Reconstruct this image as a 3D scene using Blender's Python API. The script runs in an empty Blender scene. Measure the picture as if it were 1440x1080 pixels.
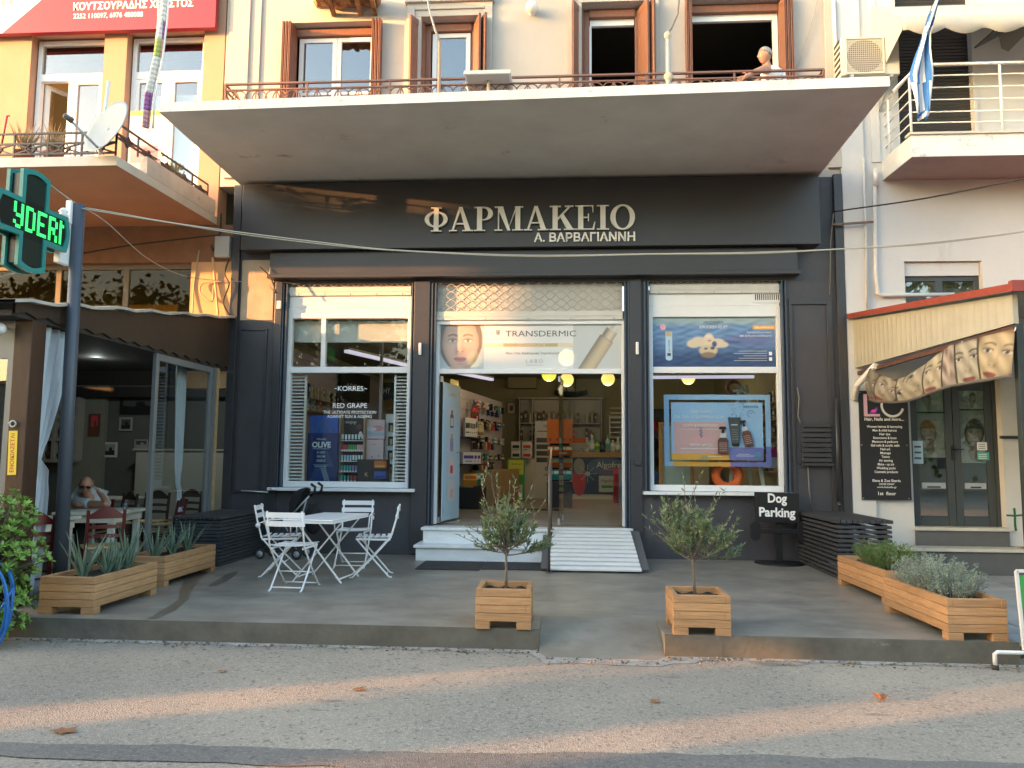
import bpy, math, random
from mathutils import Vector, Matrix
S = bpy.context.scene
COL = S.collection
rnd = random.Random(11)
rad = math.radians

# ------------------------------------------------------------------ camera, sky, sun, exposure
CAM_F, PITCH, YAW, ROLL = 1100.0, rad(5.4), rad(3.9), rad(-0.45)
CAM = Vector((0, -11.311, 1.40))
_f = Vector((-math.sin(YAW)*math.cos(PITCH), math.cos(YAW)*math.cos(PITCH), math.sin(PITCH)))
_r0 = Vector((math.cos(YAW), math.sin(YAW), 0))
_u0 = _r0.cross(_f)
_r = _r0*math.cos(ROLL) - _u0*math.sin(ROLL)
_u = _r.cross(_f)
cd = bpy.data.cameras.new('camera')
cam = bpy.data.objects.new('camera', cd)
COL.objects.link(cam)
cd.sensor_width = 36.0
cd.lens = 36.0*CAM_F/1440
cd.clip_start = 0.05
cd.clip_end = 2000
cam.matrix_world = Matrix(((_r.x, _u.x, -_f.x, CAM.x), (_r.y, _u.y, -_f.y, CAM.y), (_r.z, _u.z, -_f.z, CAM.z), (0, 0, 0, 1)))
S.camera = cam

SUN_EL, SUN_AZ = rad(6.5), rad(-22)     # light travels towards +x and +y: azimuth is the heading of the light against +x
sun_to = Vector((-math.cos(SUN_EL)*math.cos(SUN_AZ), math.cos(SUN_EL)*math.sin(SUN_AZ), math.sin(SUN_EL)))
w = bpy.data.worlds.new('World')
S.world = w
w.use_nodes = True
wn = w.node_tree
sky = wn.nodes.new('ShaderNodeTexSky')
sky.sky_type = 'NISHITA'
sky.sun_disc = False
sky.sun_elevation = SUN_EL
sky.sun_rotation = math.atan2(sun_to.x, sun_to.y)
sky.air_density = 1.0
sky.dust_density = 2.5
sky.ozone_density = 1.0
bg = wn.nodes['Background']
bg.inputs[1].default_value = 0.15
wn.links.new(sky.outputs[0], bg.inputs[0])
sd = bpy.data.lights.new('sun', 'SUN')
sd.energy = 2.1
sd.angle = rad(0.5)
sd.color = (1.0, 0.44, 0.14)
sun = bpy.data.objects.new('sun', sd)
COL.objects.link(sun)
sun.rotation_euler = (-sun_to).to_track_quat('-Z', 'Y').to_euler()
sun.location = (-30, -20, 20)
S.view_settings.view_transform = 'Standard'
S.view_settings.look = 'None'
S.view_settings.gamma = 1
S.view_settings.exposure = 3.3
S.cycles.max_bounces = 7
S.cycles.diffuse_bounces = 4
S.cycles.glossy_bounces = 3
S.cycles.transparent_max_bounces = 12
S.cycles.caustics_reflective = False
S.cycles.caustics_refractive = False
S.cycles.sample_clamp_indirect = 6
S.cycles.use_denoising = True

# ------------------------------------------------------------------ helpers
def ray(px, py):
    return _f*CAM_F + _r*(px-720) + _u*(540-py)
def aY(px, py, Y):
    d = ray(px, py); return CAM + d*((Y-CAM.y)/d.y)
def aZ(px, py, Z):
    d = ray(px, py); return CAM + d*((Z-CAM.z)/d.z)
def aX(px, py, X):
    d = ray(px, py); return CAM + d*((X-CAM.x)/d.x)

MATS = {}
def mat(name, col, rough=.6, metal=0, var=.0, scale=6, bump=0, bscale=60, island=0, stretch=None, stain=None, spec=.5, emit=None, estr=0, trans=0, local=False, coat=0):
    if name in MATS: return MATS[name]
    m = bpy.data.materials.new(name); MATS[name] = m
    m.use_nodes = True
    nt = m.node_tree; N = nt.nodes; L = nt.links
    b = N['Principled BSDF']
    c = tuple(col)+(1,)
    b.inputs['Base Color'].default_value = c
    b.inputs['Roughness'].default_value = rough
    b.inputs['Metallic'].default_value = metal
    b.inputs['Specular IOR Level'].default_value = spec
    if coat: b.inputs['Coat Weight'].default_value = coat
    if emit:
        b.inputs['Emission Color'].default_value = tuple(emit)+(1,)
        b.inputs['Emission Strength'].default_value = estr
    if trans:
        b.inputs['Alpha'].default_value = 1-trans
    vec = None
    if var or bump or stain:
        if local:
            g = N.new('ShaderNodeTexCoord'); vec = g.outputs['Object']
        else:
            g = N.new('ShaderNodeNewGeometry'); vec = g.outputs['Position']
        if stretch:
            mp = N.new('ShaderNodeMapping'); mp.inputs['Scale'].default_value = stretch
            L.new(vec, mp.inputs[0]); svec = mp.outputs[0]
        else: svec = vec
    out = None
    if var:
        n = N.new('ShaderNodeTexNoise'); n.inputs['Scale'].default_value = scale; n.inputs['Detail'].default_value = 6
        n.inputs['Roughness'].default_value = .62
        L.new(svec, n.inputs['Vector'])
        r = N.new('ShaderNodeMapRange'); r.inputs['From Min'].default_value = .3; r.inputs['From Max'].default_value = .7
        r.inputs['To Min'].default_value = 1-var; r.inputs['To Max'].default_value = 1+var
        L.new(n.outputs[0], r.inputs[0])
        v = N.new('ShaderNodeMix'); v.data_type = 'RGBA'; v.blend_type = 'MULTIPLY'; v.inputs[0].default_value = 1
        v.inputs[6].default_value = c
        cb = N.new('ShaderNodeCombineXYZ')
        for k in range(3): L.new(r.outputs[0], cb.inputs[k])
        L.new(cb.outputs[0], v.inputs[7]); out = v.outputs[2]
    if island:
        g2 = N.new('ShaderNodeNewGeometry')
        r = N.new('ShaderNodeMapRange'); r.inputs['To Min'].default_value = 1-island; r.inputs['To Max'].default_value = 1+island
        L.new(g2.outputs['Random Per Island'], r.inputs[0])
        v = N.new('ShaderNodeMix'); v.data_type = 'RGBA'; v.blend_type = 'MULTIPLY'; v.inputs[0].default_value = 1
        if out: L.new(out, v.inputs[6])
        else: v.inputs[6].default_value = c
        cb = N.new('ShaderNodeCombineXYZ')
        for k in range(3): L.new(r.outputs[0], cb.inputs[k])
        L.new(cb.outputs[0], v.inputs[7]); out = v.outputs[2]
    if stain:   # (colour, scale, threshold, softness, stretch)
        sc, ss, th, sf, st = stain
        mp = N.new('ShaderNodeMapping'); mp.inputs['Scale'].default_value = st
        L.new(vec, mp.inputs[0])
        n = N.new('ShaderNodeTexNoise'); n.inputs['Scale'].default_value = ss; n.inputs['Detail'].default_value = 8; n.inputs['Roughness'].default_value = .7
        L.new(mp.outputs[0], n.inputs['Vector'])
        r = N.new('ShaderNodeMapRange'); r.inputs['From Min'].default_value = th; r.inputs['From Max'].default_value = th+sf
        L.new(n.outputs[0], r.inputs[0])
        v = N.new('ShaderNodeMix'); v.data_type = 'RGBA'
        if out: L.new(out, v.inputs[6])
        else: v.inputs[6].default_value = c
        v.inputs[7].default_value = tuple(sc)+(1,)
        L.new(r.outputs[0], v.inputs[0]); out = v.outputs[2]
    if out: L.new(out, b.inputs['Base Color'])
    if bump:
        n = N.new('ShaderNodeTexNoise'); n.inputs['Scale'].default_value = bscale; n.inputs['Detail'].default_value = 5
        L.new(svec, n.inputs['Vector'])
        bp = N.new('ShaderNodeBump'); bp.inputs['Strength'].default_value = bump; bp.inputs['Distance'].default_value = .01
        L.new(n.outputs[0], bp.inputs['Height']); L.new(bp.outputs[0], b.inputs['Normal'])
    return m

def glass(name, tint=(.9, .95, .95), refl=.06):
    if name in MATS: return MATS[name]
    m = bpy.data.materials.new(name); MATS[name] = m
    m.use_nodes = True; nt = m.node_tree; N = nt.nodes; L = nt.links
    N.remove(N['Principled BSDF'])
    t = N.new('ShaderNodeBsdfTransparent'); t.inputs[0].default_value = tuple(tint)+(1,)
    g = N.new('ShaderNodeBsdfGlossy'); g.inputs['Roughness'].default_value = .01
    lw = N.new('ShaderNodeLayerWeight'); lw.inputs[0].default_value = .5
    p = N.new('ShaderNodeMath'); p.operation = 'POWER'; p.inputs[1].default_value = 4
    ma = N.new('ShaderNodeMath'); ma.operation = 'MULTIPLY_ADD'; ma.inputs[1].default_value = .9; ma.inputs[2].default_value = refl
    mx = N.new('ShaderNodeMixShader')
    L.new(lw.outputs['Facing'], p.inputs[0]); L.new(p.outputs[0], ma.inputs[0]); L.new(ma.outputs[0], mx.inputs[0])
    L.new(t.outputs[0], mx.inputs[1]); L.new(g.outputs[0], mx.inputs[2])
    L.new(mx.outputs[0], N['Material Output'].inputs[0])
    return m

def wpos(o):
    p = Vector((0, 0, 0))
    while o is not None:
        p += o.location; o = o.parent
    return p

class MB:
    def __init__(s): s.v = []; s.f = []; s.mi = []; s.sm = []; s.mats = []; s.c = 0
    def m(s, m):
        if m not in s.mats: s.mats.append(m)
        s.c = s.mats.index(m); return s
    def add(s, vs, fs, smooth=False):
        k = len(s.v); s.v += [Vector(v) for v in vs]
        for f in fs: s.f.append([i+k for i in f]); s.mi.append(s.c); s.sm.append(smooth)
        return s
    def box(s, x0, x1, y0, y1, z0, z1):
        if x0 > x1: x0, x1 = x1, x0
        if y0 > y1: y0, y1 = y1, y0
        if z0 > z1: z0, z1 = z1, z0
        return s.add([(x0,y0,z0),(x1,y0,z0),(x1,y1,z0),(x0,y1,z0),(x0,y0,z1),(x1,y0,z1),(x1,y1,z1),(x0,y1,z1)],
            [(3,2,1,0),(4,5,6,7),(0,1,5,4),(1,2,6,5),(2,3,7,6),(3,0,4,7)])
    def obox(s, c, h, ex, ey, ez):
        c = Vector(c); ex = Vector(ex)*h[0]; ey = Vector(ey)*h[1]; ez = Vector(ez)*h[2]
        vs = [c+a*ex+b*ey+d*ez for d in (-1, 1) for a, b in ((-1,-1),(1,-1),(1,1),(-1,1))]
        return s.add(vs, [(3,2,1,0),(4,5,6,7),(0,1,5,4),(1,2,6,5),(2,3,7,6),(3,0,4,7)])
    def bar(s, p, q, wd, ht, up=(0, 0, 1)):
        p = Vector(p); q = Vector(q); z = (q-p); l = z.length; z.normalize()
        x = Vector(up).cross(z)
        if x.length < 1e-4: x = Vector((1, 0, 0)).cross(z)
        x.normalize(); y = z.cross(x)
        return s.obox((p+q)/2, (wd/2, ht/2, l/2), x, y, z)
    def tube(s, pts, r, n=6, cap=True):
        pts = [Vector(p) for p in pts]; rs = r if isinstance(r, (list, tuple)) else [r]*len(pts)
        t0 = (pts[1]-pts[0]).normalized()
        x = Vector((0, 0, 1)).cross(t0)
        if x.length < .05: x = Vector((1, 0, 0)).cross(t0)
        x.normalize(); vs = []; fs = []
        for i, p in enumerate(pts):
            t = (pts[min(i+1, len(pts)-1)]-pts[max(i-1, 0)])
            if t.length < 1e-9: t = t0
            t.normalize()
            x = x - t*x.dot(t)
            if x.length < 1e-6: x = Vector((1, 0, 0)).cross(t)
            x.normalize(); y = t.cross(x)
            for k in range(n):
                a = 2*math.pi*k/n; vs.append(p+(x*math.cos(a)+y*math.sin(a))*rs[i])
        for i in range(len(pts)-1):
            for k in range(n):
                k2 = (k+1) % n; fs.append((i*n+k, i*n+k2, (i+1)*n+k2, (i+1)*n+k))
        s.add(vs, fs, True)
        if cap:
            k0 = len(s.v)-len(vs)
            s.f.append([k0+k for k in range(n)][::-1]); s.mi.append(s.c); s.sm.append(False)
            s.f.append([k0+(len(pts)-1)*n+k for k in range(n)]); s.mi.append(s.c); s.sm.append(False)
        return s
    def lathe(s, c, prof, n=16, ax=(0, 0, 1), smooth=True):
        c = Vector(c); z = Vector(ax).normalized(); x = Vector((0, 1, 0)).cross(z)
        if x.length < .05: x = Vector((1, 0, 0)).cross(z)
        x.normalize(); y = z.cross(x); vs = []; fs = []
        for r, h in prof:
            for k in range(n):
                a = 2*math.pi*k/n; vs.append(c+z*h+(x*math.cos(a)+y*math.sin(a))*max(r, 1e-4))
        for i in range(len(prof)-1):
            for k in range(n):
                k2 = (k+1) % n; fs.append((i*n+k, i*n+k2, (i+1)*n+k2, (i+1)*n+k))
        return s.add(vs, fs, smooth)
    def sphere(s, c, r, sc=(1, 1, 1), n=14):
        c = Vector(c); vs = []; fs = []; m_ = n//2
        for i in range(m_+1):
            t = math.pi*i/m_
            for k in range(n):
                a = 2*math.pi*k/n
                vs.append((c.x+r*sc[0]*math.sin(t)*math.cos(a), c.y+r*sc[1]*math.sin(t)*math.sin(a), c.z-r*sc[2]*math.cos(t)))
        for i in range(m_):
            for k in range(n):
                k2 = (k+1) % n; fs.append((i*n+k, i*n+k2, (i+1)*n+k2, (i+1)*n+k))
        return s.add(vs, fs, True)
    def torus(s, c, R_, r, ax=(0, 0, 1), n=28, m_=10, sc=(1, 1)):
        c = Vector(c); z = Vector(ax).normalized(); x = Vector((0, 1, 0)).cross(z)
        if x.length < .05: x = Vector((1, 0, 0))
        x.normalize(); y = z.cross(x); vs = []; fs = []
        for i in range(n):
            a = 2*math.pi*i/n; d = x*math.cos(a)*sc[0]+y*math.sin(a)*sc[1]
            for k in range(m_):
                b = 2*math.pi*k/m_; vs.append(c+d*(R_+r*math.cos(b))+z*r*math.sin(b))
        for i in range(n):
            for k in range(m_):
                fs.append((i*m_+k, ((i+1) % n)*m_+k, ((i+1) % n)*m_+(k+1) % m_, i*m_+(k+1) % m_))
        return s.add(vs, fs, True)
    def prism(s, poly, o, ex, ey, d):
        o = Vector(o); ex = Vector(ex); ey = Vector(ey); nz = ex.cross(ey).normalized()
        n = len(poly); a = [o+ex*p[0]+ey*p[1] for p in poly]
        if d == 0: return s.add(a, [tuple(range(n))])
        return s.add(a+[p+nz*d for p in a], [tuple(range(n))[::-1], tuple(range(n, 2*n))]+[(i, (i+1) % n, n+(i+1) % n, n+i) for i in range(n)])
    def grid(s, fn, nu, nv, smooth=True):
        vs = [fn(i/nu, j/nv) for i in range(nu+1) for j in range(nv+1)]
        return s.add(vs, [(i*(nv+1)+j, (i+1)*(nv+1)+j, (i+1)*(nv+1)+j+1, i*(nv+1)+j+1) for i in range(nu) for j in range(nv)], smooth)
    def mesh(s, me, fn):
        return s.add([fn(v.co) for v in me.vertices], [tuple(p.vertices) for p in me.polygons])
    def build(s, name, mt=None, parent=None, bevel=0, seg=2, solid=0):
        if not s.v: return None
        off = wpos(parent) if parent is not None else None
        if parent is None:
            lo = [min(v[k] for v in s.v) for k in range(3)]; hi = [max(v[k] for v in s.v) for k in range(3)]
            off = Vector(((lo[0]+hi[0])/2, (lo[1]+hi[1])/2, lo[2]))
        me = bpy.data.meshes.new(name)
        me.from_pydata([v-off for v in s.v], [], s.f)
        ms = s.mats if s.mats else [mt]
        for q in ms: me.materials.append(q)
        me.polygons.foreach_set('material_index', s.mi); me.polygons.foreach_set('use_smooth', s.sm)
        me.update()
        o = bpy.data.objects.new(name, me); COL.objects.link(o)
        if parent is not None: o.parent = parent
        else: o.location = off
        if solid:
            q = o.modifiers.new('thickness', 'SOLIDIFY'); q.thickness = solid; q.offset = 0
        if bevel:
            q = o.modifiers.new('bevel', 'BEVEL'); q.width = bevel; q.segments = seg; q.limit_method = 'ANGLE'; q.angle_limit = rad(50)
        return o

def tag(o, label, cat, group=None, kind=None):
    o['label'] = label; o['category'] = cat
    if group: o['group'] = group
    if kind: o['kind'] = kind
    return o
def thing(name, label, cat, loc=(0, 0, 0), group=None):
    o = bpy.data.objects.new(name, None); COL.objects.link(o)
    o.location = loc; o.empty_display_size = .2
    return tag(o, label, cat, group)
def struct(o):
    o['kind'] = 'structure'; return o
def children(o): return [c for c in COL.objects if c.parent == o]
def copy_tree(o, loc, rz=0, label=None, group=None, parent=None):
    c = o.copy(); COL.objects.link(c)
    if parent is not None: c.parent = parent
    else:
        c.location = loc; c.rotation_euler = (0, 0, rz)
        if label: c['label'] = label
        if group: c['group'] = group
    for ch in children(o): copy_tree(ch, None, parent=c)
    return c

# flat printed graphics: layers 0.6 mm apart on a board
EXF, EYF = Vector((1, 0, 0)), Vector((0, 0, 1))       # facing the street (-y)
_tc = {}
def text_mesh(body, bold=0.0, ext=0.0, shear=0.0, spacing=1.0):
    k = (body, bold, ext, shear, spacing)
    if k in _tc: return _tc[k]
    c = bpy.data.curves.new('text', 'FONT'); c.body = body; c.size = 1; c.offset = bold; c.extrude = ext; c.shear = shear
    c.space_character = spacing; c.resolution_u = 3
    o = bpy.data.objects.new('text', c); COL.objects.link(o)
    dg = bpy.context.evaluated_depsgraph_get()
    me = bpy.data.meshes.new_from_object(o.evaluated_get(dg))
    COL.objects.unlink(o); bpy.data.objects.remove(o)
    _tc[k] = me; return me
class Canvas(MB):
    """a flat print: u,v in metres from the origin, n = ex x ey towards the reader"""
    def __init__(s, o, ex=EXF, ey=EYF, th=.01, lay=.0006):
        super().__init__(); s.o = Vector(o); s.ex = Vector(ex).normalized(); s.ey = Vector(ey).normalized(); s.n = s.ex.cross(s.ey).normalized(); s.k = 0; s.lay = lay; s.th = th
    def P(s, u, v): return s.o+s.ex*u+s.ey*v+s.n*(s.k*s.lay)
    def board(s, u0, v0, u1, v1, mt, th=None):
        th = th or s.th; s.m(mt)
        s.prism([(u0,v0),(u1,v0),(u1,v1),(u0,v1)], s.o-s.n*th, s.ex, s.ey, th); s.k = 1; return s
    def poly(s, pts, mt):
        s.m(mt); s.add([s.P(*p) for p in pts], [tuple(range(len(pts)))]); s.k += 1; return s
    def rect(s, u0, v0, u1, v1, mt): return s.poly([(u0,v0),(u1,v0),(u1,v1),(u0,v1)], mt)
    def ell(s, u, v, ru, rv, mt, n=20, rot=0, a0=0, a1=2*math.pi):
        pts = []
        for i in range(n if a1-a0 > 6.28 else n+1):
            a = a0+(a1-a0)*i/n; x, y = ru*math.cos(a), rv*math.sin(a)
            pts.append((u+x*math.cos(rot)-y*math.sin(rot), v+x*math.sin(rot)+y*math.cos(rot)))
        return s.poly(pts, mt)
    def line(s, pts, wd, mt):
        s.m(mt)
        for a, b in zip(pts, pts[1:]):
            a = Vector(a); b = Vector(b); d = (b-a)
            if d.length < 1e-6: continue
            nn = Vector((-d.y, d.x)).normalized()*wd/2
            s.add([s.P(*(a+nn*-1)), s.P(*(b-nn)), s.P(*(b+nn)), s.P(*(a+nn))], [(0, 1, 2, 3)])
        s.k += 1; return s
    def text(s, body, u, v, size, mt, align='c', width=None, bold=0, shear=0, rot=0, ext=0, spacing=1):
        me = text_mesh(body, bold, ext, shear, spacing)
        if not len(me.vertices): return s
        x0 = min(q.co.x for q in me.vertices); x1 = max(q.co.x for q in me.vertices)
        sx = size if width is None else width/(x1-x0)
        ox = {'c': (x0+x1)/2, 'l': x0, 'r': x1}[align]
        cr, sr = math.cos(rot), math.sin(rot); s.m(mt)
        def fn(q):
            a, b = (q.x-ox)*sx, q.y*size
            return s.P(u+a*cr-b*sr, v+a*sr+b*cr)+s.n*(q.z*size+ext*size)
        s.mesh(me, fn); s.k += 1; return s

import numpy as np
def sm(a, b, x): t = np.clip((x-a)/(b-a), 0, 1); return t*t*(3-2*t)
def raster(name, parent, pos, nx, ny, fn, film=''):
    """a printed picture: a fine grid whose vertex colours hold the print"""
    uv = [(i/nx, j/ny) for i in range(nx+1) for j in range(ny+1)]; b = MB()
    b.add([pos(u, v) for u, v in uv], [(i*(ny+1)+j, (i+1)*(ny+1)+j, (i+1)*(ny+1)+j+1, i*(ny+1)+j+1) for i in range(nx) for j in range(ny)])
    m = MATS.get('printed_photo'+film)
    if m is None:
        m = mat('printed_photo'+film, (.5, .5, .5), .42, trans=.38 if film else 0); at = m.node_tree.nodes.new('ShaderNodeAttribute'); at.attribute_name = 'Col'; m.node_tree.links.new(at.outputs['Color'], m.node_tree.nodes['Principled BSDF'].inputs['Base Color'])
    o = b.build(name, m, parent); A_ = np.array(uv); c = np.clip(fn(A_[:, 0], A_[:, 1]), 0, 1); ca = o.data.color_attributes.new('Col', 'FLOAT_COLOR', 'POINT')
    ca.data.foreach_set('color', np.concatenate([c, np.ones((len(c), 1))], 1).ravel().astype(np.float32)); return o
def over(c, m, col): m = np.clip(m, 0, 1)[:, None]; return c*(1-m)+np.array(col)[None, :]*m
def em(x, y, cx, cy, rx, ry, e=.25): return 1-sm(1-e, 1+e, ((x-cx)/rx)**2+((y-cy)/ry)**2)
def portrait(x, y, bg, skin, hair, lips=(.45, .13, .13), top=.74, side=.5):
    """x, y in face widths and heights from the middle of a face"""
    c = np.tile(np.array(bg, float), (len(x), 1))
    c = over(c, em(x, y, 0, .16, .75, 1.04, .06), hair); c = over(c, em(x, y, 0, -1.15, .40, .75, .15), tuple(k*.72 for k in skin))
    jw = .66*(1-.30*np.clip(-y-.05, 0, 1)); d = (x/jw)**2+((y-.02)/.93)**2; f = 1-sm(.93, 1.05, d)
    sh = 1-.42*np.clip(d, 0, 1)**2.5-.16*side*np.clip(x, 0, 1); hl = .10*np.exp(-((x+.18)/.3)**2-((y-.1)/.5)**2)
    c = over(c, f, (0, 0, 0))+f[:, None]*np.array(skin)[None, :]*(sh+hl)[:, None]
    for s_ in (-1, 1):
        ex, ey = s_*.27, .13; k = np.exp(-((x-ex)/.17)**2-((y-ey-.03)/.10)**2)*.45; c = c*(1-k*f)[:, None]
        c = over(c, em(x, y, ex, ey, .135, .055, .3), (.66, .64, .62)); c = over(c, em(x, y, ex, ey+.005, .052, .054, .3), (.12, .12, .12)); c = over(c, em(x, y, ex, ey, .022, .022, .4), (.01, .01, .01))
        lid = np.exp(-((y-ey-.055+.5*(x-ex)**2*2)/.016)**2)*(np.abs(x-ex) < .16)*.85; c = over(c, lid, (.05, .03, .025))
        br = np.exp(-((y-.29-.05*np.cos((x-ex)*9))/.030)**2)*(1-sm(.15, .20, np.abs(x-ex))); c = over(c, br*.9, tuple(k2*.5 for k2 in hair))
        c = over(c, em(x, y, s_*.075, -.235, .035, .020, .5)*.8, tuple(k2*.35 for k2 in skin)); c = c*(1-.22*np.exp(-((x-s_*.13)/.05)**2-((y+.19)/.09)**2))[:, None]
    c = c*(1-.16*np.exp(-((x-.075)/.04)**2-((y+.02)/.22)**2))[:, None]; c = c*(1-.25*np.exp(-(x/.16)**2-((y+.29)/.035)**2))[:, None]
    up = em(x, y, 0, -.475, .225, .055, .3)*(y > -.49); lo = em(x, y, 0, -.50, .20, .085, .3)*(y <= -.49); c = over(c, np.maximum(up, lo), lips); c = over(c, np.exp(-((y+.488)/.012)**2)*(np.abs(x) < .21)*.7, tuple(k2*.3 for k2 in lips)); c = c*(1-.22*np.exp(-(x/.15)**2-((y+.65)/.05)**2))[:, None]
    hm = sm(top-.06, top+.06, y+.20*x*x)+sm(.60, .66, np.abs(x)-.03*np.cos(y*3))*(y > -.15)*(1-f); c = over(c, np.clip(hm, 0, 1)*em(x, y, 0, .16, .77, 1.04, .06), tuple(np.array(hair)*1.0)); return c
def skin(name, joints, edges, radii, mt, parent, sub=2, extra=None):
    """one continuous surface grown round a skeleton"""
    me = bpy.data.meshes.new(name); off = wpos(parent)
    me.from_pydata([Vector(j)-off for j in joints], edges, [])
    o = bpy.data.objects.new(name, me); COL.objects.link(o)
    o.modifiers.new('skin', 'SKIN'); sb = o.modifiers.new('sub', 'SUBSURF'); sb.levels = sub; sb.render_levels = sub
    sk = me.skin_vertices[0].data if me.skin_vertices else None
    if sk is None:
        bpy.context.view_layer.objects.active = o
        me.skin_vertices.new() if hasattr(me.skin_vertices, 'new') else None
        sk = me.skin_vertices[0].data
    for i, r in enumerate(radii):
        sk[i].radius = (r, r) if not isinstance(r, tuple) else r
        sk[i].use_root = (i == 0)
    dg = bpy.context.evaluated_depsgraph_get()
    m2 = bpy.data.meshes.new_from_object(o.evaluated_get(dg))
    o.modifiers.clear()
    if extra is not None:
        vs = [v.co.copy() for v in m2.vertices]; fs = [tuple(p.vertices) for p in m2.polygons]; k = len(vs)
        m2 = bpy.data.meshes.new(name); m2.from_pydata(vs+[v-off for v in extra.v], [], fs+[tuple(i+k for i in f) for f in extra.f])
    o.data = m2; m2.name = name
    m2.materials.clear(); m2.materials.append(mt)
    for p in m2.polygons: p.use_smooth = True; p.material_index = 0
    o.parent = parent
    return o
# ------------------------------------------------------------------ materials
DARK = mat('anthracite_paint', (.050, .049, .055), .55, var=.14, scale=3, bump=.2, bscale=40, stain=((.090, .087, .083), 3.2, .61, .12, (2.2, 1, .5)))
DARKM = mat('anthracite_metal', (.038, .038, .043), .38, var=.06, scale=4)
SIGNP = mat('fascia_panel', (.038, .036, .038), .36, var=.08, scale=2)
RAILB = mat('blue_grey_steel', (.05, .065, .09), .4)
WHITE = mat('white_paint', (.76, .77, .76), .45, var=.04, scale=8)
PVC = mat('white_frame', (.70, .72, .73), .35, var=.03, scale=5)
MARBLE = mat('white_marble', (.72, .73, .72), .4, var=.10, scale=3, stretch=(1, 1, 4), stain=((.5, .52, .53), 4, .58, .15, (1, 1, 2)))
SLABW = mat('balcony_edge_plaster', (.60, .61, .60), .75, var=.10, scale=3, bump=.25, bscale=30, stain=((.36, .35, .33), 5, .60, .10, (1, 1, 1.5)))
SOFF = mat('balcony_soffit', (.66, .645, .59), .8, var=.10, scale=1.2, bump=.12, bscale=20, stain=((.24, .20, .17), 1.9, .63, .09, (.7, 1, 1)))
WALLW = mat('cream_plaster', (.43, .39, .345), .85, var=.06, scale=1.5, bump=.25, bscale=25, stain=((.35, .29, .22), 1.6, .62, .12, (1.3, 1, .45)))
WALLR = mat('white_plaster', (.58, .575, .56), .85, var=.05, scale=1.2, bump=.2, bscale=25, stain=((.46, .42, .37), 1.1, .62, .14, (1.4, 1, .35)))
YELLOW = mat('yellow_plaster', (.42, .25, .16), .85, var=.07, scale=1.5, bump=.2, bscale=25)
CREAMT = mat('cream_trim', (.72, .64, .48), .7, var=.05)
TERRA = mat('terracotta_soffit', (.40, .20, .11), .8, var=.12, scale=1.3, bump=.1, bscale=20)
SHUTW = mat('brown_shutter_paint', (.21, .09, .052), .5, var=.16, scale=12, stretch=(3, 3, .5), bump=.1, bscale=60)
IRONB = mat('brown_iron', (.17, .085, .06), .5)
GALV = mat('galvanised_steel', (.42, .43, .44), .45, .55, var=.08, scale=8)
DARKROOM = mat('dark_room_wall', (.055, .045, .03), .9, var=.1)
GLASS = glass('window_glass', (.80, .84, .84), .17)
SHOPG = glass('shop_glass', (.93, .96, .96), .026)
TINTG = glass('transom_glass', (.60, .58, .44), .012)
ASPH = None
CONC = mat('polished_concrete', (.225, .208, .172), .42, var=.26, scale=2.2, stretch=(1, 1.35, 1), bump=.08, bscale=30, stain=((.150, .140, .118), 1.5, .50, .18, (1, 1.3, 1)))
KERB = mat('kerb_concrete', (.105, .10, .082), .85, var=.30, scale=3, bump=.6, bscale=22, stain=((.24, .225, .19), 2.6, .64, .08, (1, 1, 2)))
WOODP = mat('pine_planks', (.40, .225, .105), .6, var=.28, scale=5, stretch=(1.2, 1.2, 22), island=.20, bump=.12, bscale=8, local=True, stain=((.20, .10, .045), 6, .64, .10, (1, 1, 2.2)))
SOIL = mat('potting_soil', (.02, .016, .012), .95, var=.4, scale=60, bump=.8, bscale=70)
SLATD = mat('dark_slat_paint', (.036, .038, .043), .6, var=.2, scale=6, stretch=(1, 1, 8), island=.18)
BWHITE = mat('white_enamel', (.80, .80, .80), .3)
BLACK = mat('black_paint', (.008, .008, .009), .45)
BLACKF = mat('black_fabric', (.012, .012, .013), .9, var=.3, scale=20)
RUBBER = mat('dark_rubber', (.028, .028, .029), .9, var=.2, scale=30, bump=.6, bscale=120)
SIGNMET = mat('brushed_letter_metal', (.70, .68, .62), .45, .35, var=.05)
LETW = mat('white_letter', (.80, .80, .78), .5)
MESHM = mat('shutter_lattice', (.46, .45, .42), .5, .2)
SHUTP = mat('shutter_sheet', (.52, .53, .50), .5, var=.05, scale=6)
INWALL = mat('shop_wall_paint', (.40, .37, .22), .85, var=.04)
INCEIL = mat('shop_ceiling_paint', (.30, .27, .17), .9)
INFLOOR = mat('shop_floor_boards', (.27, .235, .20), .35, var=.15, scale=4, stretch=(1, 8, 1), island=.1)
LILAC = mat('lilac_slatwall', (.50, .46, .52), .6)
MELA = mat('pale_melamine', (.60, .58, .52), .5)
OAKL = mat('light_oak', (.40, .27, .14), .55, var=.15, scale=6, stretch=(1, 1, 8))
def flat(n, c, r=.5): return mat('print_'+n, c, r)
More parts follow.
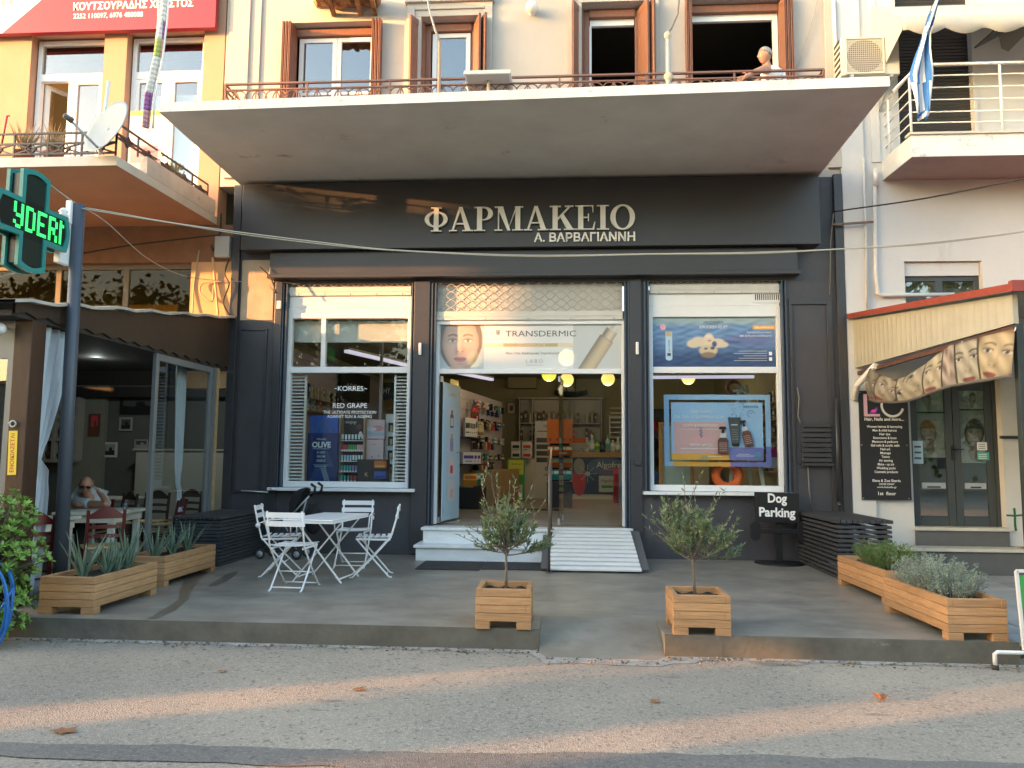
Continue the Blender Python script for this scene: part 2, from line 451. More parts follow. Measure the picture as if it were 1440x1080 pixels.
P_ = dict(white=flat('white', (.78, .79, .79)), black=flat('black', (.01, .01, .012)), navy=flat('navy', (.012, .03, .13)), blue=flat('blue', (.03, .10, .42)),
    sky=flat('sky_blue', (.25, .50, .80)), paleblue=flat('pale_blue', (.42, .58, .70)), pink=flat('pink', (.72, .36, .38)), palepink=flat('pale_pink', (.76, .58, .58)), hotpink=flat('hot_pink', (.75, .05, .30)),
    red=flat('red', (.50, .02, .03)), orange=flat('orange', (.55, .15, .025)), amber=flat('amber', (.72, .36, .06)), yellow=flat('yellow', (.80, .58, .05)), green=flat('green', (.04, .33, .07)),
    teal=flat('teal', (.05, .38, .36)), grey=flat('grey', (.30, .31, .32)), lgrey=flat('light_grey', (.56, .58, .60)), dgrey=flat('dark_grey', (.07, .075, .08)), cream=flat('cream', (.68, .60, .40)), skin=flat('skin_tone', (.62, .40, .31)),
    skin2=flat('deeper_skin_tone', (.50, .29, .22)), lips=flat('lips', (.48, .14, .14)), hair=flat('hair', (.20, .115, .07)), lav=flat('lavender', (.24, .24, .55)), brown=flat('brown', (.13, .05, .03)), gold=flat('gold', (.48, .38, .22)), lgold=flat('light_gold', (.66, .58, .44)), dsea=flat('deep_sea', (.035, .07, .17)), sea=flat('sea', (.09, .17, .32)), crimson=flat('crimson', (.56, .06, .09)), lime=flat('lime', (.55, .65, .08)), purple=flat('purple', (.16, .05, .36)))

# ------------------------------------------------------------------ ground: road, terrace, side pavement
def asphalt(name, c1, c2, chips):
    m = bpy.data.materials.new(name); m.use_nodes = True; nt = m.node_tree; N = nt.nodes; L = nt.links; b = N['Principled BSDF']
    g = N.new('ShaderNodeNewGeometry')
    def noise(sc, det, st=(1, 1, 1)):
        mp = N.new('ShaderNodeMapping'); mp.inputs['Scale'].default_value = st; L.new(g.outputs['Position'], mp.inputs[0])
        n = N.new('ShaderNodeTexNoise'); n.inputs['Scale'].default_value = sc; n.inputs['Detail'].default_value = det; L.new(mp.outputs[0], n.inputs['Vector']); return n.outputs[0]
    def mr(x, a, c_, lo=0., hi=1.):
        r = N.new('ShaderNodeMapRange'); r.inputs[1].default_value = a; r.inputs[2].default_value = c_; r.inputs[3].default_value = lo; r.inputs[4].default_value = hi; L.new(x, r.inputs[0]); return r.outputs[0]
    def mix(f, a, c_, bl='MIX'):
        v = N.new('ShaderNodeMix'); v.data_type = 'RGBA'; v.blend_type = bl
        if isinstance(f, float): v.inputs[0].default_value = f
        else: L.new(f, v.inputs[0])
        for i, q in ((6, a), (7, c_)):
            if isinstance(q, tuple): v.inputs[i].default_value = q+(1,)
            else: L.new(q, v.inputs[i])
        return v.outputs[2]
    base = mix(mr(noise(.9, 7), .32, .68), c1, c2)
    vo = N.new('ShaderNodeTexVoronoi'); vo.inputs['Scale'].default_value = 95; L.new(g.outputs['Position'], vo.inputs['Vector'])
    sp = N.new('ShaderNodeSeparateColor'); L.new(vo.outputs['Color'], sp.inputs[0])
    base = mix(mr(sp.outputs[0], .55, 1., 0., .55), base, chips)
    vo2 = N.new('ShaderNodeTexVoronoi'); vo2.inputs['Scale'].default_value = 46; L.new(g.outputs['Position'], vo2.inputs['Vector'])
    s2 = N.new('ShaderNodeSeparateColor'); L.new(vo2.outputs['Color'], s2.inputs[0])
    base = mix(mr(s2.outputs[1], .90, .97, 0., .5), base, (.06, .058, .055))
    base = mix(mr(noise(2.3, 4, (.5, 1.6, 1)), .69, .73, 0., .55), base, (.07, .066, .062))
    base = mix(mr(noise(.35, 6), .42, .66, 0., .35), base, (.12, .115, .105))
    L.new(base, b.inputs['Base Color']); b.inputs['Roughness'].default_value = .9
    bp = N.new('ShaderNodeBump'); bp.inputs['Strength'].default_value = .45; bp.inputs['Distance'].default_value = .008
    L.new(vo.outputs['Distance'], bp.inputs['Height']); L.new(bp.outputs[0], b.inputs['Normal'])
    return m
ROADZ = -.17
ASPH = asphalt('worn_asphalt', (.30, .258, .200), (.22, .195, .158), (.50, .43, .33))
ASPH2 = asphalt('dark_asphalt_strip', (.15, .137, .12), (.115, .106, .095), (.27, .24, .2))
PAVE = mat('grey_paving', (.30, .30, .29), .85, var=.15, scale=3, bump=.3, bscale=40)
b = MB(); b.box(-400, 400, -400, 400, ROADZ-.3, ROADZ)
struct(b.build('road', ASPH))
# darker resurfaced strip near the camera, with a ragged edge
b = MB(); pts = []
q0, q1 = aZ(0, 1046, ROADZ), aZ(1440, 1072, ROADZ); sl = (q1.y-q0.y)/(q1.x-q0.x)
for i in range(161):
    x = -14+28*i/160; pts.append((x, q0.y+sl*(x-q0.x)+.02*math.sin(x*2.1)+.02*rnd.uniform(-1, 1), ROADZ+.006))
vs = pts+[(x, y-.17-.012*(x+4)-.02*math.sin(x*3)-.05*rnd.random(), ROADZ+.006) for x, y, z in pts]
b.add(vs, [(i, 161+i, 162+i, i+1) for i in range(160)])
struct(b.build('road_strip', ASPH2))
# terrace: slab with the sloped apron cut into its front edge
TX0, TX1, TY = -5.0, 3.52, -4.82
AX0, AX1, AY = -.21, .80, -4.18
b = MB()
b.box(TX0-4.5, AX0, TY+.10, 6, -.4, 0); b.box(AX1, TX1, TY+.02, 6, -.4, 0); b.box(AX0, AX1, AY, 6, -.4, 0)
b.m(CONC); struct(b.build('terrace_floor', CONC))
b = MB()
k = 12
for i in range(k):
    x0 = TX0-4.5+(AX0-TX0+4.5)*i/k; x1 = TX0-4.5+(AX0-TX0+4.5)*(i+1)/k
    b.box(x0, x1, TY+.10-.012+.004*rnd.random(), TY+.099, -.4, .003)
for i in range(6):
    x0 = AX1+(TX1-AX1)*i/6; x1 = AX1+(TX1-AX1)*(i+1)/6
    b.box(x0, x1, TY-.012+.004*rnd.random(), TY+.019, -.4, .003)
struct(b.build('terrace_kerb', KERB))
b = MB(); n = 10
vs = []
for i in range(n+1):
    t = i/n; y = AY+(TY-.10-AY)*t; z = -.17*(t*t*(3-2*t))+.002
    vs += [(AX0+.002, y, z), (AX1-.002, y, z)]
b.add(vs, [(2*i, 2*i+1, 2*i+3, 2*i+2)[::-1] for i in range(n)], True)
struct(b.build('terrace_apron', CONC))
b = MB(); rg = random.Random(3)
for i in range(700):
    x = rg.uniform(-6, 3.6); yb = (TY+.09 if x < AX0 else TY-.14 if x < AX1 else TY-.012)-abs(rg.gauss(0, .10)); s_ = rg.uniform(.003, .011); b.sphere((x, yb-.02, ROADZ+.008+s_*.4), s_, (1.3, 1, .6), 6)
o = b.build('gutter_grit', mat('grit', (.16, .14, .11), .9, island=.6)); o['kind'] = 'stuff'; o['label'] = 'small stones and grit scattered along the foot of the kerb'; o['category'] = 'grit'
# patchy cement along the foot of the kerb
b = MB(); vs = []
N_ = 120
for i in range(N_+1):
    x = -6.6+10.6*i/N_
    yb = TY+.10 if x < AX0 else (TY-.12 if x < AX1 else TY)
    wv = .05+.05*abs(math.sin(x*1.9))*rnd.random()+(.10 if AX0-.1 < x < AX1+.25 else 0)+.04*rnd.random()
    vs += [(x, yb-.012, ROADZ+.007), (x, yb-wv, ROADZ+.004)]
b.add(vs, [(2*i, 2*i+1, 2*i+3, 2*i+2) for i in range(N_)])
struct(b.build('gutter_cement', mat('gutter_cement', (.30, .28, .25), .9, var=.3, scale=7, bump=.4, bscale=40, stain=((.06, .055, .05), 3, .58, .06, (1, 1, 1)))))
# lower paved strip to the right of the terrace
b = MB(); b.box(TX1+.003, 40, -4.6, 6, -.4, -.115); struct(b.build('side_pavement', mat('joint_dirt', (.12, .115, .10), .9)))
b = MB()
for i in range(10):
    for j in range(9):
        x0 = TX1+.02+i*.62; y0 = -4.58+j*.62
        b.box(x0, x0+.605, y0, y0+.605, -.114, -.108+.002*rnd.random())
struct(b.build('pavement_slabs', mat('grey_paving_slab', (.30, .305, .30), .85, var=.12, scale=3, bump=.3, bscale=40, island=.12)))
# watering stains on the terrace
STAIN = mat('damp_concrete', (.125, .108, .082), .35, var=.2, scale=5)
def blob_strip(name, pts, m):
    b = MB(); vs = []
    for i, (x, y, wd) in enumerate(pts):
        p = Vector((x, y, 0)); q = Vector(pts[min(i+1, len(pts)-1)][:2]+(0,)); r0 = Vector(pts[max(i-1, 0)][:2]+(0,))
        d = (q-r0).normalized(); nn = Vector((-d.y, d.x, 0))
        vs += [p+nn*wd*(.5+.06*rnd.random())+Vector((0, 0, .0035)), p-nn*wd*(.5+.06*rnd.random())+Vector((0, 0, .0035))]
    b.add(vs, [(2*i, 2*i+1, 2*i+3, 2*i+2) for i in range(len(pts)-1)])
    return struct(b.build(name, m))
def dense(px):
    out = []
    for i in range(len(px)-1):
        for k in range(5):
            t = k/5; a, c_ = px[i], px[i+1]
            q = aZ(a[0]+(c_[0]-a[0])*t+rnd.uniform(-.3, .3), a[1]+(c_[1]-a[1])*t, 0); out.append((q.x, q.y, (a[2]+(c_[2]-a[2])*t)*rnd.uniform(.62, .72)))
    return out
blob_strip('damp_stain', dense([(214, 870, .10), (238, 858, .16), (258, 843, .12), (262, 828, .18), (270, 815, .22), (285, 806, .14), (300, 799, .1)]), STAIN)
blob_strip('damp_stain', dense([(298, 824, .10), (312, 817, .18), (325, 808, .16), (334, 803, .06)]), mat('damp_concrete_dark', (.115, .105, .085), .4, var=.2))

# ------------------------------------------------------------------ pharmacy building
ph = thing('pharmacy_building', 'anthracite pharmacy frontage with white windows under a cream upper floor and wide balcony', 'building', (-.5, 0, 0))
UZ = 5.62         # balcony floor level
b = MB()
W1 = (-4.22, -2.2); DR = (-1.95, .905); W2 = (1.14, 3.16); TOPZ = 3.97
b.box(-5.0, W1[0], 0, .3, 0, 5.5); b.box(W1[0], W1[1], 0, .3, 0, .9); b.box(W1[1], DR[0], 0, .3, 0, TOPZ)
b.box(DR[1], W2[0], 0, .3, 0, TOPZ); b.box(W2[0], W2[1], 0, .3, 0, .9); b.box(W2[1], 3.95, 0, .3, 0, 5.5)
b.box(W1[0], W2[1], 0, .3, TOPZ, 5.5); b.box(DR[0], DR[1], .02, .3, -.05, .40)
b.build('shop_wall', DARK, ph)
def QQ(b, name, m_):
    for k in range(0, len(b.v), 8):
        c_ = MB(); c_.add(b.v[k:k+8], [tuple(j-k for j in f_) for f_ in b.f if k <= f_[0] < k+8]); c_.build(name, m_, ph, bevel=.004)
# proud piers, thin reveals and skirting
b = MB()
for px in (386,): b.box(aY(px-2, 500, -.05).x, W1[0]-.004, -.05, -.001, .02, 4.0)
b.box(aY(582, 450, -.04).x, aY(604, 450, -.04).x, -.04, -.001, .02, 4.0)
b.box(aY(886, 500, -.04).x, aY(902, 500, -.04).x, -.04, -.001, .02, 4.0)
b.box(3.86, 3.97, -.07, -.001, .0, 5.52)
b.box(-5.02, -4.9, -.06, -.001, .0, 5.5)
b.box(3.2, 3.74, -.03, -.001, 3.62, 3.7); b.box(3.72, 3.80, -.03, -.001, .62, 3.7); b.box(3.2, 3.24, -.03, -.001, .62, 3.62)
QQ(b, 'pilaster', DARKM)
b = MB()   # framed panel on the left pier
x0, x1 = aY(331, 600, -.015).x, aY(371, 600, -.015).x
for a in ((x0, x0+.03, .86, 3.3), (x1-.03, x1, .86, 3.3), (x0+.03, x1-.03, .86, .90), (x0+.03, x1-.03, 3.27, 3.3)):
    b.box(a[0], a[1], -.022, -.001, a[2], a[3])
b.build('panel_moulding', DARKM, ph, bevel=.003)
b = MB(); q = [aY(x, y, -.006) for x, y in ((341, 366), (383, 450))]; b.box(q[0].x, q[1].x, -.006, -.0005, q[1].z, q[0].z); b.build('sandy_panel', mat('sandy_panel', (.42, .33, .24), .9, var=.15, scale=5, bump=.5, bscale=60), ph)  # paler sand-coloured sheet on the upper left pier
# steel guide rails of the roller shutters
for x in (W1[0], W1[1]-.07, DR[0]-.02, DR[1]-.05, W2[0], W2[1]-.07):
    b = MB(); z0 = .42 if DR[0]-.1 < x < DR[1] else .93
    b.box(x, x+.02, -.03, .09, z0, TOPZ); b.box(x+.05, x+.07, -.03, .09, z0, TOPZ); b.box(x+.02, x+.05, .03, .09, z0, TOPZ)
    b.build('guide_rail', RAILB, ph)
# fascia with the shop name
FY = -.25
fx0, fx1 = aY(340, 300, FY).x, aY(1153, 300, FY).x
b = MB(); b.box(fx0, fx1, FY, -.002, 4.44, 5.44); b.build('sign_fascia', SIGNP, ph, bevel=.006)
b = MB(); b.box(-4.4, 3.3, -.13, -.002, 4.09, 4.43); b.box(-4.42, 3.33, -.19, -.002, 4.03, 4.085); b.build('shutter_housing', SIGNP, ph, bevel=.005)

# serif capitals cut from thick sheet
def serif(ch):
    R = lambda a, c_, d, e: [(a, c_), (d, c_), (d, e), (a, e)]
    def ring(cx, cy, ox, oy, ix, iy, a0=0, a1=360, n=32):
        q = []
        for i in range(n):
            t0 = rad(a0+(a1-a0)*i/n); t1 = rad(a0+(a1-a0)*(i+1)/n)
            q.append([(cx+ox*math.cos(t0), cy+oy*math.sin(t0)), (cx+ox*math.cos(t1), cy+oy*math.sin(t1)), (cx+ix*math.cos(t1), cy+iy*math.sin(t1)), (cx+ix*math.cos(t0), cy+iy*math.sin(t0))])
        return q
    sf = .045
    if ch == 'Φ': return .98, [R(.39, sf, .59, 1-sf), R(.27, 0, .71, sf), R(.27, 1-sf, .71, 1)]+ring(.49, .5, .48, .33, .30, .28)
    if ch == 'Α': return 1.0, [[(.42, 1), (.55, 1), (.90, sf), (.68, sf)], [(.42, 1), (.46, .82), (.20, sf), (.12, sf)], R(.27, .28, .70, .335), R(0, 0, .33, sf), R(.56, 0, 1.0, sf)]
    if ch == 'Ρ': return .80, [R(.12, sf, .33, 1-sf), R(0, 0, .46, sf), R(0, 1-sf, .42, 1)]+ring(.40, .72, .38, .28, .18, .235, -90, 90, 18)+[R(.33, .44, .40, .485), R(.33, .955, .40, .9999)]
    if ch == 'Μ': return 1.18, [R(.14, sf, .19, 1-sf), R(.86, sf, 1.06, 1-sf), [(.12, 1-sf), (.36, 1-sf), (.66, .0), (.54, .0)], [(.54, .0), (.60, .16), (.86, .93), (.86, .80)], R(0, 0, .33, sf), R(.73, 0, 1.18, sf), R(0, 1-sf, .36, 1), R(.84, 1-sf, 1.18, 1)]
    if ch == 'Κ': return 1.0, [R(.12, sf, .33, 1-sf), R(0, 0, .46, sf), R(0, 1-sf, .46, 1), [(.33, .40), (.33, .50), (.76, 1-sf), (.86, 1-sf)], [(.42, .55), (.56, .66), (.96, sf), (.70, sf)], R(.58, 0, 1.04, sf), R(.62, 1-sf, .98, 1)]
    if ch == 'Ε': return .84, [R(.12, sf, .33, 1-sf), R(0, 0, .78, sf), R(0, 1-sf, .74, 1), R(.33, .485, .52, .53), [(.52, .36), (.56, .36), (.56, .66), (.52, .66)], [(.70, .955), (.74, .955), (.74, .72), (.71, .72)], [(.70, .045), (.78, .045), (.82, .32), (.785, .32)]]
    if ch == 'Ι': return .50, [R(.14, sf, .35, 1-sf), R(0, 0, .49, sf), R(0, 1-sf, .49, 1)]
    if ch == 'Ο': return 1.0, ring(.5, .5, .5, .52, .29, .46)
pL, pR = aY(597, 308, FY-.05), aY(893, 305, FY-.05)
capz0, capz1 = aY(740, 324, FY-.05).z, aY(740, 290, FY-.05).z
H_ = capz1-capz0; word = 'ΦΑΡΜΑΚΕΙΟ'; gap = .045
tot = sum(serif(c_)[0] for c_ in word)+gap*(len(word)-1)
sx = (pR.x-pL.x)/tot; x = pL.x
for c_ in word:
    wdt, ps = serif(c_); b = MB()
    for i, pl in enumerate(ps):
        pl = [(p[0]*sx, p[1]*H_) for p in pl]
        ar = sum(pl[j][0]*pl[(j+1) % len(pl)][1]-pl[(j+1) % len(pl)][0]*pl[j][1] for j in range(len(pl)))
        if ar < 0: pl = pl[::-1]
        dd = .0003*(i % 7)
        b.prism(pl, (x, FY-.022, capz0), (1, 0, 0), (0, 0, 1), .035+dd)
    b.build('sign_letter', SIGNMET, ph)
    x += (wdt+gap)*sx
cv = Canvas((0, FY-.004, 0), th=.001)
a_, b_ = aY(751, 340, FY), aY(893, 338, FY)
cv.text('Α. ΒΑΡΒΑΓΙΑΝΝΗ', (a_.x+b_.x)/2, a_.z-.005, .175, LETW, width=b_.x-a_.x, bold=.022, ext=.07)
cv.build('sign_lettering', None, ph)

# shop windows
SY = .10; WB = 1.035
def shop_window(X0, X1, mull, poster):
    f = MB()
    f.box(X0+.075, X1-.075, SY-.06, SY+.06, .95, WB); f.box(X0+.07, X0+.13, SY-.055, SY+.055, WB, 3.62); f.box(X1-.13, X1-.07, SY-.055, SY+.055, WB, 3.62)
    f.box(X0+.13, X1-.13, SY-.05, SY+.05, 2.64, 2.73); f.box(X0+.13, X1-.13, SY-.05, SY+.05, 3.46, 3.62)
    f.box(X0+.075, X1-.075, SY-.045, SY+.06, 3.62, 3.86)
    if mull: f.box(X0+.58, X0+.645, SY-.049, SY+.049, 2.73, 3.46)
    w_ = f.build('shop_window', PVC, ph, bevel=.006)
    g = MB(); g.box(X0+.13, X1-.13, SY+.004, SY+.009, WB, 2.64); g.build('pane', SHOPG, w_)
    g = MB()
    if mull: g.box(X0+.13, X0+.58, SY+.004, SY+.009, 2.73, 3.46); g.box(X0+.645, X1-.13, SY+.004, SY+.009, 2.73, 3.46)
    else: g.box(X0+.13, X1-.13, SY+.004, SY+.009, 2.73, 3.46)
    g.build('transom_pane', SHOPG, w_)
    s_ = MB(); s_.box(X0-.10 if X0 < 0 else X0-.04, X1+.04, -.13, SY-.061, .90, .945); s_.build('sill', MARBLE, w_, bevel=.006)
    return w_
def lattice(b, x0, x1, z0, z1, y, px=.165, hz=.12, r=.006):
    nx = max(2, round((x1-x0)/px)); px = (x1-x0)/nx
    nz = max(1, round((z1-z0)/hz)); hz = (z1-z0)/nz
    for i in range(nx):
        for j in range(nz):
            c_ = (x0+(i+.5)*px, z0+(j+.5)*hz)
            for s1, s2 in ((-1, -1), (1, -1)):
                p = [(c_[0]+s1*px*.5, y, c_[1]+s2*hz*.5), (c_[0]+s1*px*.1, y-.006, c_[1]), (c_[0]-s1*px*.5, y, c_[1]-s2*hz*.5)]
                b.tube([p[0], (c_[0]+s1*px*.22, y-.004, c_[1]+s2*hz*.14), (c_[0]-s1*px*.22, y-.004, c_[1]-s2*hz*.14), p[2]], r, 4, False)
def roller(X0, X1, zb, ztop, back):
    b = MB(); b.box(X0+.02, X1-.02, .015, .055, zb, zb+.13); b.box(X0+.02, X1-.02, .010, .0145, zb+.055, zb+.065)
    r_ = b.build('roller_shutter', SHUTP, ph, bevel=.003)
    b = MB(); lattice(b, X0+.02, X1-.02, zb+.13, ztop, .03); b.build('lattice', MESHM, r_)
    b = MB(); b.box(X0+.02, X1-.02, .085, .098, back, ztop); b.build('shutter_box', SHUTP, r_)
    for k in range(5): b = MB(); b.lathe((X0+.15+(X1-X0-.3)*k/4, .015, zb+.02), [(.0, -.006), (.012, -.004), (.012, 0)], 8, (0, 1, 0)); b.build('rivet', GALV, r_)
win1 = shop_window(W1[0], W1[1], True, False)
win2 = shop_window(W2[0], W2[1], False, True)
roller(W1[0]+.07, W1[1]-.07, 3.80, 4.025, 3.87)
roller(W2[0]+.07, W2[1]-.07, 3.80, 4.025, 3.87)
roller(DR[0], DR[1]-.05, 3.42, 4.025, 3.38)
# door frame, transom and two glass leaves
FZ = .44
f = MB(); f.box(DR[0]+.02, DR[0]+.09, SY-.055, SY+.055, FZ, 3.36); f.box(DR[1]-.085, DR[1]-.045, SY-.055, SY+.055, FZ, 3.36)
f.box(DR[0]+.09, DR[1]-.085, SY-.05, SY+.05, 2.63, 2.70); f.box(DR[0]+.02, DR[1]-.045, SY-.05, SY+.05, 3.36, 3.44)
dframe = f.build('door_frame', PVC, ph, bevel=.005)
xm = aY(786, 640, SY).x
g = MB(); g.box(xm+.03, DR[1]-.09, SY, SY+.010, FZ+.02, 2.62); g.build('fixed_pane', SHOPG, dframe)
def leaf(name, x, y, ang, wd, matg):
    e = Vector((math.cos(ang), math.sin(ang), 0)); nn = Vector((-e.y, e.x, 0))
    b = MB(); b.obox(Vector((x, y, (FZ+2.62)/2))+e*wd/2, (wd/2, .005, (2.60-FZ)/2), e, nn, (0, 0, 1)); o = b.build('door_leaf', matg, ph)
    for u, z in ((.06, FZ+.05), (.06, 2.56), (wd-.06, FZ+.055)): b = MB(); b.obox(Vector((x, y, z))+e*u, (.055, .016, .043), e, nn, (0, 0, 1)); b.build('patch_fitting', GALV, o)
    b = MB(); h_ = Vector((x, y, 1.48))+e*(wd-.08)
    b.tube([h_+nn*.05, h_-nn*.05], .008, 8); b.tube([h_+nn*.05-e*.10, h_+nn*.05], .009, 8); b.tube([h_-nn*.05-e*.10, h_-nn*.05], .009, 8); b.build('handle', GALV, o)
    return o
leaf('door_leaf', xm, SY+.02, rad(86), .86, SHOPG)
LA = rad(80)
leaf('door_leaf', DR[0]+.10, SY+.02, LA, .9, SHOPG)
# steps
for z, y0, xl in ((.21, -.62, -2.06), (.42, -.30, -2.02)):
    b = MB(); b.box(xl+.03, -.2, y0+.035, 0 if z < .3 else .02, z-.21 if z > .3 else 0, z-.042)
    st = b.build('step', MARBLE, ph)
    b = MB(); b.box(xl, -.17, y0, .0 if z < .3 else .018, z-.04, z); b.build('tread', MARBLE, st, bevel=.008)
b = MB(); b.box(-.2, .96, -.06, .018, .38, .42); b.box(-.16, .92, -.03, 0, 0, .378); b.build('threshold', MARBLE, ph, bevel=.006)

# balcony slab over the shop
b = MB(); bx0, bx1 = -4.93, 3.66
b.add([(bx0+.06, -2.57, 5.5), (bx1-.1, -2.79, 5.5), (bx1, -.001, 5.5), (bx0, -.001, 5.5)], [(3, 2, 1, 0)][::1])
b.build('balcony_soffit', SOFF, ph)
b = MB()
q0 = [(bx0+.06, -2.575), (bx1-.1, -2.795), (bx1, -.001), (bx0, -.001)]
b.m(SLABW); b.add([(x, y, 5.502) for x, y in q0]+[(x, y, UZ) for x, y in q0], [(4, 5, 6, 7), (0, 1, 5, 4), (1, 2, 6, 5), (3, 0, 4, 7)])
b.build('balcony_slab', None, ph)
# upper floor wall with four openings
ops = [(aY(400, 80, 0).x, aY(537, 80, 0).x, 8.10), (aY(592, 80, 0).x, aY(672, 80, 0).x, 8.12), (aY(818, 80, 0).x, aY(906, 80, 0).x, 8.27), (aY(964, 80, 0).x, aY(1113, 80, 0).x, 8.29)]
b = MB(); xs = -5.28
for o in ops: b.box(xs, o[0], 0, .35, 5.5, 9.6); b.box(o[0], o[1], 0, .35, o[2], 9.6); xs = o[1]
b.box(xs, 3.98, 0, .35, 5.5, 9.6); b.build('upper_wall', WALLW, ph)
b = MB()   # flat pilasters at both ends and casings of the two doors
b.box(aY(322, 60, -.06).x, aY(350, 60, -.06).x, -.06, -.002, 5.62, 9.6); b.box(aY(350, 60, -.03).x, aY(366, 60, -.03).x, -.03, -.002, 5.62, 9.6)
b.box(aY(1161, 60, -.06).x, aY(1178, 60, -.06).x, -.06, -.002, 5.62, 9.6)
for o in (ops[1], ops[2]):
    for s_ in (-1, 1):
        xe = o[0] if s_ < 0 else o[1]
        b.box(xe, xe+s_*.10, -.035, -.002, 5.62, o[2]); b.box(xe+s_*.10, xe+s_*.22, -.06, -.002, 5.62, o[2]+.2)
    b.box(o[0]-.1, o[1]+.1, -.035, -.002, o[2], o[2]+.1); b.box(o[0]-.1, o[1]+.1, -.06, -.002, o[2]+.1, o[2]+.2); b.box(o[0]-.25, o[1]+.25, -.11, -.002, o[2]+.2, o[2]+.3)
QQ(b, 'wall_trim', WALLW)
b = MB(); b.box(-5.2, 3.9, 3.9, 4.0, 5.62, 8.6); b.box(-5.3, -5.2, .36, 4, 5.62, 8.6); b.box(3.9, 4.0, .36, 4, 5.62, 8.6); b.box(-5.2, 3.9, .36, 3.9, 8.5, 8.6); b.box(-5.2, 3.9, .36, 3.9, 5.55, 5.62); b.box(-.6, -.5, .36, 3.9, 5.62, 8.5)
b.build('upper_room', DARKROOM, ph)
def shutter(p, ang, wd, z0, z1, th=.035):
    e = Vector((math.cos(ang), math.sin(ang), 0)); nn = Vector((-e.y, e.x, 0)); p = Vector(p)
    b = MB(); c_ = p+e*wd/2; zc = (z0+z1)/2
    b.obox((c_.x, c_.y, zc), (wd/2, th/2-.006, (z1-z0)/2), e, nn, (0, 0, 1))
    s = .07
    for a0, a1, c0, c1 in ((0, s, z0, z1), (wd-s, wd, z0, z1), (s, wd-s, z0, z0+.12), (s, wd-s, z1-.1, z1), (s, wd-s, z0+(z1-z0)*.55, z0+(z1-z0)*.55+.09)):
        m_ = p+e*(a0+a1)/2; b.obox((m_.x, m_.y, (c0+c1)/2), ((a1-a0)/2, th/2, (c1-c0)/2), e, nn, (0, 0, 1))
    return b.build('shutter', SHUTW, ph, bevel=.004)
def stack_shutter(o, side, lv=2):
    # folded leaves standing out of the reveal
    x = o[0] if side < 0 else o[1]
    for k in range(lv): shutter((x-side*(.02+.05*k), .16, 0), rad(-90)+side*rad(1), .30, 5.66, o[2]-.04)
def lining(o, y=.14):
    b = MB(); b.box(o[0]+.12, o[1]-.12, y, y+.08, o[2]-.14, o[2]-.03); b.box(o[0]+.01, o[0]+.12, y+.03, y+.09, 5.62, o[2]-.03); b.box(o[1]-.12, o[1]-.01, y+.03, y+.09, 5.62, o[2]-.03)
    return b.build('wooden_frame', SHUTW, ph, bevel=.004)
for i, o in enumerate(ops): lining(o)
o = ops[0]; stack_shutter(o, -1, 3); stack_shutter(o, 1, 3)
o = ops[3]; stack_shutter(o, -1, 2); stack_shutter(o, 1, 3)
for o in (ops[1], ops[2]):
    shutter((o[0]+.03, .13, 0), rad(-118), .36, 5.66, o[2]-.05); shutter((o[1]-.03, .13, 0), rad(-62), .36, 5.66, o[2]-.05)
    shutter((o[1]-.07, .14, 0), rad(-70), .34, 5.66, o[2]-.05)
def sash(x0, x1, z0, z1, y, bars, name='window'):
    f = MB(); t = .07
    f.box(x0, x0+t, y, y+.05, z0, z1); f.box(x1-t, x1, y, y+.05, z0, z1); f.box(x0+t, x1-t, y, y+.05, z0, z0+.09); f.box(x0+t, x1-t, y, y+.05, z1-t, z1)
    for z in bars: f.box(x0+t, x1-t, y+.004, y+.046, z, z+.045)
    w_ = f.build(name, WHITE, ph, bevel=.004)
    zz = [z0+.09]+[q for z in bars for q in (z, z+.045)]+[z1-t]; g = MB()
    for a, c_ in zip(zz[::2], zz[1::2]): g.box(x0+t, x1-t, y+.022, y+.027, a, c_)
    g.build('pane', GLASS, w_); return w_
o = ops[0]; xm_ = (o[0]+o[1])/2
sash(o[0]+.16, xm_-.002, 5.64, o[2]-.15, .2, [7.02]); sash(xm_+.002, o[1]-.16, 5.64, o[2]-.15, .2, [7.02])
o = ops[1]; sash(o[0]+.14, o[1]-.14, 5.64, o[2]-.15, .2, [], 'balcony_door')
for o in ops[2:]:      # pelmets of the two open doors and their white inner jambs
    b = MB(); b.box(o[0]+.13, o[1]-.13, .22, .28, o[2]-.24, o[2]-.141); b.box(*((o[1]-.20, o[1]-.13) if o is ops[3] else (o[0]+.12, o[0]+.155)), .22, .28, 5.63, o[2]-.24); b.build('inner_jamb', WHITE, ph)
# iron railing standing back on the slab
ry0 = -1.0; ra, rb = aZ(320, 122, 6.6), aZ(1160, 95, 6.6)
RX0, RX1, RY = ra.x, rb.x, -1.04
b = MB(); b.bar((RX0, RY, 6.6), (RX1, RY, 6.6), .045, .022); b.bar((RX0, RY, 6.515), (RX1, RY, 6.515), .03, .018); b.bar((RX0, RY, 5.72), (RX1, RY, 5.72), .03, .014)
for x in (RX0, RX1):
    b.bar((x, RY, UZ), (x, RY, 6.6), .03, .03)
    for z in (6.6, 6.515): b.bar((x, RY, z), (x, 0, z), .03, .015)
    b.bar((x, RY, 6.5), (x, 0, 5.75), .02, .014); b.bar((x, RY, 5.75), (x, 0, 6.5), .02, .014)
n = 7
for i in range(1, n): x = RX0+(RX1-RX0)*i/n; b.bar((x, RY, UZ), (x, RY, 6.6), .025, .025)
na = 28; d = (RX1-RX0)/na
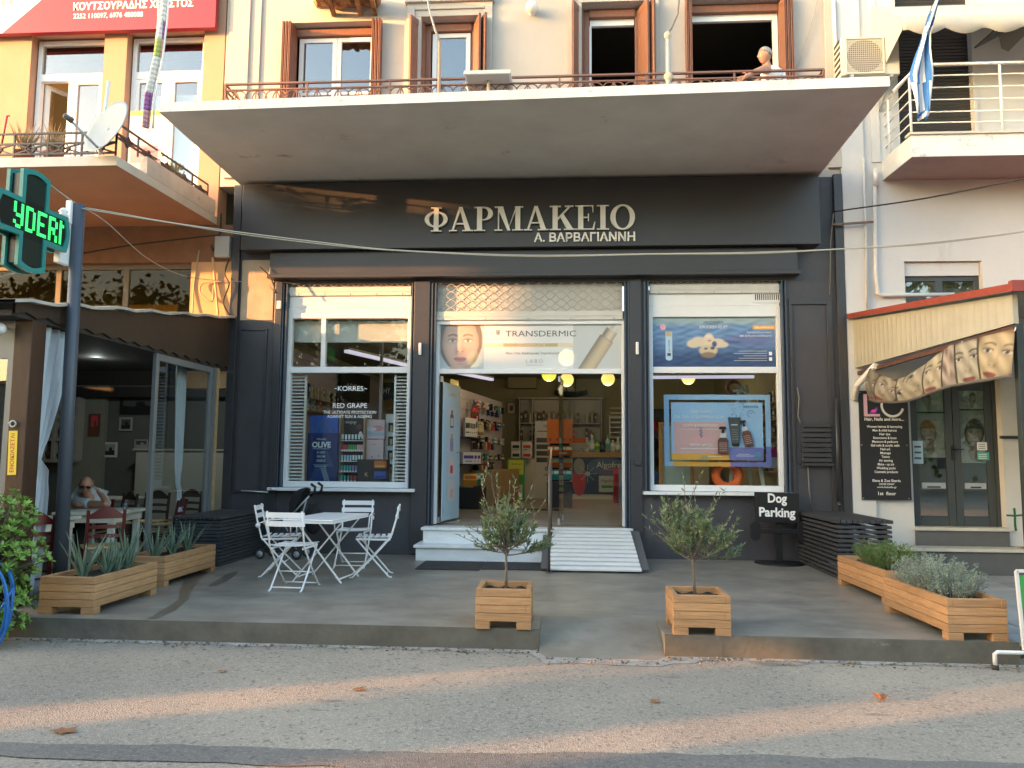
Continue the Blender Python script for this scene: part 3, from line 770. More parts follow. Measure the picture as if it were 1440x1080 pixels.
for i in range(na):
    for o_ in (-.055, .055):
        xc = RX0+d*(i+.5)+o_; rr = .105; arc = [(xc-rr, RY, 5.73)]+[(xc-rr*math.cos(math.pi*k/10), RY, 6.375+.125*math.sin(math.pi*k/10)) for k in range(11)]+[(xc+rr, RY, 5.73)]
        b.tube(arc, .009, 4, False)
    b.bar((RX0+d*(i+.5), RY, 5.72), (RX0+d*(i+.5), RY, 6.515), .014, .014)
b.build('balcony_railing', IRONB, ph)
# ------------------------------------------------------------------ inside of the pharmacy
def rp(x0, y0, x1, y1, Y):
    ym = (y0+y1)/2; xm = (x0+x1)/2
    return aY(x0, ym, Y).x, aY(x1, ym, Y).x, aY(xm, y1, Y).z, aY(xm, y0, Y).z
IY = 9.4; CZ = 3.5
b = MB(); b.box(-4.95, -4.9, .31, IY, 0, CZ+.1); b.box(3.9, 3.95, .31, IY, 0, CZ+.1); b.box(-4.9, 3.9, IY, IY+.1, 0, CZ+.1)
b.build('interior_wall', INWALL, ph)
b = MB(); b.box(-4.9, 3.9, .31, IY, CZ, CZ+.1); b.build('interior_ceiling', INCEIL, ph)
b = MB(); k = 0
y = .31; b.box(-4.9, 3.9, .31, IY, .3, .425)
b.box(-1.92, .86, .02, .30, .401, .425)
while y < IY-.02: b.box(-4.9, 3.9, y+.002, min(y+.16, IY)-.002, .43, FZ); y += .16
b.build('interior_floor', INFLOOR, ph)
b = MB(); b.box(-4.88, -4.80, 1.0, 8.6, .6, 3.3)
for i in range(14): b.box(-4.80, -4.79, 1.0, 8.6, .7+.19*i, .72+.19*i)
b.build('slatwall', LILAC, ph)
pa, pb = Vector((-2.02, 3.5, 0)), Vector((-1.52, 7.2, 0)); e = (pb-pa).normalized(); nn = Vector((e.y, -e.x, 0))
b = MB(); m_ = (pa+pb)/2; L_ = (pb-pa).length
b.obox((m_.x, m_.y, 1.58), (L_/2, .03, 1.13), e, nn, (0, 0, 1))
for i in range(11): b.obox(Vector((m_.x, m_.y, .65+.19*i))+nn*.034, (L_/2, .004, .012), e, nn, (0, 0, 1))
b.build('slatwall_partition', LILAC, ph)
# a lilac upright beside the window
r = rp(533, 480, 536.5, 640, 1.6); b = MB(); b.box(r[0], r[1], 1.6, 1.66, FZ, CZ); b.build('upright', LILAC, ph)
# lamps
GLOW = mat('globe_glow', (1, .75, .35), .5, emit=(1.0, .70, .17), estr=.125)
TUBEG = mat('tube_glow', (.8, .75, .9), .5, emit=(.85, .80, 1.0), estr=.07)
for i, (px, py, Y, lb) in enumerate(((667, 505, 2.9, 'yellow glowing globe lamp showing through the face poster over the door'), (797, 503, 2.9, 'yellow glowing globe lamp showing through the perfume spray of the door poster'), (772, 526, 4.4, 'greenish yellow globe lamp half hidden by the door transom'), (797, 534, 5.6, 'yellow globe lamp just right of the glass leaf edge'), (855, 533, 5.9, 'yellow globe lamp hanging alone over the counter'), (968, 531, 5.6, 'yellow globe lamp seen in the right shop window'))):
    p = aY(px, py, Y); t = thing('globe_lamp', lb, 'lamp', (p.x, p.y, CZ), 'globe lamps in the pharmacy')
    b = MB(); b.sphere(p, .15, n=20); b.build('globe', mat('bright_globe_glow', (1, .75, .35), .5, emit=(1.0, .66, .17), estr=.7) if i < 2 else GLOW if i != 2 else mat('globe_glow_green', (.8, .8, .1), .5, emit=(.72, .78, .07), estr=.10), t)
    b = MB(); b.tube([(p.x, p.y, p.z+.14), (p.x, p.y, CZ)], .012, 6); b.lathe((p.x, p.y, CZ-.03), [(.06, 0), (.06, .029)], 12); b.build('stem', WHITE, t)
    ld = bpy.data.lights.new('globe_light', 'POINT'); ld.energy = 1.1; ld.color = (1, .78, .5); ld.shadow_soft_size = .15
    lo = bpy.data.objects.new('globe_light', ld); COL.objects.link(lo); lo.parent = t; lo.location = (0, 0, p.z-.22-CZ)
def tubelight(p, q, lb):
    t = thing('tube_light', lb, 'ceiling light', tuple((p+q)/2), 'tube lights in the pharmacy')
    b = MB(); b.bar(p, q, .09, .05); b.build('diffuser', TUBEG, t)
    b = MB(); u = Vector((0, 0, .05)); b.bar(p+u, q+u, .11, .04); b.build('housing', WHITE, t)
    for s_ in (p, q): b = MB(); s2 = s_+(p+q-2*s_)*.08; b.tube([s2+u, (s2.x, s2.y, CZ)], .006, 5); b.build('hanger', GALV, t)
tubelight(aZ(487, 494, 3.3), aZ(577, 515, 3.3), 'long white tube light crossing the top of the left window')
tubelight(aZ(626, 521, 3.3), aZ(692, 534, 3.3), 'lilac white tube light inside the open doorway')
tubelight(aY(915, 531, 4.6), aY(1060, 530, 4.6), 'white tube light in the right window behind the blue poster')

# products
PC = {}
def item(kind, cols, wd, h, dp, loc, label, group, name=None, rz=0):
    key = (kind, cols, wd, h, dp)
    if key not in PC:
        b = MB(); c0, c1 = P_[cols[0]], P_[cols[1]]
        if kind == 'carton':
            b.m(c0); b.box(-wd/2, wd/2, -dp/2, dp/2, 0, h); b.m(c1); b.box(-wd*.42, wd*.42, -dp/2-.0015, -dp/2-.0002, h*.45, h*.72); b.box(-wd*.3, wd*.3, -dp/2-.0015, -dp/2-.0002, h*.2, h*.26)
        elif kind == 'bottle':
            b.m(c0); b.lathe((0, 0, 0), [(0, 0), (wd/2, .0), (wd/2, h*.62), (wd*.2, h*.76), (wd*.2, h*.80)], 10); b.m(c1); b.lathe((0, 0, 0), [(wd*.24, h*.80), (wd*.24, h), (0, h)], 8); b.lathe((0, 0, 0), [(wd/2+.001, h*.2), (wd/2+.001, h*.5)], 10)
        elif kind == 'tube':
            b.m(c0); n_ = 8; vs = []
            for (a, d_, z) in ((wd/2, dp/2, h*.22), (wd/2, dp*.3, h*.7), (wd/2, .003, h)):
                for k_ in range(n_): t_ = 2*math.pi*k_/n_; vs.append((a*math.cos(t_), d_*math.sin(t_), z))
            b.add(vs, [(i*n_+k_, i*n_+(k_+1) % n_, (i+1)*n_+(k_+1) % n_, (i+1)*n_+k_) for i in range(2) for k_ in range(n_)], True)
            b.m(c1); b.lathe((0, 0, 0), [(0, 0), (wd*.42, 0), (wd*.42, h*.22), (0, h*.225)], 8)
        elif kind == 'pouch':
            b.m(c0); b.add([(-wd/2, 0, 0), (wd/2, 0, 0), (wd/2, -dp/2, h*.5), (wd/2, 0, h), (-wd/2, 0, h), (-wd/2, -dp/2, h*.5)], [(0, 1, 2, 5), (5, 2, 3, 4), (0, 4, 3, 1)]); b.m(c1); b.box(-wd*.4, wd*.4, -dp*.45, -dp*.3, h*.6, h*.85)
        o = b.build(name or kind, None); off = o.location.copy()
        o.data.transform(Matrix.Translation(off)); o.location = (0, 0, 0); PC[key] = o; 
    else:
        o = PC[key].copy(); COL.objects.link(o)
    o.location = loc; o.rotation_euler = (0, 0, rz)
    return tag(o, label, {'carton': 'carton', 'bottle': 'bottle', 'tube': 'tube', 'pouch': 'sachet'}[kind], group)
def shelf_unit(name, label, cat, x0, x1, y0, y1, zs, z1, mt, back=None, th=.025, group=None):
    t = thing(name, label, cat, ((x0+x1)/2, (y0+y1)/2, FZ), group)
    for x in (x0, x1-th): b = MB(); b.box(x, x+th, y0, y1, FZ, z1); b.build('side_panel', mt, t)
    b = MB(); b.box(x0+th, x1-th, y1-.015, y1, FZ, z1); b.build('back_panel', back or mt, t)
    for z in zs: b = MB(); b.box(x0+th, x1-th, y0+.005, y1-.016, z-.012, z+.012); b.build('shelf', mt, t)
    return t
# wall shelves seen in the left window, with two rows of cartons and bottles
sh = thing('wall_shelf', 'brown wall shelf of cartons at the left of the left window', 'shelf', (-4.6, 4.2, 2.2))
rows = []
for (pa_, pb_, nm) in (((432, 563), (478, 568), 'upper'), ((432, 580), (478, 583), 'lower')):
    p, q = aX(pa_[0], pa_[1], -4.62), aX(pb_[0], pb_[1], -4.62); z = (p.z+q.z)/2
    b = MB(); b.box(-4.785, -4.48, p.y-.2, q.y+.3, z-.02, z); b.build('shelf_board', OAKL, sh); rows.append((p.y-.1, q.y+.2, z, nm))
for y0, y1, z, nm in rows:
    n = 13; y = y0
    kinds = (('navy', 'white', .10, .26, 'navy'), ('white', 'black', .07, .22, 'white and black'), ('white', 'lime', .08, .24, 'white and green'), ('black', 'white', .07, .20, 'black'), ('cream', 'gold', .09, .26, 'cream')) if nm == 'upper' else (('white', 'teal', .06, .22, 'white and teal'), ('palepink', 'crimson', .06, .20, 'pale pink'), ('white', 'dgrey', .12, .12, 'low white'), ('white', 'black', .09, .12, 'small white'))
    for i in range(n):
        c_ = kinds[(i*2+(i//3)) % len(kinds)]
        item('carton', c_[:2], .07, c_[3]*rnd.choice((1, 1, .9)), c_[2], (-4.60, y0+(y1-y0)*i/n, z), '%s carton on the %s brown shelf in the left window' % (c_[4], nm), 'cartons on the brown wall shelf', rz=rad(90))
def board(name, label, cat, r, Y, mt, th=.02, kind_parts=None):
    cv = Canvas((r[0], Y, r[2]), th=th); cv.W = r[1]-r[0]; cv.H = r[3]-r[2]; cv.board(0, 0, cv.W, cv.H, mt, th); return cv
def fin(cv, name, label, cat, group=None): return tag(cv.build(name, None), label, cat, group)
# wall boards in the left window
cv = Canvas(aX(452, 558, -4.785), Vector((0, 1, 0)), EYF, th=.008)
cv.text('LIERAC', .9, 0.62, .28, P_['grey'], width=1.3); tag(cv.build('wall_lettering', None), 'grey lettering on the white wall above the product shelves', 'lettering')
cv = Canvas(aX(479, 560, -4.70), Vector((.15, 1, 0)), EYF, th=.02); cv.board(0, 0, 1.55, .62, P_['black']); cv.text('ARGAN', .75, .22, .2, P_['white'], width=1.0); fin(cv, 'wall_board', 'black lettered board on the wall behind the glass lettering', 'sign')
r = rp(539, 538, 556, 562, 2.4); cv = board('', '', '', r, 2.4, P_['black']); cv.text('HY', cv.W*.3, cv.H*.35, cv.H*.5, P_['white'], width=cv.W*.55); fin(cv, 'hanging_board', 'small black board reading HY beside the right louvre', 'sign')
# blue cardboard totem
r = rp(432, 584, 474, 690, .62); r = (r[0], r[1], .98, r[3]); t = thing('cardboard_totem', 'tall navy cardboard totem reading OLIVE in the left window', 'display stand', ((r[0]+r[1])/2, .7, .98))
W_, Hh = r[1]-r[0], r[3]-r[2]
cv = Canvas((r[0], .62, r[2]), th=.16); cv.board(0, 0, W_, Hh*.74, P_['navy'], .16)
def frond(cv, u, v, a, l, mt, n=7):
    for i in range(n):
        t_ = i/n; c_ = (u+math.cos(a)*l*t_, v+math.sin(a)*l*t_)
        for s_ in (-1, 1):
            a2 = a+s_*.7; cv.poly([c_, (c_[0]+math.cos(a2-.15)*l*.16, c_[1]+math.sin(a2-.15)*l*.16), (c_[0]+math.cos(a2)*l*.30, c_[1]+math.sin(a2)*l*.30), (c_[0]+math.cos(a2+.15)*l*.16, c_[1]+math.sin(a2+.15)*l*.16)], mt)
    cv.line([(u, v), (u+math.cos(a)*l, v+math.sin(a)*l)], .004, mt)
for u, v, a, l, c_ in ((.08, .02, 1.2, .26, 'sea'), (.3, .02, 1.9, .24, 'paleblue'), (.18, .0, 1.5, .2, 'blue'), (.36, .25, 2.0, .25, 'sea'), (.35, .55, 2.3, .2, 'blue')): frond(cv, u*W_/.42, v, a, l, P_[c_])
cv.text('PURE GREEK', W_/2, Hh*.64, .03, P_['white'], width=.15); cv.text('OLIVE', W_/2, Hh*.53, .12, P_['white'], width=W_*.62, bold=.03)
for i, s_ in enumerate(('A GIFT', 'FROM', 'GREECE')): cv.text(s_, W_/2, Hh*(.44-.06*i), .05, P_['lgrey'], width=.14-.02*(i == 1), bold=.01)
cv.rect(W_*.22, Hh*.505, W_*.78, Hh*.512, P_['paleblue']); cv.rect(W_*.25, Hh*.27, W_*.75, Hh*.276, P_['paleblue']); cv.rect(W_*.3, Hh*.25, W_*.7, Hh*.256, P_['paleblue'])
cv.build('body', None, t)
cv = Canvas((r[0]+.015, .66, r[2]+Hh*.741), th=.08); cv.board(0, 0, W_-.03, Hh*.26, P_['blue'], .08)
for u, a in ((.05, .9), (.2, 1.6), (.36, 2.2)): frond(cv, u, .01, a, .2, P_['sea'])
cv.build('header', None, t)
# stand of sun tubes
r = rp(476, 583, 512, 690, .75); t = thing('tube_stand', 'wooden edged black stand of sun cream tubes beside the blue totem', 'display stand', ((r[0]+r[1])/2, .85, .98))
for x in (r[0], r[1]-.02): b = MB(); b.box(x, x+.02, .75, .95, .98, r[3]); b.build('side_panel', OAKL, t)
cv = Canvas((r[0]+.02, .95, .98), th=.01); cv.board(0, 0, r[1]-r[0]-.04, r[3]-.98, P_['black'])
hh = r[3]-.98; cv.ell(.24, hh*.83, .045, .045, P_['brown']); cv.line([(.14+.035*math.cos(a_*.3), hh*.86+.035*math.sin(a_*.3)) for a_ in range(11)], .012, P_['lgrey']); cv.ell(.27, hh*.72, .03, .045, P_['white']); cv.rect(.02, hh*.88, .2, hh*.91, P_['grey'])
cv.build('back_panel', None, t)
tubes = ((.625, (('white', 'lav', 4, 'lavender'), ('white', 'brown', 3, 'brown'))), (.475, (('red', 'white', 3, 'red'), ('green', 'white', 4, 'green'), ('pink', 'white', 3, 'pink'))), (.325, (('paleblue', 'white', 4, 'pale blue'), ('white', 'teal', 4, 'white and teal'))), (.175, (('teal', 'white', 4, 'teal'), ('lav', 'white', 4, 'lavender blue'))), (.03, (('teal', 'white', 3, 'dark teal'), ('crimson', 'white', 4, 'crimson'))))
names = ('top', 'second', 'third', 'fourth', 'lowest')
for (fr, sets), nm in zip(tubes, names):
    z = .98+hh*fr; b = MB(); b.box(r[0]+.02, r[1]-.02, .76, .94, z-.008, z); b.build('shelf', P_['white'], t)
    n = sum(q[2] for q in sets); i = 0
    for c0, c1, k, cn in sets:
        for j in range(k):
            item('tube', (c0, c1), .034, .095, .03, (r[0]+.045+(r[1]-r[0]-.09)*i/(n-1), .80, z), '%s sun cream tube on the %s shelf of the tube stand' % (cn, nm), 'sun cream tubes on the stand'); i += 1
# pink boards
r = rp(514, 590, 541, 617, .9); cv = board('', '', '', r, .9, P_['palepink']); cv.ell(cv.W*.65, cv.H*.55, cv.W*.3, cv.H*.16, P_['pink']); cv.rect(0, cv.H*.15, cv.W, cv.H*.33, P_['paleblue']); cv.ell(cv.W*.3, cv.H*.5, cv.W*.28, cv.H*.1, P_['white']); cv.build('x', None); o = COL.objects[-1]; o.name = 'cardboard_display'; tag(o, 'pink clouded cardboard panel standing in the left window', 'display panel')
r = rp(513, 618, 539, 646, .88); cv = board('', '', '', r, .88, P_['palepink'], .12); cv.text('rose', cv.W/2, cv.H*.72, .035, P_['crimson']); cv.ell(cv.W*.4, cv.H*.12, .012, .012, P_['crimson']); cv.ell(cv.W*.75, cv.H*.18, .01, .01, P_['crimson']); fin(cv, 'cardboard_box', 'plain pale pink box under the clouded pink panel', 'box')
r = rp(541, 582, 556, 690, 1.0); t = thing('display_column', 'white display column with square niches behind the right louvre', 'display stand', ((r[0]+r[1])/2, 1.1, .98))
b = MB(); b.box(r[0], r[1], 1.02, 1.2, .98, r[3]); b.build('body', P_['white'], t)
for k in range(4):
    z = r[3]-.28-.22*k; b = MB(); b.m(P_['black']).box(r[0]+.05, r[1]-.02, 1.0, 1.019, z, z+.14); b.m(P_['gold']).box(r[0]+.08, r[1]-.05, .985, .999, z, z+.10); b.build('niche', None, t)
r = rp(502, 646, 543, 690, .58); b = MB(); b.m(P_['black']).box(r[0], r[1], .58, .80, .98, r[3]); cvx = None
bx = b.build('gift_box', None); tag(bx, 'large black gift box at the foot of the pink boxes', 'box')
cv = Canvas((r[0], .579, .98), th=.001); cv.text('K', (r[1]-r[0])*.33, .12, .09, P_['gold']); cv.build('emblem', None, bx)
for (y0, y1, c0, c1, cn) in ((648, 658, 'orange', 'amber', 'orange'), (663, 673, 'blue', 'navy', 'blue')):
    q = rp(526, y0, 543, y1, .555); b = MB(); b.m(P_[c0]).box(q[0], q[1], .555, .578, q[2], q[3]); b.m(P_[c1]).box(q[0]+.02, q[1]-.02, .552, .5545, q[2]+.012, q[2]+.04); tag(b.build('soap_packet', None), '%s packet leaning on the black gift box' % cn, 'packet', 'packets on the black gift box')
# floor of the window display
b = MB(); b.box(-4.1, -2.3, .31, 1.35, .90, .975); b.build('display_plinth', MELA, ph)
b = MB(); b.box(1.2, 3.1, .31, 1.35, .90, .975); b.build('display_plinth', MELA, ph)
# louvred screens
for x0, x1, lb in ((403, 430, 'left'), (553.5, 577.5, 'right')):
    q0, q1 = aY(x0, 600, .17).x, aY(x1, 600, .17).x; z0, z1 = 1.04, 2.62
    t = thing('louvre_screen', '%s white louvred screen inside the left shop window' % lb, 'louvre', ((q0+q1)/2, .17, z0), 'louvred screens in the left window')
    fr = MB(); fr.box(q0, q0+.025, .155, .19, z0, z1); fr.build('stile', WHITE, t); fr = MB(); fr.box(q1-.035, q1, .155, .19, z0, z1); fr.build('stile', mat('beige_stile', (.62, .54, .46), .6), t)
    n = 31; b = MB()
    for i in range(n): z = z0+(z1-z0)*(i+.5)/n; b.bar((q0+.026, .172, z), (q1-.036, .172, z), .028, .012, (0, -.5, 1))
    b.build('slats', WHITE, t)
# blind in the top light of the left window
r = rp(407, 452, 580, 481, .24); b = MB(); b.box(r[0], r[1], .235, .24, r[2], r[3]); b.tube([(r[0], .237, r[2]), (r[1], .237, r[2])], .012, 8); tag(b.build('roller_blind', mat('blind_cloth', (.52, .52, .48), .8, var=.03)), 'cream roller blind half drawn in the top of the left window', 'blind')
# lettering on the glass
cv = Canvas((0, SY-.001, 0), th=.001)
def gl(s_, px0, px1, py, sz, bold=.03):
    a, c_ = aY(px0, py, SY), aY(px1, py, SY); cv.text(s_, (a.x+c_.x)/2, a.z, sz, P_['white'], width=c_.x-a.x, bold=bold*.4)
gl('KORRES', 475, 511, 549.5, .10); gl('RED GRAPE', 468, 516, 573.5, .10); gl('THE ULTIMATE PROTECTION', 454.5, 529, 581.5, .062); gl('AGAINST SUN & AGEING', 460, 523, 587.5, .062)
for x0, x1 in ((470, 474), (512, 516)):
    a, c_ = aY(x0, 547, SY), aY(x1, 547, SY); cv.rect(a.x, a.z, c_.x, a.z+.01, P_['white'])
o = cv.build('window_lettering', None, win1)

# transom poster over the door
POSTER = mat('translucent_poster_film', (.80, .85, .87), .35, trans=.35)
tz0, tz1, tx0, tx1 = 2.70, 3.36, DR[0]+.09, DR[1]-.085
t = thing('transom_poster', 'pale advertising film with a woman\'s face over the pharmacy door', 'poster', ((tx0+tx1)/2, SY, tz0))
b = MB(); b.box(tx0, tx1, SY-.004, SY+.004, tz0, tz1); b.build('film', POSTER, t)
W_, H_ = tx1-tx0, tz1-tz0
PF = lambda n: MATS.get('film_'+n) or mat('film_'+n, tuple(P_[n].node_tree.nodes['Principled BSDF'].inputs[0].default_value)[:3], .4, trans=.06)
cv = Canvas((tx0, SY-.0045, tz0), th=.001, lay=.0004)
u0 = .30; vc = H_*.47
FC = (.31, .365)
raster('face_print', t, lambda u, v: Vector((tx0+.012+.65*u, SY-.0050, tz0+.004+(H_-.008)*v)), 84, 92, lambda u, v: portrait((.012+.65*u-FC[0])/.425, (.004+(H_-.008)*v-FC[1])/.44, (.50, .58, .63), (.66, .44, .35), (.14, .085, .055), (.50, .17, .17), .74), 'film')
# band, words, bottle
cv.rect(.62, H_*.50, 2.1, H_*.585, PF('lgold')); cv.rect(.95, H_*.505, 1.75, H_*.58, PF('gold')); cv.text('Οξυγόνωση', 1.36, H_*.525, .05, PF('cream'), width=.4)
cv.text('TRANSDERMIC', 1.50, H_*.735, .125, PF('dgrey'), width=1.04)
cv.line([(.845, H_*.87), (.845, H_*.80), (.87, H_*.77), (.895, H_*.80), (.895, H_*.87), (.845, H_*.87)], .008, PF('dgrey')); cv.rect(.86, H_*.80, .88, H_*.85, PF('dgrey'))
cv.text('Νου στην Διαδερμική Τεχνολογία', 1.38, H_*.335, .046, PF('dgrey'), width=.78)
cv.text('LABO', 1.41, H_*.14, .075, PF('grey'), width=.25, spacing=1.5); cv.rect(1.28, H_*.085, 1.54, H_*.095, PF('grey'))
def q4(u, v, l, wd, a, m_): 
    d = Vector((math.cos(a), math.sin(a))); n_ = Vector((-d.y, d.x))*wd/2; p = Vector((u, v)); cv.poly([tuple(p-n_), tuple(p+n_), tuple(p+d*l+n_), tuple(p+d*l-n_)][::-1], m_)
ba = rad(57)
d_ = Vector((math.cos(ba), math.sin(ba))); n_ = Vector((d_.y, -d_.x))
def bp(s_, tt): q = Vector((2.20, .012))+d_*s_+n_*tt; return (q.x, q.y)
def gfn(u, v):
    X_, Y_ = 1.98+.72*u, H_*v; s1 = (X_-2.18)*d_.x+(Y_-.0)*d_.y; tt = (X_-2.18)*n_.x+(Y_-.0)*n_.y; c = np.tile(np.array((.58, .63, .65)), (len(u), 1)); wd = .115
    sh = (.62+.38*np.sin(tt/wd*2.2+1.1)+.05*np.sin(s1*140+3*np.sin(tt*40)))[:, None]; g_ = np.array((.52, .43, .27))*sh*1.15
    def put(c, m, q): m = np.clip(m, 0, 1)[:, None]; return c*(1-m)+q*m
    c = put(c, (1-sm(wd-.008, wd+.004, np.abs(tt)))*(1-sm(.53, .55, s1)), g_); c = put(c, (1-sm(.085, .095, np.abs(tt)))*sm(.53, .54, s1)*(1-sm(.68, .69, s1)), np.array((.66, .58, .42))*(.55+.45*np.sin(tt*26+1))[:, None]); c = put(c, (1-sm(.05, .06, np.abs(tt)))*sm(.69, .70, s1)*.8, np.array((.72, .74, .74))*(.8+.2*np.sin(tt*60))[:, None])
    c = put(c, (np.abs(s1-.535) < .008)*(np.abs(tt) < wd)*.6, np.array((.25, .2, .12))); return c
raster('bottle_print', t, lambda u, v: Vector((tx0+1.98+.72*u*.985, SY-.0051, tz0+.003+(H_-.006)*v)), 100, 80, gfn, 'film')
cv.build('print', None, t)

# vertical product banner on the open left leaf
e = Vector((math.cos(LA), math.sin(LA), 0)); nn = Vector((e.y, -e.x, 0))
cv = Canvas(Vector((DR[0]+.12, SY+.05, FZ+.03))+nn*.03, e, EYF, th=.012)
cv.board(0.02, 0, .84, 2.05, P_['paleblue']); cv.text('LABO', .42, 1.86, .07, P_['grey'], width=.4)
for i, (c0, c1) in enumerate((('dgrey', 'lgrey'), ('grey', 'lav'), ('palepink', 'crimson'), ('lgrey', 'pink'))):
    v = 1.38-.36*i; cv.rect(.22, v-.02, .62, v+.30, P_['lgrey']); cv.rect(.34, v, .50, v+.2, P_[c0]); cv.rect(.36, v+.03, .48, v+.15, P_[c1]); cv.rect(.38, v+.2, .46, v+.27, P_[c0])
cv.text('LABO', .08, .1, .06, P_['pink'], rot=rad(90), align='l'); fin(cv, 'door_banner', 'tall pale banner of perfume bottles on the open left door leaf', 'banner')

# gondola on the partition: white files, purple boxes, baskets
GN = nn_ = Vector(((pb-pa).normalized().y, -(pb-pa).normalized().x, 0)); GE = (pb-pa).normalized()
def gp(s_, off, z): q = pa+GE*s_+GN*off; return Vector((q.x, q.y, z))
t = thing('display_counter', 'pale wooden display drawer unit at the foot of the lilac wall', 'cabinet', tuple(gp(1.9, .3, FZ)))
b = MB(); b.obox(gp(2.0, .30, FZ+.36), (1.3, .24, .35), GE, GN, (0, 0, 1)); b.build('carcass', OAKL, t)
for k in range(3): b = MB(); b.obox(gp(1.15+.85*k, .545, FZ+.36), (.40, .008, .31), GE, GN, (0, 0, 1)); b.build('drawer_front', OAKL, t)
b = MB(); b.obox(gp(.15, .22, FZ+.22), (.32, .22, .21), GE, GN, (0, 0, 1)); tag(b.build('black_crate', BLACK), 'black crate on the floor below the bread basket shelf', 'crate')
ros = thing('shelf_bracket', 'stepped white shelves of files and boxes on the lilac wall', 'shelf', tuple(gp(.3, .2, 1)))
for z, d_ in ((1.78, .22), (1.27, .26), (.86, .30)): b = MB(); b.obox(gp(.45, d_/2+.04, z), (.62, d_/2, .012), GE, GN, (0, 0, 1)); b.build('shelf_board', BLACK if z > 1 else OAKL, ros)
for k in range(5): item('carton', ('white', 'dgrey'), .10, .36 if k < 4 else .42, .2, gp(-.02+.14*k, .16, 1.793), 'white lever file on the top black shelf by the lilac wall', 'white files on the shelf', 'lever_file', rz=rad(20))
for k in range(3): item('carton', ('white', 'purple'), .22, .22, .2, gp(.0+.26*k, .18, 1.283), 'white box with purple lettering under the white files', 'purple lettered boxes', rz=rad(20))
for k, (c0, c1, cn) in enumerate((('amber', 'orange', 'amber'), ('teal', 'white', 'teal'), ('white', 'teal', 'white'))): item('pouch', (c0, c1), .26, .22, .2, gp(.0+.26*k, .24, .873), '%s bag on the oak shelf below the purple boxes' % cn, 'bags on the oak shelf', rz=rad(10))
for k in range(3):
    for j in range(5):
        c_ = (('black', 'grey'), ('crimson', 'brown'), ('dgrey', 'lgold'), ('gold', 'cream'), ('navy', 'grey'))[(k*2+j*3) % 5]
        item('carton', c_, .13, .16, .1, gp(.9+.34*j, .12, 1.15+.42*k), '%s packet hanging on the lilac wall, %s row' % ({'black': 'black', 'crimson': 'crimson', 'dgrey': 'dark grey', 'gold': 'golden', 'navy': 'navy'}[c_[0]], ('lowest', 'middle', 'upper')[k]), 'packets on the lilac wall', rz=rad(82))
for k in range(2):
    for j in range(7): item('carton', ('navy', 'lgrey') if j > 3 else ('grey', 'lav'), .15, .17, .06, gp(.5+.42*j, .07, 2.02+.3*k), '%s blister pack high on the lilac wall, %s row' % ('navy' if j > 3 else 'grey', ('lower', 'top')[k]), 'blister packs high on the lilac wall', rz=rad(82))
RC = (('black', 'dgrey'), ('crimson', 'palepink'), ('lgrey', 'navy'), ('gold', 'brown'), ('navy', 'sky'), ('teal', 'white'), ('white', 'purple'), ('brown', 'cream'))
RN = ('black', 'crimson', 'light grey', 'golden', 'navy', 'teal', 'white', 'brown')
for k in range(5):
    for j in range(14):
        q = (j*5+k*3+j//4) % 8; item(('carton', 'pouch', 'bottle')[(j+k) % 3 if q else 0], RC[q], .085, .14, .06, gp(.75+.2*j, .10+.03*(j % 2), .98+.36*k), 'small %s product on stock row %s along the lilac wall' % (RN[q], ('one', 'two', 'three', 'four', 'five')[k]), 'small products along the lilac wall', rz=rad(82))
for k in range(3):
    for j in range(9):
        q = (j*3+k*2) % 8; item(('bottle', 'carton')[(j+k) % 2], RC[q], .09, .20, .09, (1.9+.16*j, 9.2, 1.75+.34*k), 'small %s stock on level %s of the wall right of the bookshelf' % (RN[q], ('one', 'two', 'three')[k]), 'stock right of the bookshelf')
    b = MB(); b.box(1.75, 3.4, 9.05, 9.39, 1.725+.34*k, 1.748+.34*k); tag(b.build('stock_shelf', MELA), '%s pale stock shelf right of the bookshelf' % ('lowest', 'middle', 'highest')[k], 'shelf', 'stock shelves right of the bookshelf')
for j in range(4): item('bottle', ('red', 'brown') if j < 2 else ('gold', 'cream'), .12, .26, .12, gp(.35+.2*j, .2, 2.16-.3*(j > 1)), '%s bottle above the white files' % ('red' if j < 2 else 'golden'), 'bottles above the files')
# white column of cardboard, leaflet stand, green poster, orange stand
r = rp(752, 592, 780, 698, 7.6); cv = board('', '', '', (r[0], r[1], FZ, r[3]), 7.6, P_['lgrey'], .3)
for k in range(4): cv.rect(.04, cv.H*(.72-.085*k), .36, cv.H*(.78-.085*k), P_['dgrey'])
cv.text('GOLD', .42, cv.H*.36, .13, P_['black'], bold=.02); cv.text('new', .3, cv.H*.29, .1, P_['dgrey']); cv.rect(.06, cv.H*.86, .46, cv.H*.87, P_['dgrey']); cv.text('GUM', .3, cv.H*.92, .09, P_['dgrey']); fin(cv, 'cardboard_column', 'tall grey cardboard column with four small slots beside the orange stand', 'display stand')
t = thing('snack_stand', 'orange topped stand hung with orange and blue packets behind the glass door edge', 'display stand', (aY(787, 690, 4.1).x, 4.2, FZ))
r = rp(769, 589, 805, 711, 4.1); b = MB(); b.box(r[0], r[1], 4.1, 4.4, FZ, FZ+.5); b.build('base', BLACK, t)
b = MB(); b.box(r[0]+.05, r[1]-.05, 4.36, 4.40, FZ+.5, r[3]-.45); b.build('back_panel', BLACK, t)
cv = Canvas((r[0], 4.12, r[3]-.48), th=.25); cv.board(0, 0, r[1]-r[0], .48, P_['orange'], .25)
for k in range(4): cv.rect(.05+.13*k, .05, .09+.13*k, .1, P_['red'])
cv.build('header', None, t)
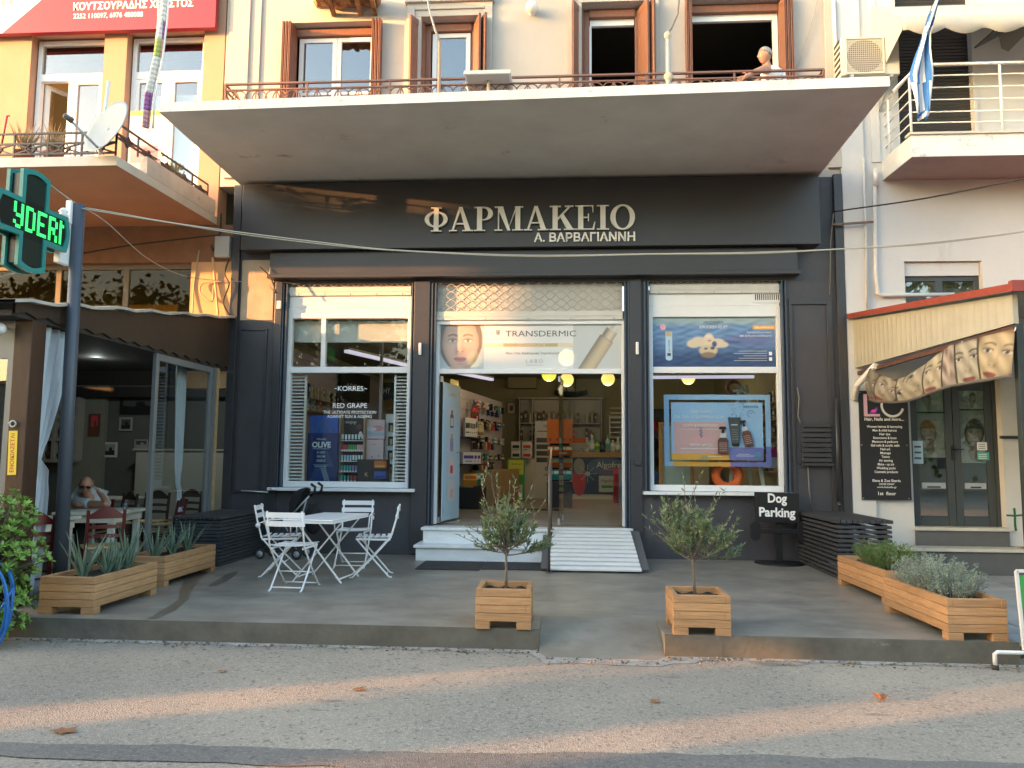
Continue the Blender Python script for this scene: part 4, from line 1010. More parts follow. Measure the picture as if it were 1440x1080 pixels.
for k, (c0, c1, cn) in enumerate((('orange', 'white', 'orange'), ('orange', 'teal', 'orange and teal'), ('teal', 'white', 'teal'), ('sky', 'white', 'sky blue'), ('sky', 'blue', 'blue'))):
    z = r[3]-.72-.235*k; b = MB(); b.box(r[0], r[1], 4.13, 4.35, z-.012, z); b.build('shelf', BLACK, t)
    for j in range(4): item('pouch', (c0, c1), .12, .2, .1, (r[0]+.07+(r[1]-r[0]-.14)*j/3, 4.2, z), '%s packet on the orange topped stand' % cn, 'packets on the orange topped stand')
r = rp(713, 645, 738, 704, 6.6); cv = board('', '', '', (r[0], r[1], FZ, r[3]), 6.6, P_['green'], .02); cv.rect(.03, cv.H*.62, cv.W-.03, cv.H-.03, P_['lime']); cv.text('1  ΦΑΡΜΑΚΟ', cv.W/2, cv.H*.85, .05, P_['dgrey'], width=cv.W*.7); cv.text('2  ΥΓΕΙΑ', cv.W/2, cv.H*.72, .05, P_['dgrey'], width=cv.W*.6); cv.rect(.05, .05, cv.W-.05, cv.H*.38, P_['lgrey']); cv.ell(cv.W*.4, cv.H*.28, .1, .06, P_['dgrey']); fin(cv, 'floor_poster', 'green poster with a yellow notice standing on the shop floor', 'poster')
r = rp(738, 645, 752, 700, 7.4); b = MB(); b.box(r[0], r[1], 7.4, 7.8, FZ, r[3]); tag(b.build('side_cabinet', MELA, None, .005), 'plain pale cabinet between the green poster and the grey column', 'cabinet')
for i, (x0, x1, lb, c0, c1) in enumerate(((719, 732, 'white and black leaflet box on the counter left of the grey column', 'lgrey', 'black'), (734, 748, 'red and white leaflet box on the counter left of the grey column', 'lgrey', 'red'))):
    for k in range(2):
        q = rp(x0, 621+12*k, x1, 632+12*k, 7.0); b = MB(); b.m(P_[c0]).box(q[0], q[1], 7.0, 7.2, q[2], q[3]); b.m(P_[c1]).box(q[0]+.03, q[1]-.03, 6.995, 6.999, q[2]+.03, q[2]+.10); tag(b.build('leaflet_box', None), lb.replace('box', ('upper', 'lower')[k]+' box'), 'box', 'leaflet boxes')
# counter with its blue poster
r = rp(806, 636, 884, 697, 7.6); t = thing('shop_counter', 'long wooden topped counter at the back of the pharmacy', 'counter', (1.6, 8, FZ))
b = MB(); b.box(r[0]-.4, 3.4, 7.6, 8.2, FZ, r[3]-.13); b.build('front', MELA, t)
b = MB(); b.box(r[0]-.45, 3.45, 7.55, 8.25, r[3]-.13, r[3]); b.build('top', OAKL, t, bevel=.01); ctz = r[3]
r = rp(805, 643, 884, 695, 7.58); cv = board('', '', '', r, 7.585, P_['dsea'], .01); W_, H_ = cv.W, cv.H
cv.ell(W_*.12, H_*.35, W_*.12, H_*.4, P_['crimson']); cv.ell(W_*.12, H_*.75, W_*.1, H_*.22, P_['grey']); cv.ell(W_*.62, H_*.75, W_*.36, H_*.24, P_['sea']); cv.ell(W_*.27, H_*.55, W_*.05, H_*.06, P_['paleblue']); 
for k in range(8): cv.line([(W_*.27, H_*.55), (W_*.27+.22*math.cos(k*.785), H_*.55+.22*math.sin(k*.785))], .012, P_['paleblue'])
cv.text('Algofren', W_*.68, H_*.72, .2, P_['white'], width=W_*.50); cv.rect(W_*.5, H_*.60, W_*.93, H_*.64, P_['crimson']); cv.rect(W_*.55, H_*.665, W_*.9, H_*.68, P_['sky'])
cv.rect(W_*.47, H_*.06, W_*.82, H_*.5, P_['lgrey']); cv.text('Algofren', W_*.64, H_*.33, .1, P_['dgrey'], width=W_*.26); cv.rect(W_*.52, H_*.17, W_*.72, H_*.24, P_['green']); fin(cv, 'counter_poster', 'dark blue poster with a white light burst on the counter front', 'poster')
for i in range(9):
    px = 818+7.3*i; p = aY(px, 636, 7.8); c_ = (('lgrey', 'teal'), ('paleblue', 'white'), ('black', 'dgrey'), ('white', 'lgrey'), ('lime', 'green'))[(i*3) % 5]
    item('bottle', c_, .14, .30+.06*(i % 3), .14, (p.x, 7.8, ctz), '%s pump bottle on the counter top' % {'lgrey': 'grey', 'paleblue': 'pale blue', 'black': 'black', 'white': 'white', 'lime': 'lime green'}[c_[0]], 'bottles on the counter')
p = aY(812, 618, 7.7); b = MB(); b.m(P_['lgrey']).obox((p.x, 7.8, ctz+.20), (.24, .12, .10), (1, 0, 0), (0, .8, .6), (0, -.6, .8)); b.m(P_['orange']).obox((p.x, 7.73, ctz+.285), (.2, .1, .004), (1, 0, 0), (0, .8, .6), (0, -.6, .8)); b.m(P_['grey']).box(p.x-.1, p.x+.1, 7.75, 7.9, ctz, ctz+.14); tag(b.build('card_stand', None), 'sloping grey stand with an orange card on the counter', 'stand')
for i, (px, c0, c1, cn) in enumerate(((869, 'crimson', 'red', 'crimson'), (877, 'sky', 'paleblue', 'sky blue'))):
    p = aY(px, 708, 6.0-.6*i); item('pouch', (c0, c1), .2, .75, .25, (p.x, p.y, FZ), '%s bag of supplies standing on the floor at the right doorpost' % cn, 'bags by the doorpost')
# shelves at the back wall
r = rp(730, 561, 846, 640, 9.0)
t = shelf_unit('book_shelf', 'white bookshelf along the back wall of the pharmacy', 'shelf', r[0], r[1], 8.95, 9.36, [1.35, 1.85, 2.3], r[3], MELA)
for x in (r[0]+(r[1]-r[0])*.16, r[0]+(r[1]-r[0])*.64): b = MB(); b.box(x-.012, x+.012, 8.96, 9.34, FZ, r[3]); b.build('divider', MELA, t)
b = MB(); b.box(r[0]-.03, r[1]+.03, 8.93, 9.37, r[3], r[3]+.03); b.build('top', MELA, t)
for k, z in enumerate((1.362, 1.862, 2.312)):
    x = r[0]+.06; j = 0
    while x < r[1]-.08:
        wd = rnd.uniform(.04, .09); h = rnd.uniform(.22, .36)
        if rnd.random() > .22:
            c_ = rnd.choice(('brown', 'crimson', 'dgrey', 'cream', 'navy', 'gold')); c_ = ('brown', 'dgrey', 'cream', 'gold')[j % 4] if k == 2 else c_
            item('carton', (c_, 'lgrey'), .055, (.26, .32)[j % 2], .2, (x, 9.1, z), '%s book or carton on the %s shelf of the back wall' % ({'brown': 'brown', 'crimson': 'crimson', 'dgrey': 'dark grey', 'cream': 'cream', 'navy': 'navy', 'gold': 'golden'}[c_], ('lower', 'middle', 'upper')[k]), 'books on the back shelf', 'book')
        x += wd+.05; j += 1
# model sailing boat on the shelf
p = aY(803, 560, 9.1); t = thing('model_boat', 'small dark model sailing boat on top of the back shelf', 'model boat', (p.x, 9.1, r[3]+.03))
b = MB(); zb = r[3]+.03
b.grid(lambda u, v: (p.x-.42+.84*u, 9.1+(.07*math.sin(math.pi*u)**.6)*(2*v-1), zb+.03+.13*(2*v-1)**2+.06*(2*u-1)**2), 12, 6); b.build('hull', P_['black'], t)
for dx, h in ((-.12, .75), (.12, .62)): b = MB(); b.tube([(p.x+dx, 9.1, zb+.05), (p.x+dx, 9.1, zb+h)], .010, 5); b.build('mast', P_['black'], t)
b = MB(); b.add([(p.x-.4, 9.1, zb+.18), (p.x-.14, 9.1, zb+.66), (p.x-.14, 9.104, zb+.2)], [(0, 1, 2)]); b.add([(p.x-.1, 9.1, zb+.2), (p.x-.1, 9.1, zb+.6), (p.x+.1, 9.1, zb+.2)], [(0, 1, 2)]); b.build('sail', P_['cream'], t)
r = rp(735, 530, 756, 541, 9.3); b = MB(); b.box(aY(715, 540, 9.2).x, aY(755, 540, 9.2).x, 9.0, 9.39, 3.22, CZ-.001); b.build('ceiling_beam', INWALL, ph)
# photo on the back wall and dark bottle shelf left of it
for px, py, lb in ((719, 574, 'small white framed picture on the back wall'),):
    q = rp(px-5, py-7, px+5, py+7, 9.3); cv = board('', '', '', q, 9.3, P_['cream']); cv.rect(.05, .05, cv.W-.05, cv.H-.05, P_['grey']); cv.ell(cv.W/2, cv.H*.5, .05, .07, P_['brown']); fin(cv, 'picture_frame', lb, 'picture')
r = rp(857, 584, 882, 622, 8.0); t = shelf_unit('slatted_rack', 'pale slatted rack seen at the right of the doorway', 'rack', r[0], r[1], 8.0, 8.3, [r[2]+.12*k for k in range(1, 8)], r[3], MELA)
# doormat bar inside
b = MB(); q = aZ(735, 717, FZ); b.box(q.x-.35, q.x+.75, q.y-.1, q.y+.2, FZ+.001, FZ+.012); tag(b.build('floor_mat', RUBBER), 'dark strip mat on the shop floor inside the doorway', 'mat')

# ---- right window: poster, easel, lifebuoy, mirror, bag
r = rp(934, 555, 1084, 656, .34); t = thing('frame_poster', 'large sky blue frame of cardboard around the skin care poster', 'display frame', ((r[0]+r[1])/2, .34, r[2]))
W_, H_ = r[1]-r[0], r[3]-r[2]
BL = mat('print_bright_sky', (.32, .50, .74), .45); LAV2 = mat('print_violet_blue', (.17, .18, .46), .5); PEACH = mat('print_rose', (.62, .37, .37), .5)
cv = Canvas((r[0], .34, r[2]), th=.012); bw = .075
for a in ((0, bw*.9, bw, H_), (bw, H_-bw, W_, H_), (W_-bw, H_*.28, W_, H_-bw)): cv.k = 0; cv.board(*a, BL)
cv.k = 0; cv.board(W_*.62, 0, W_, bw*.9, LAV2); cv.k = 0; cv.board(W_-bw, bw*.9, W_, H_*.28, LAV2); cv.k = 0; cv.board(W_*.08, 0, W_*.62, bw*.9, P_['amber']); cv.k = 0; cv.board(0, 0, W_*.08, bw*.9, BL)
cv.build('frame', None, t)
r2 = rp(944, 566, 1073, 647, .30); W_, H_ = r2[1]-r2[0], r2[3]-r2[2]
t = thing('skin_care_poster', 'blue, rose and amber skin care poster hung inside the blue frame', 'poster', ((r2[0]+r2[1])/2, .30, r2[2]))
cv = Canvas((r2[0], .30, r2[2]), th=.01); cv.board(0, 0, W_, H_, BL)
cv.rect(W_*.03, H_*.12, W_*.60, H_*.66, PEACH); cv.rect(0, 0, W_*.63, H_*.115, P_['amber']); cv.rect(W_*.63, 0, W_, H_*.22, LAV2)
cv.rect(W_*.05, H_*.13, W_*.58, H_*.3, P_['pink']) if False else None
cv.ell(W_*.33, H_*.36, W_*.10, H_*.05, P_['pink']); 
for k in range(9): cv.ell(W_*(.325+.012*math.sin(k*2.1)), H_*(.40+.02*k), .008, .014, P_['sea'])
cv.text('ΞΕΚΑΘΑΡΑ', W_*.33, H_*.81, .055, P_['white'], width=W_*.22); cv.text('ΓΙΑ ΤΗΝ ΕΠΙΔΕΡΜΙΔΑ ΣΟΥ!', W_*.31, H_*.725, .055, P_['white'], width=W_*.54); cv.text('ΣΕΙΡΑ ΚΑΘΑΡΙΣΜΟΥ', W_*.32, H_*.575, .05, P_['white'], width=W_*.38); cv.rect(W_*.08, H_*.53, W_*.55, H_*.535, P_['white'])
cv.text('ΤΡΙΠΛΗ ΔΡΑΣΗ', W_*.32, H_*.235, .05, P_['white'], width=W_*.25, bold=.02); cv.rect(W_*.1, H_*.19, W_*.54, H_*.198, P_['white']); cv.rect(W_*.4, H_*.06, W_*.55, H_*.068, P_['white']); cv.rect(W_*.7, H_*.07, W_*.9, H_*.078, P_['white']); cv.rect(W_*.72, H_*.1, W_*.85, H_*.106, P_['white'])
cv.text('APIVITA', W_*.87, H_*.905, .05, P_['dsea'], width=W_*.17); cv.line([(W_*.87+.05*math.cos(k*.5), H_*.80+.05*math.sin(k*.5)) for k in range(10)], .006, P_['dsea']); cv.line([(W_*.855, H_*.8), (W_*.885, H_*.82)], .006, P_['dsea'])
for k in range(26): cv.ell(W_*(.70+rnd.uniform(-.07, .1)), H_*rnd.uniform(.72, .98), .006, .008, P_['sea'])
cv.poly([(W_*.655, H_*.24), (W_*.735, H_*.24), (W_*.755, H_*.74), (W_*.615, H_*.74)], P_['dgrey']); cv.rect(W_*.655, H_*.245, W_*.735, H_*.29, P_['black']); cv.rect(W_*.65, H_*.60, W_*.72, H_*.62, P_['lgrey'])
for k in range(5): cv.rect(W_*.655, H_*(.36+.04*k), W_*.725, H_*(.367+.04*k), P_['grey'])
def pump(u, v, wd, h, ro):
    c_, s_ = math.cos(ro), math.sin(ro)
    T = lambda pts: [(u+a*c_-b_*s_, v+a*s_+b_*c_) for a, b_ in pts]
    cv.poly(T([(-wd/2, 0), (wd/2, 0), (wd/2, h*.5), (wd*.3, h*.6), (-wd*.3, h*.6), (-wd/2, h*.5)]), P_['brown']); cv.poly(T([(-wd*.3, h*.6), (wd*.3, h*.6), (wd*.26, h*.76), (-wd*.26, h*.76)]), P_['lgrey']); cv.poly(T([(-wd*.12, h*.76), (wd*.12, h*.76), (wd*.12, h*.9), (-wd*.12, h*.9)]), P_['black']); cv.poly(T([(-wd*.4, h*.9), (wd*.35, h*.9), (wd*.25, h), (-wd*.3, h)]), P_['black'])
    for k in range(5): cv.poly(T([(-wd*.36, h*(.12+.07*k)), (wd*.36, h*(.12+.07*k)), (wd*.36, h*(.132+.07*k)), (-wd*.36, h*(.132+.07*k))]), P_['palepink'])
pump(W_*.56, H_*.10, W_*.115, H_*.48, 0); pump(W_*.845, H_*.24, W_*.10, H_*.46, rad(14))
for u_, v_ in ((.93, .08), (.35, -.02)):
    for k in range(6): cv.ell(W_*u_+.03*math.cos(k*1.05), max(.02, H_*v_)+.03*math.sin(k*1.05)+.01, .018, .010, P_['teal'], n=10, rot=k*1.05)
cv.build('print', None, t)
for x in (r2[0]+.1, r2[1]-.1): b = MB(); b.tube([(x, .305, r2[3]), (x, .31, 3.4)], .0015, 4); b.build('hanging_thread', GALV, t)
WP = mat('whitewashed_pole', (.60, .66, .62), .7, var=.1)
t = thing('easel', 'whitewashed wooden easel standing behind the blue poster', 'easel', (aY(1040, 690, .95).x, .95, .975))
top = aY(1043, 540, .95)
for i, (px, Y) in enumerate(((1027, .8), (1074, .8), (1057, 1.25))):
    f_ = aY(px, 687, Y); f_.z = .975; b = MB(); b.bar(f_, top+Vector(((-.05, .05, 0)[i], (-.05, -.05, .05)[i], -.02*i)), .055, .03, (0, 1, 0)); b.build('leg', WP, t)
b = MB(); q = rp(1030, 548, 1051, 552, .9); b.box(q[0], q[1], .86, .90, q[2], q[3]); b.build('crossbar', WP, t)
c_ = aY(1023, 668, .62); t = thing('lifebuoy', 'orange lifebuoy leaning in the right shop window', 'lifebuoy', (c_.x, .62, c_.z-.24))
b = MB(); b.torus((c_.x, .62, c_.z), .17, .066, (0, -1, .12), 32, 12, sc=(1, 1)); b.build('ring', mat('lifebuoy_orange', (.80, .13, .012), .5), t)
for k in range(4): a = math.pi/4+k*math.pi/2; b = MB(); b.bar((c_.x+.17*math.cos(a)-.02, .55, c_.z+.17*math.sin(a)), (c_.x+.17*math.cos(a)+.02, .55, c_.z+.17*math.sin(a)), .006, .012); b.build('rope_clip', P_['red'], t)
r = rp(927, 594, 976, 690, 1.05); t = thing('framed_mirror', 'amber framed pale mirror standing behind the poster in the right window', 'mirror', ((r[0]+r[1])/2, 1.1, .98))
AMB = mat('amber_wood', (.40, .20, .05), .5, var=.1, stretch=(1, 1, 6)); z1 = aY(950, 594, 1.05).z
for a in ((r[0], r[0]+.055, .98, z1), (r[1]-.055, r[1], .98, z1), (r[0]+.055, r[1]-.055, z1-.055, z1), (r[0]+.055, r[1]-.055, .98, 1.0)): b = MB(); b.box(a[0], a[1], 1.05, 1.10, a[2], a[3]); b.build('frame_rail', AMB, t)
b = MB(); b.box(r[0]+.055, r[1]-.055, 1.08, 1.09, 1.0, z1-.055); b.build('pale_panel', mat('pale_aqua_panel', (.40, .52, .50), .3), t)
p = aY(1091, 655, .8); t = thing('toy_bag', 'hot pink and white gift bag at the right edge of the blue frame', 'bag', (p.x, .8, p.z-.0)); zt = aY(1091, 628, .8).z; zm = aY(1091, 643, .8).z
sb = MB(); sb.box(p.x-.2, p.x+.25, .70, 1.1, p.z-.03, p.z-.005); tag(sb.build('window_shelf', MELA), 'narrow shelf carrying the hot pink bag', 'shelf')
b = MB(); b.m(P_['white']).box(p.x-.07, p.x+.07, .76, .86, p.z, zm); b.build('bag', None, t); b = MB(); b.prism([(-.075, 0), (.075, 0), (.06, .07), (.03, .16), (-.02, .16), (-.06, .1)], (p.x, .85, zm), EXF, EYF, .06); b.build('tissue', P_['hotpink'], t)
# product shelving on the right wall of the shop
t = thing('wall_shelving', 'wooden wall shelving packed with boxes right of the blue frame', 'shelf', (3.7, 2.5, FZ)); 
for z in (1.2, 1.5, 1.8, 2.1, 2.4): b = MB(); b.box(3.55, 3.89, 1.3, 5.0, z-.02, z); b.build('shelf_board', OAKL, t)
for zi, z in enumerate((1.2, 1.5, 1.8, 2.1, 2.4)):
    for j in range(7):
        c0, cn = (('brown', 'brown'), ('cream', 'cream'), ('gold', 'golden'), ('dgrey', 'dark grey'))[(j*3+zi) % 4]
        item('carton', (c0, 'white' if c0 != 'cream' else 'brown'), .12, .2, .12, (3.68, 1.5+.36*j, z), '%s carton on shelf number %s from the bottom right of the blue frame' % (cn, ('one', 'two', 'three', 'four', 'five')[zi]), 'cartons on the right wall shelving', rz=rad(-90))
c_ = aY(918, 598, 4.0); 
for k, (dz, cc, cn) in enumerate(((0, 'red', 'red'), (-.75, 'black', 'upper black'), (-1.1, 'black', 'lower black'), (-1.3, 'blue', 'blue'))):
    pz = aY(916, (600, 625, 650, 672)[k], 3.2); b = MB(); b.lathe((pz.x, 3.2, pz.z), [(0, -.03), (.13, -.03), (.15, 0), (.10, .03), (0, .04)], 18, (0, -1, 0)); tag(b.build('hanging_disc', P_[cc]), '%s disc hanging at the left edge of the right window' % cn, 'cap', 'discs hanging in the right window')
b = MB(); r = rp(911, 575, 935, 690, 3.3); b.box(r[0]-.15, r[1]+.3, 3.3, 3.35, FZ, r[3]); tag(b.build('tall_rack', P_['dgrey']), 'dark rack panel behind the hanging discs', 'rack')
c_ = aY(1031, 545, 2.2); b = MB(); b.torus(c_, .10, .035, (0, -1, 0), 20, 8); tag(b.build('ring_cushion', P_['pink']), 'dusky pink ring hanging behind the easel top', 'ring')
# transom poster of the right window
tx0, tx1 = W2[0]+.135, W2[1]-.135; tz0, tz1 = 2.735, 3.455; W_, H_ = tx1-tx0, tz1-tz0
t = thing('sea_poster', 'blue sea poster with a floating swimmer in the right window top', 'poster', ((tx0+tx1)/2, SY, tz0))
cv = Canvas((tx0, SY-.002, tz0), th=.003, lay=.0005); cv.board(0, 0, W_, H_, P_['sea'])
def seafn(u, v):
    x, y = u, v; wv = .5+.25*np.sin(x*37+y*19+2*np.sin(y*31))+.25*np.sin(x*17-y*53+2*np.sin(x*23)); top = np.array((.34, .46, .50)); mid = np.array((.13, .24, .42)); low = np.array((.03, .065, .16)); m1 = sm(.12, .62, y)[:, None]; m2 = sm(.80, .93, y)[:, None]
    c = low*(1-m1)+mid*m1; c = c*(1-m2)+top*m2; c = c*(.72+.5*wv*(1-.6*m2[:, 0]))[:, None]; c = over(c, em(x, y, .80, .55, .22, .12, .9)*.6, (.12, .11, .27)); c = over(c, em(x, y, .62, .50, .10, .035, .5)*.8, (.05, .08, .2)); c = over(c, em(x, y, .46, .24, .10, .05, .8)*.7, (.015, .03, .09))
    sk = np.array((.62, .52, .38)); 
    for cx, cy, rx, ry in ((.335, .47, .055, .085), (.375, .51, .06, .10), (.535, .48, .055, .095), (.575, .45, .045, .06), (.455, .47, .065, .16)): c = over(c, em(x, y, cx, cy, rx, ry, .3), tuple(sk*.95))
    c = over(c, em(x, y, .462, .52, .045, .16, .3), tuple(sk)); c = over(c, em(x, y, .455, .33, .075, .11, .3), (.52, .43, .30)); c = over(c, em(x, y, .455, .24, .06, .06, .5), (.22, .16, .10)); c = over(c, em(x, y, .435, .37, .014, .022, .5), (.08, .06, .05)); c = over(c, em(x, y, .490, .38, .018, .03, .5), (.05, .06, .1)); c = over(c, em(x, y, .505, .46, .02, .06, .5), (.05, .08, .2)); c = over(c, em(x, y, .465, .53, .018, .014, .5), (.4, .16, .13)); c = over(c, em(x, y, .46, .62, .03, .03, .5)*.7, (.68, .6, .48)); return c
raster('sea_print', t, lambda u, v: cv.P(u*W_, v*H_), 130, 56, seafn); cv.k = 3
cv.ell(W_*.085, H_*.8, .05, .05, P_['orange']) if False else cv.ell(W_*.085, H_*.81, .045, .045, P_['pink']); cv.rect(W_*.105, H_*.17, W_*.16, H_*.72, P_['paleblue']); cv.ell(W_*.1325, H_*.17, W_*.0275, .03, P_['paleblue']); cv.rect(W_*.11, H_*.62, W_*.155, H_*.72, P_['gold']); cv.text('sun screen', W_*.14, H_*.3, .045, P_['dsea'], rot=rad(90), align='l', width=.18); cv.rect(W_*.118, H_*.22, W_*.147, H_*.28, P_['dgrey'])
cv.text('FREZYDERM', W_*.5, H_*.87, .06, P_['dsea'], width=W_*.16); cv.text('SUN SCREEN VELVET', W_*.5, H_*.78, .06, P_['white'], width=W_*.23); cv.rect(W_*.82, H_*.755, W_-.002, H_*.845, P_['amber']); cv.text('#SunWithUs', W_*.91, H_*.775, .05, P_['white'], width=W_*.15)
cv.text('Προστατευτείτε με ασφάλεια', W_*.97, H_*.68, .035, P_['white'], align='r', width=W_*.2); cv.text('από βαθμιαία ενυδάτωση!', W_*.97, H_*.61, .035, P_['white'], align='r', width=W_*.26)
for k in range(5): cv.rect(W_*(.66+.04*(k % 3)), H_*(.12+.048*k), W_*.93, H_*(.128+.048*k), P_['lgrey'])
cv.rect(W_*.945, H_*.12, W_*.97, H_*.19, P_['white']); cv.rect(W_*.945, H_*.23, W_*.97, H_*.30, P_['white'])
cv.build('print', None, t)
# vent over it, sensors and small boxes on the front
r = rp(1061, 417, 1099, 422, .05); b = MB(); b.m(P_['black']).box(r[0], r[1], .052, .056, 3.70, 3.79)
for k in range(14): x = r[0]+(r[1]-r[0])*k/13; b.m(PVC).box(x-.006, x+.006, .044, .0515, 3.70, 3.79)
b.m(PVC).box(r[0]-.03, r[1]+.03, .042, .054, 3.66, 3.70); b.box(r[0]-.03, r[1]+.03, .042, .054, 3.79, 3.81); b.box(r[0]-.04, r[0]-.0, .042, .054, 3.701, 3.789); b.box(r[1], r[1]+.04, .042, .054, 3.701, 3.789)
b.build('air_vent', None, ph)
for px, py, lb in ((591, 491, 'left'), (896, 490, 'right')):
    p = aY(px, py, -.05); b = MB(); b.box(p.x-.02, p.x+.02, -.085, -.041, p.z-.09, p.z+.09); tag(b.build('alarm_sensor', PVC, None, .008), 'slim white sensor on the dark pier %s of the door' % lb, 'sensor', 'sensors beside the door')
p = aY(393, 429, -.06); b = MB(); b.box(p.x-.03, p.x+.03, -.09, -.051, p.z-.06, p.z+.06); tag(b.build('wall_switch_box', PVC, None, .006), 'small cream box high beside the left shutter', 'box')
p = aY(897, 650, -.05); b = MB(); b.box(p.x-.045, p.x+.045, -.075, -.041, p.z-.04, p.z+.04); tag(b.build('letter_plate', DARKM, None, .006), 'small dark plate low on the pier right of the door', 'plate')
# slatted cover on the right pier
r = rp(1127, 594, 1168, 655, -.06); t = thing('slatted_meter_cover', 'dark slatted cover on the wall right of the right window', 'meter cover', ((r[0]+r[1])/2, -.04, r[2]))
n = 8
for k in range(n): z = r[2]+.05+(r[3]-r[2]-.05)*k/n; b = MB(); b.box(r[0], r[1], -.09, -.062, z, z+(r[3]-r[2])/n*.72); b.build('slat', DARKM, t, bevel=.004)
b = MB(); b.box(r[0]-.02, r[1]+.02, -.10, -.031, r[2], r[2]+.035); b.build('base_board', DARKM, t); b = MB(); b.box(r[0]+.03, r[0]+.06, -.061, -.031, r[2]+.036, r[3]); b.build('batten', DARKM, t); b = MB(); b.box(r[1]-.06, r[1]-.03, -.061, -.031, r[2]+.036, r[3]); b.build('batten', DARKM, t)
for pts, lb in (([(1121, 545), (1124, 560), (1122, 585), (1128, 600)], 'grey cable looping down beside the right window frame'), ([(1136, 655), (1138, 690), (1142, 715)], 'thin grey cable below the slatted meter cover'), ([(1172, 300), (1168, 340), (1167, 415)], 'grey cable down the dark pilaster at the right corner')):
    b = MB(); b.tube([aY(x, y, -.045 if pts[0][1] > 400 else -.09) for x, y in pts], .009, 6); tag(b.build('wall_cable', mat('grey_cable', (.16, .155, .145), .6)), lb, 'cable')
p0, p1 = aY(1176, 560, -.09), aY(1179, 705, -.09); b = MB(); b.tube([p0, p1], .022, 8); b.tube([p1, p1+Vector((0, -.06, -.06))], .02, 8); tag(b.build('downpipe', DARKM), 'dark downpipe at the right corner above the slatted box', 'pipe')
b = MB(); b.tube([aY(339, 690, -.03), aY(377, 692, -.1)], .01, 5); b.lathe(aY(385, 689, -.2), [(.0, 0), (.05, .0), (.06, .02), (0, .03)], 10); tag(b.build('sill_bowl', WHITE), 'small white cloth on the left end of the sill', 'cloth')
# ------------------------------------------------------------------ left neighbour: yellow house with balcony, restaurant veranda below
lb = thing('yellow_house', 'yellow plastered house with white windows, red shop sign and a terracotta balcony underside', 'building', (-8, 0, 0))
LX = -5.30; LS = 4.9
wins = [(aY(40, 130, 0).x, aY(143, 130, 0).x), (aY(175, 130, 0).x, aY(284, 130, 0).x)]
wt = aY(100, 47, 0).z
b = MB(); xs = LX
b.box(wins[1][1], LX, 0, .3, 4.9, 9.6); b.box(wins[0][1], wins[1][0], 0, .3, 4.9, wt); b.box(-9.0, wins[0][0], 0, .3, 4.9, wt); b.box(-9.0, wins[1][1], 0, .3, wt, 9.6); b.box(-10.6, -9.9, 0, .3, 4.9, wt); b.box(-10.6, -9.0, 0, .3, wt, 9.6); b.box(-13.5, -10.6, 0, .3, 4.9, 9.6)
b.build('upper_wall', YELLOW, lb)
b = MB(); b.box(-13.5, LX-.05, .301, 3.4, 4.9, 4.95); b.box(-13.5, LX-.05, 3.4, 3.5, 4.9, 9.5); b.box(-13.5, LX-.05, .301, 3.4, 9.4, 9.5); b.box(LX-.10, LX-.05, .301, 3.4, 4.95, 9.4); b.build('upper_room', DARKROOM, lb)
def lwin(x0, x1, opened):
    f = MB(); y = .14; zt = wt-.04; zb = 5.1; zm = aY(100, 106, .14).z
    for a in ((x0+.02, x0+.09, zb, zt), (x1-.09, x1-.02, zb, zt), (x0+.09, x1-.09, zt-.07, zt), (x0+.09, x1-.09, zm-.09, zm+.03)): f.box(a[0], a[1], y, y+.09, a[2], a[3])
    xm = (x0+x1)/2; f.box(xm-.045, xm+.045, y+.002, y+.088, zb, zm-.09)
    w_ = f.build('window', WHITE, lb, bevel=.006)
    g = MB(); g.box(x0+.09, x1-.09, y+.04, y+.045, zm+.03, zt-.07); g.build('transom_pane', GLASS, w_)
    for a, c_, op in ((x0+.09, xm-.045, opened), (xm+.045, x1-.09, False)):
        if op:
            e = Vector((math.cos(rad(62)), math.sin(rad(62)), 0)); nn = Vector((-e.y, e.x, 0)); p = Vector((a+.02, y+.10, 0)); wd = c_-a; s_ = MB()
            for u0, u1, z0, z1 in ((0, .07, zb, zm-.1), (wd-.07, wd, zb, zm-.1), (.07, wd-.07, zm-.17, zm-.1), (.07, wd-.07, zb, zb+.1)):
                q = p+e*(u0+u1)/2; s_.obox((q.x, q.y, (z0+z1)/2), ((u1-u0)/2, .025, (z1-z0)/2), e, nn, (0, 0, 1))
            o = s_.build('open_sash', WHITE, w_, bevel=.004); g = MB(); q = p+e*wd/2; g.obox((q.x, q.y, (zb+zm)/2), (wd/2-.07, .003, (zm-zb)/2-.12), e, nn, (0, 0, 1)); g.build('sash_pane', GLASS, w_)
        else:
            s_ = MB()
            for q in ((a, a+.06, zb, zm-.09), (c_-.06, c_, zb, zm-.09), (a+.06, c_-.06, zm-.15, zm-.09), (a+.06, c_-.06, zb, zb+.1)): s_.box(q[0]+.001, q[1]-.001, y+.01, y+.07, q[2], q[3])
            s_.build('sash', WHITE, w_, bevel=.004); g = MB(); g.box(a+.06, c_-.06, y+.04, y+.045, zb+.1, zm-.15); g.build('pane', GLASS, w_)
    return w_
lwin(*wins[0], True); w_ = lwin(*wins[1], False); lwin(-9.9, -9.02, False)
b = MB(); b.box(wins[1][0]+.1, wins[1][1]-.1, .26, .27, 5.2, 7.1); b.build('white_curtain', mat('voile', (.62, .64, .62), .9), lb)
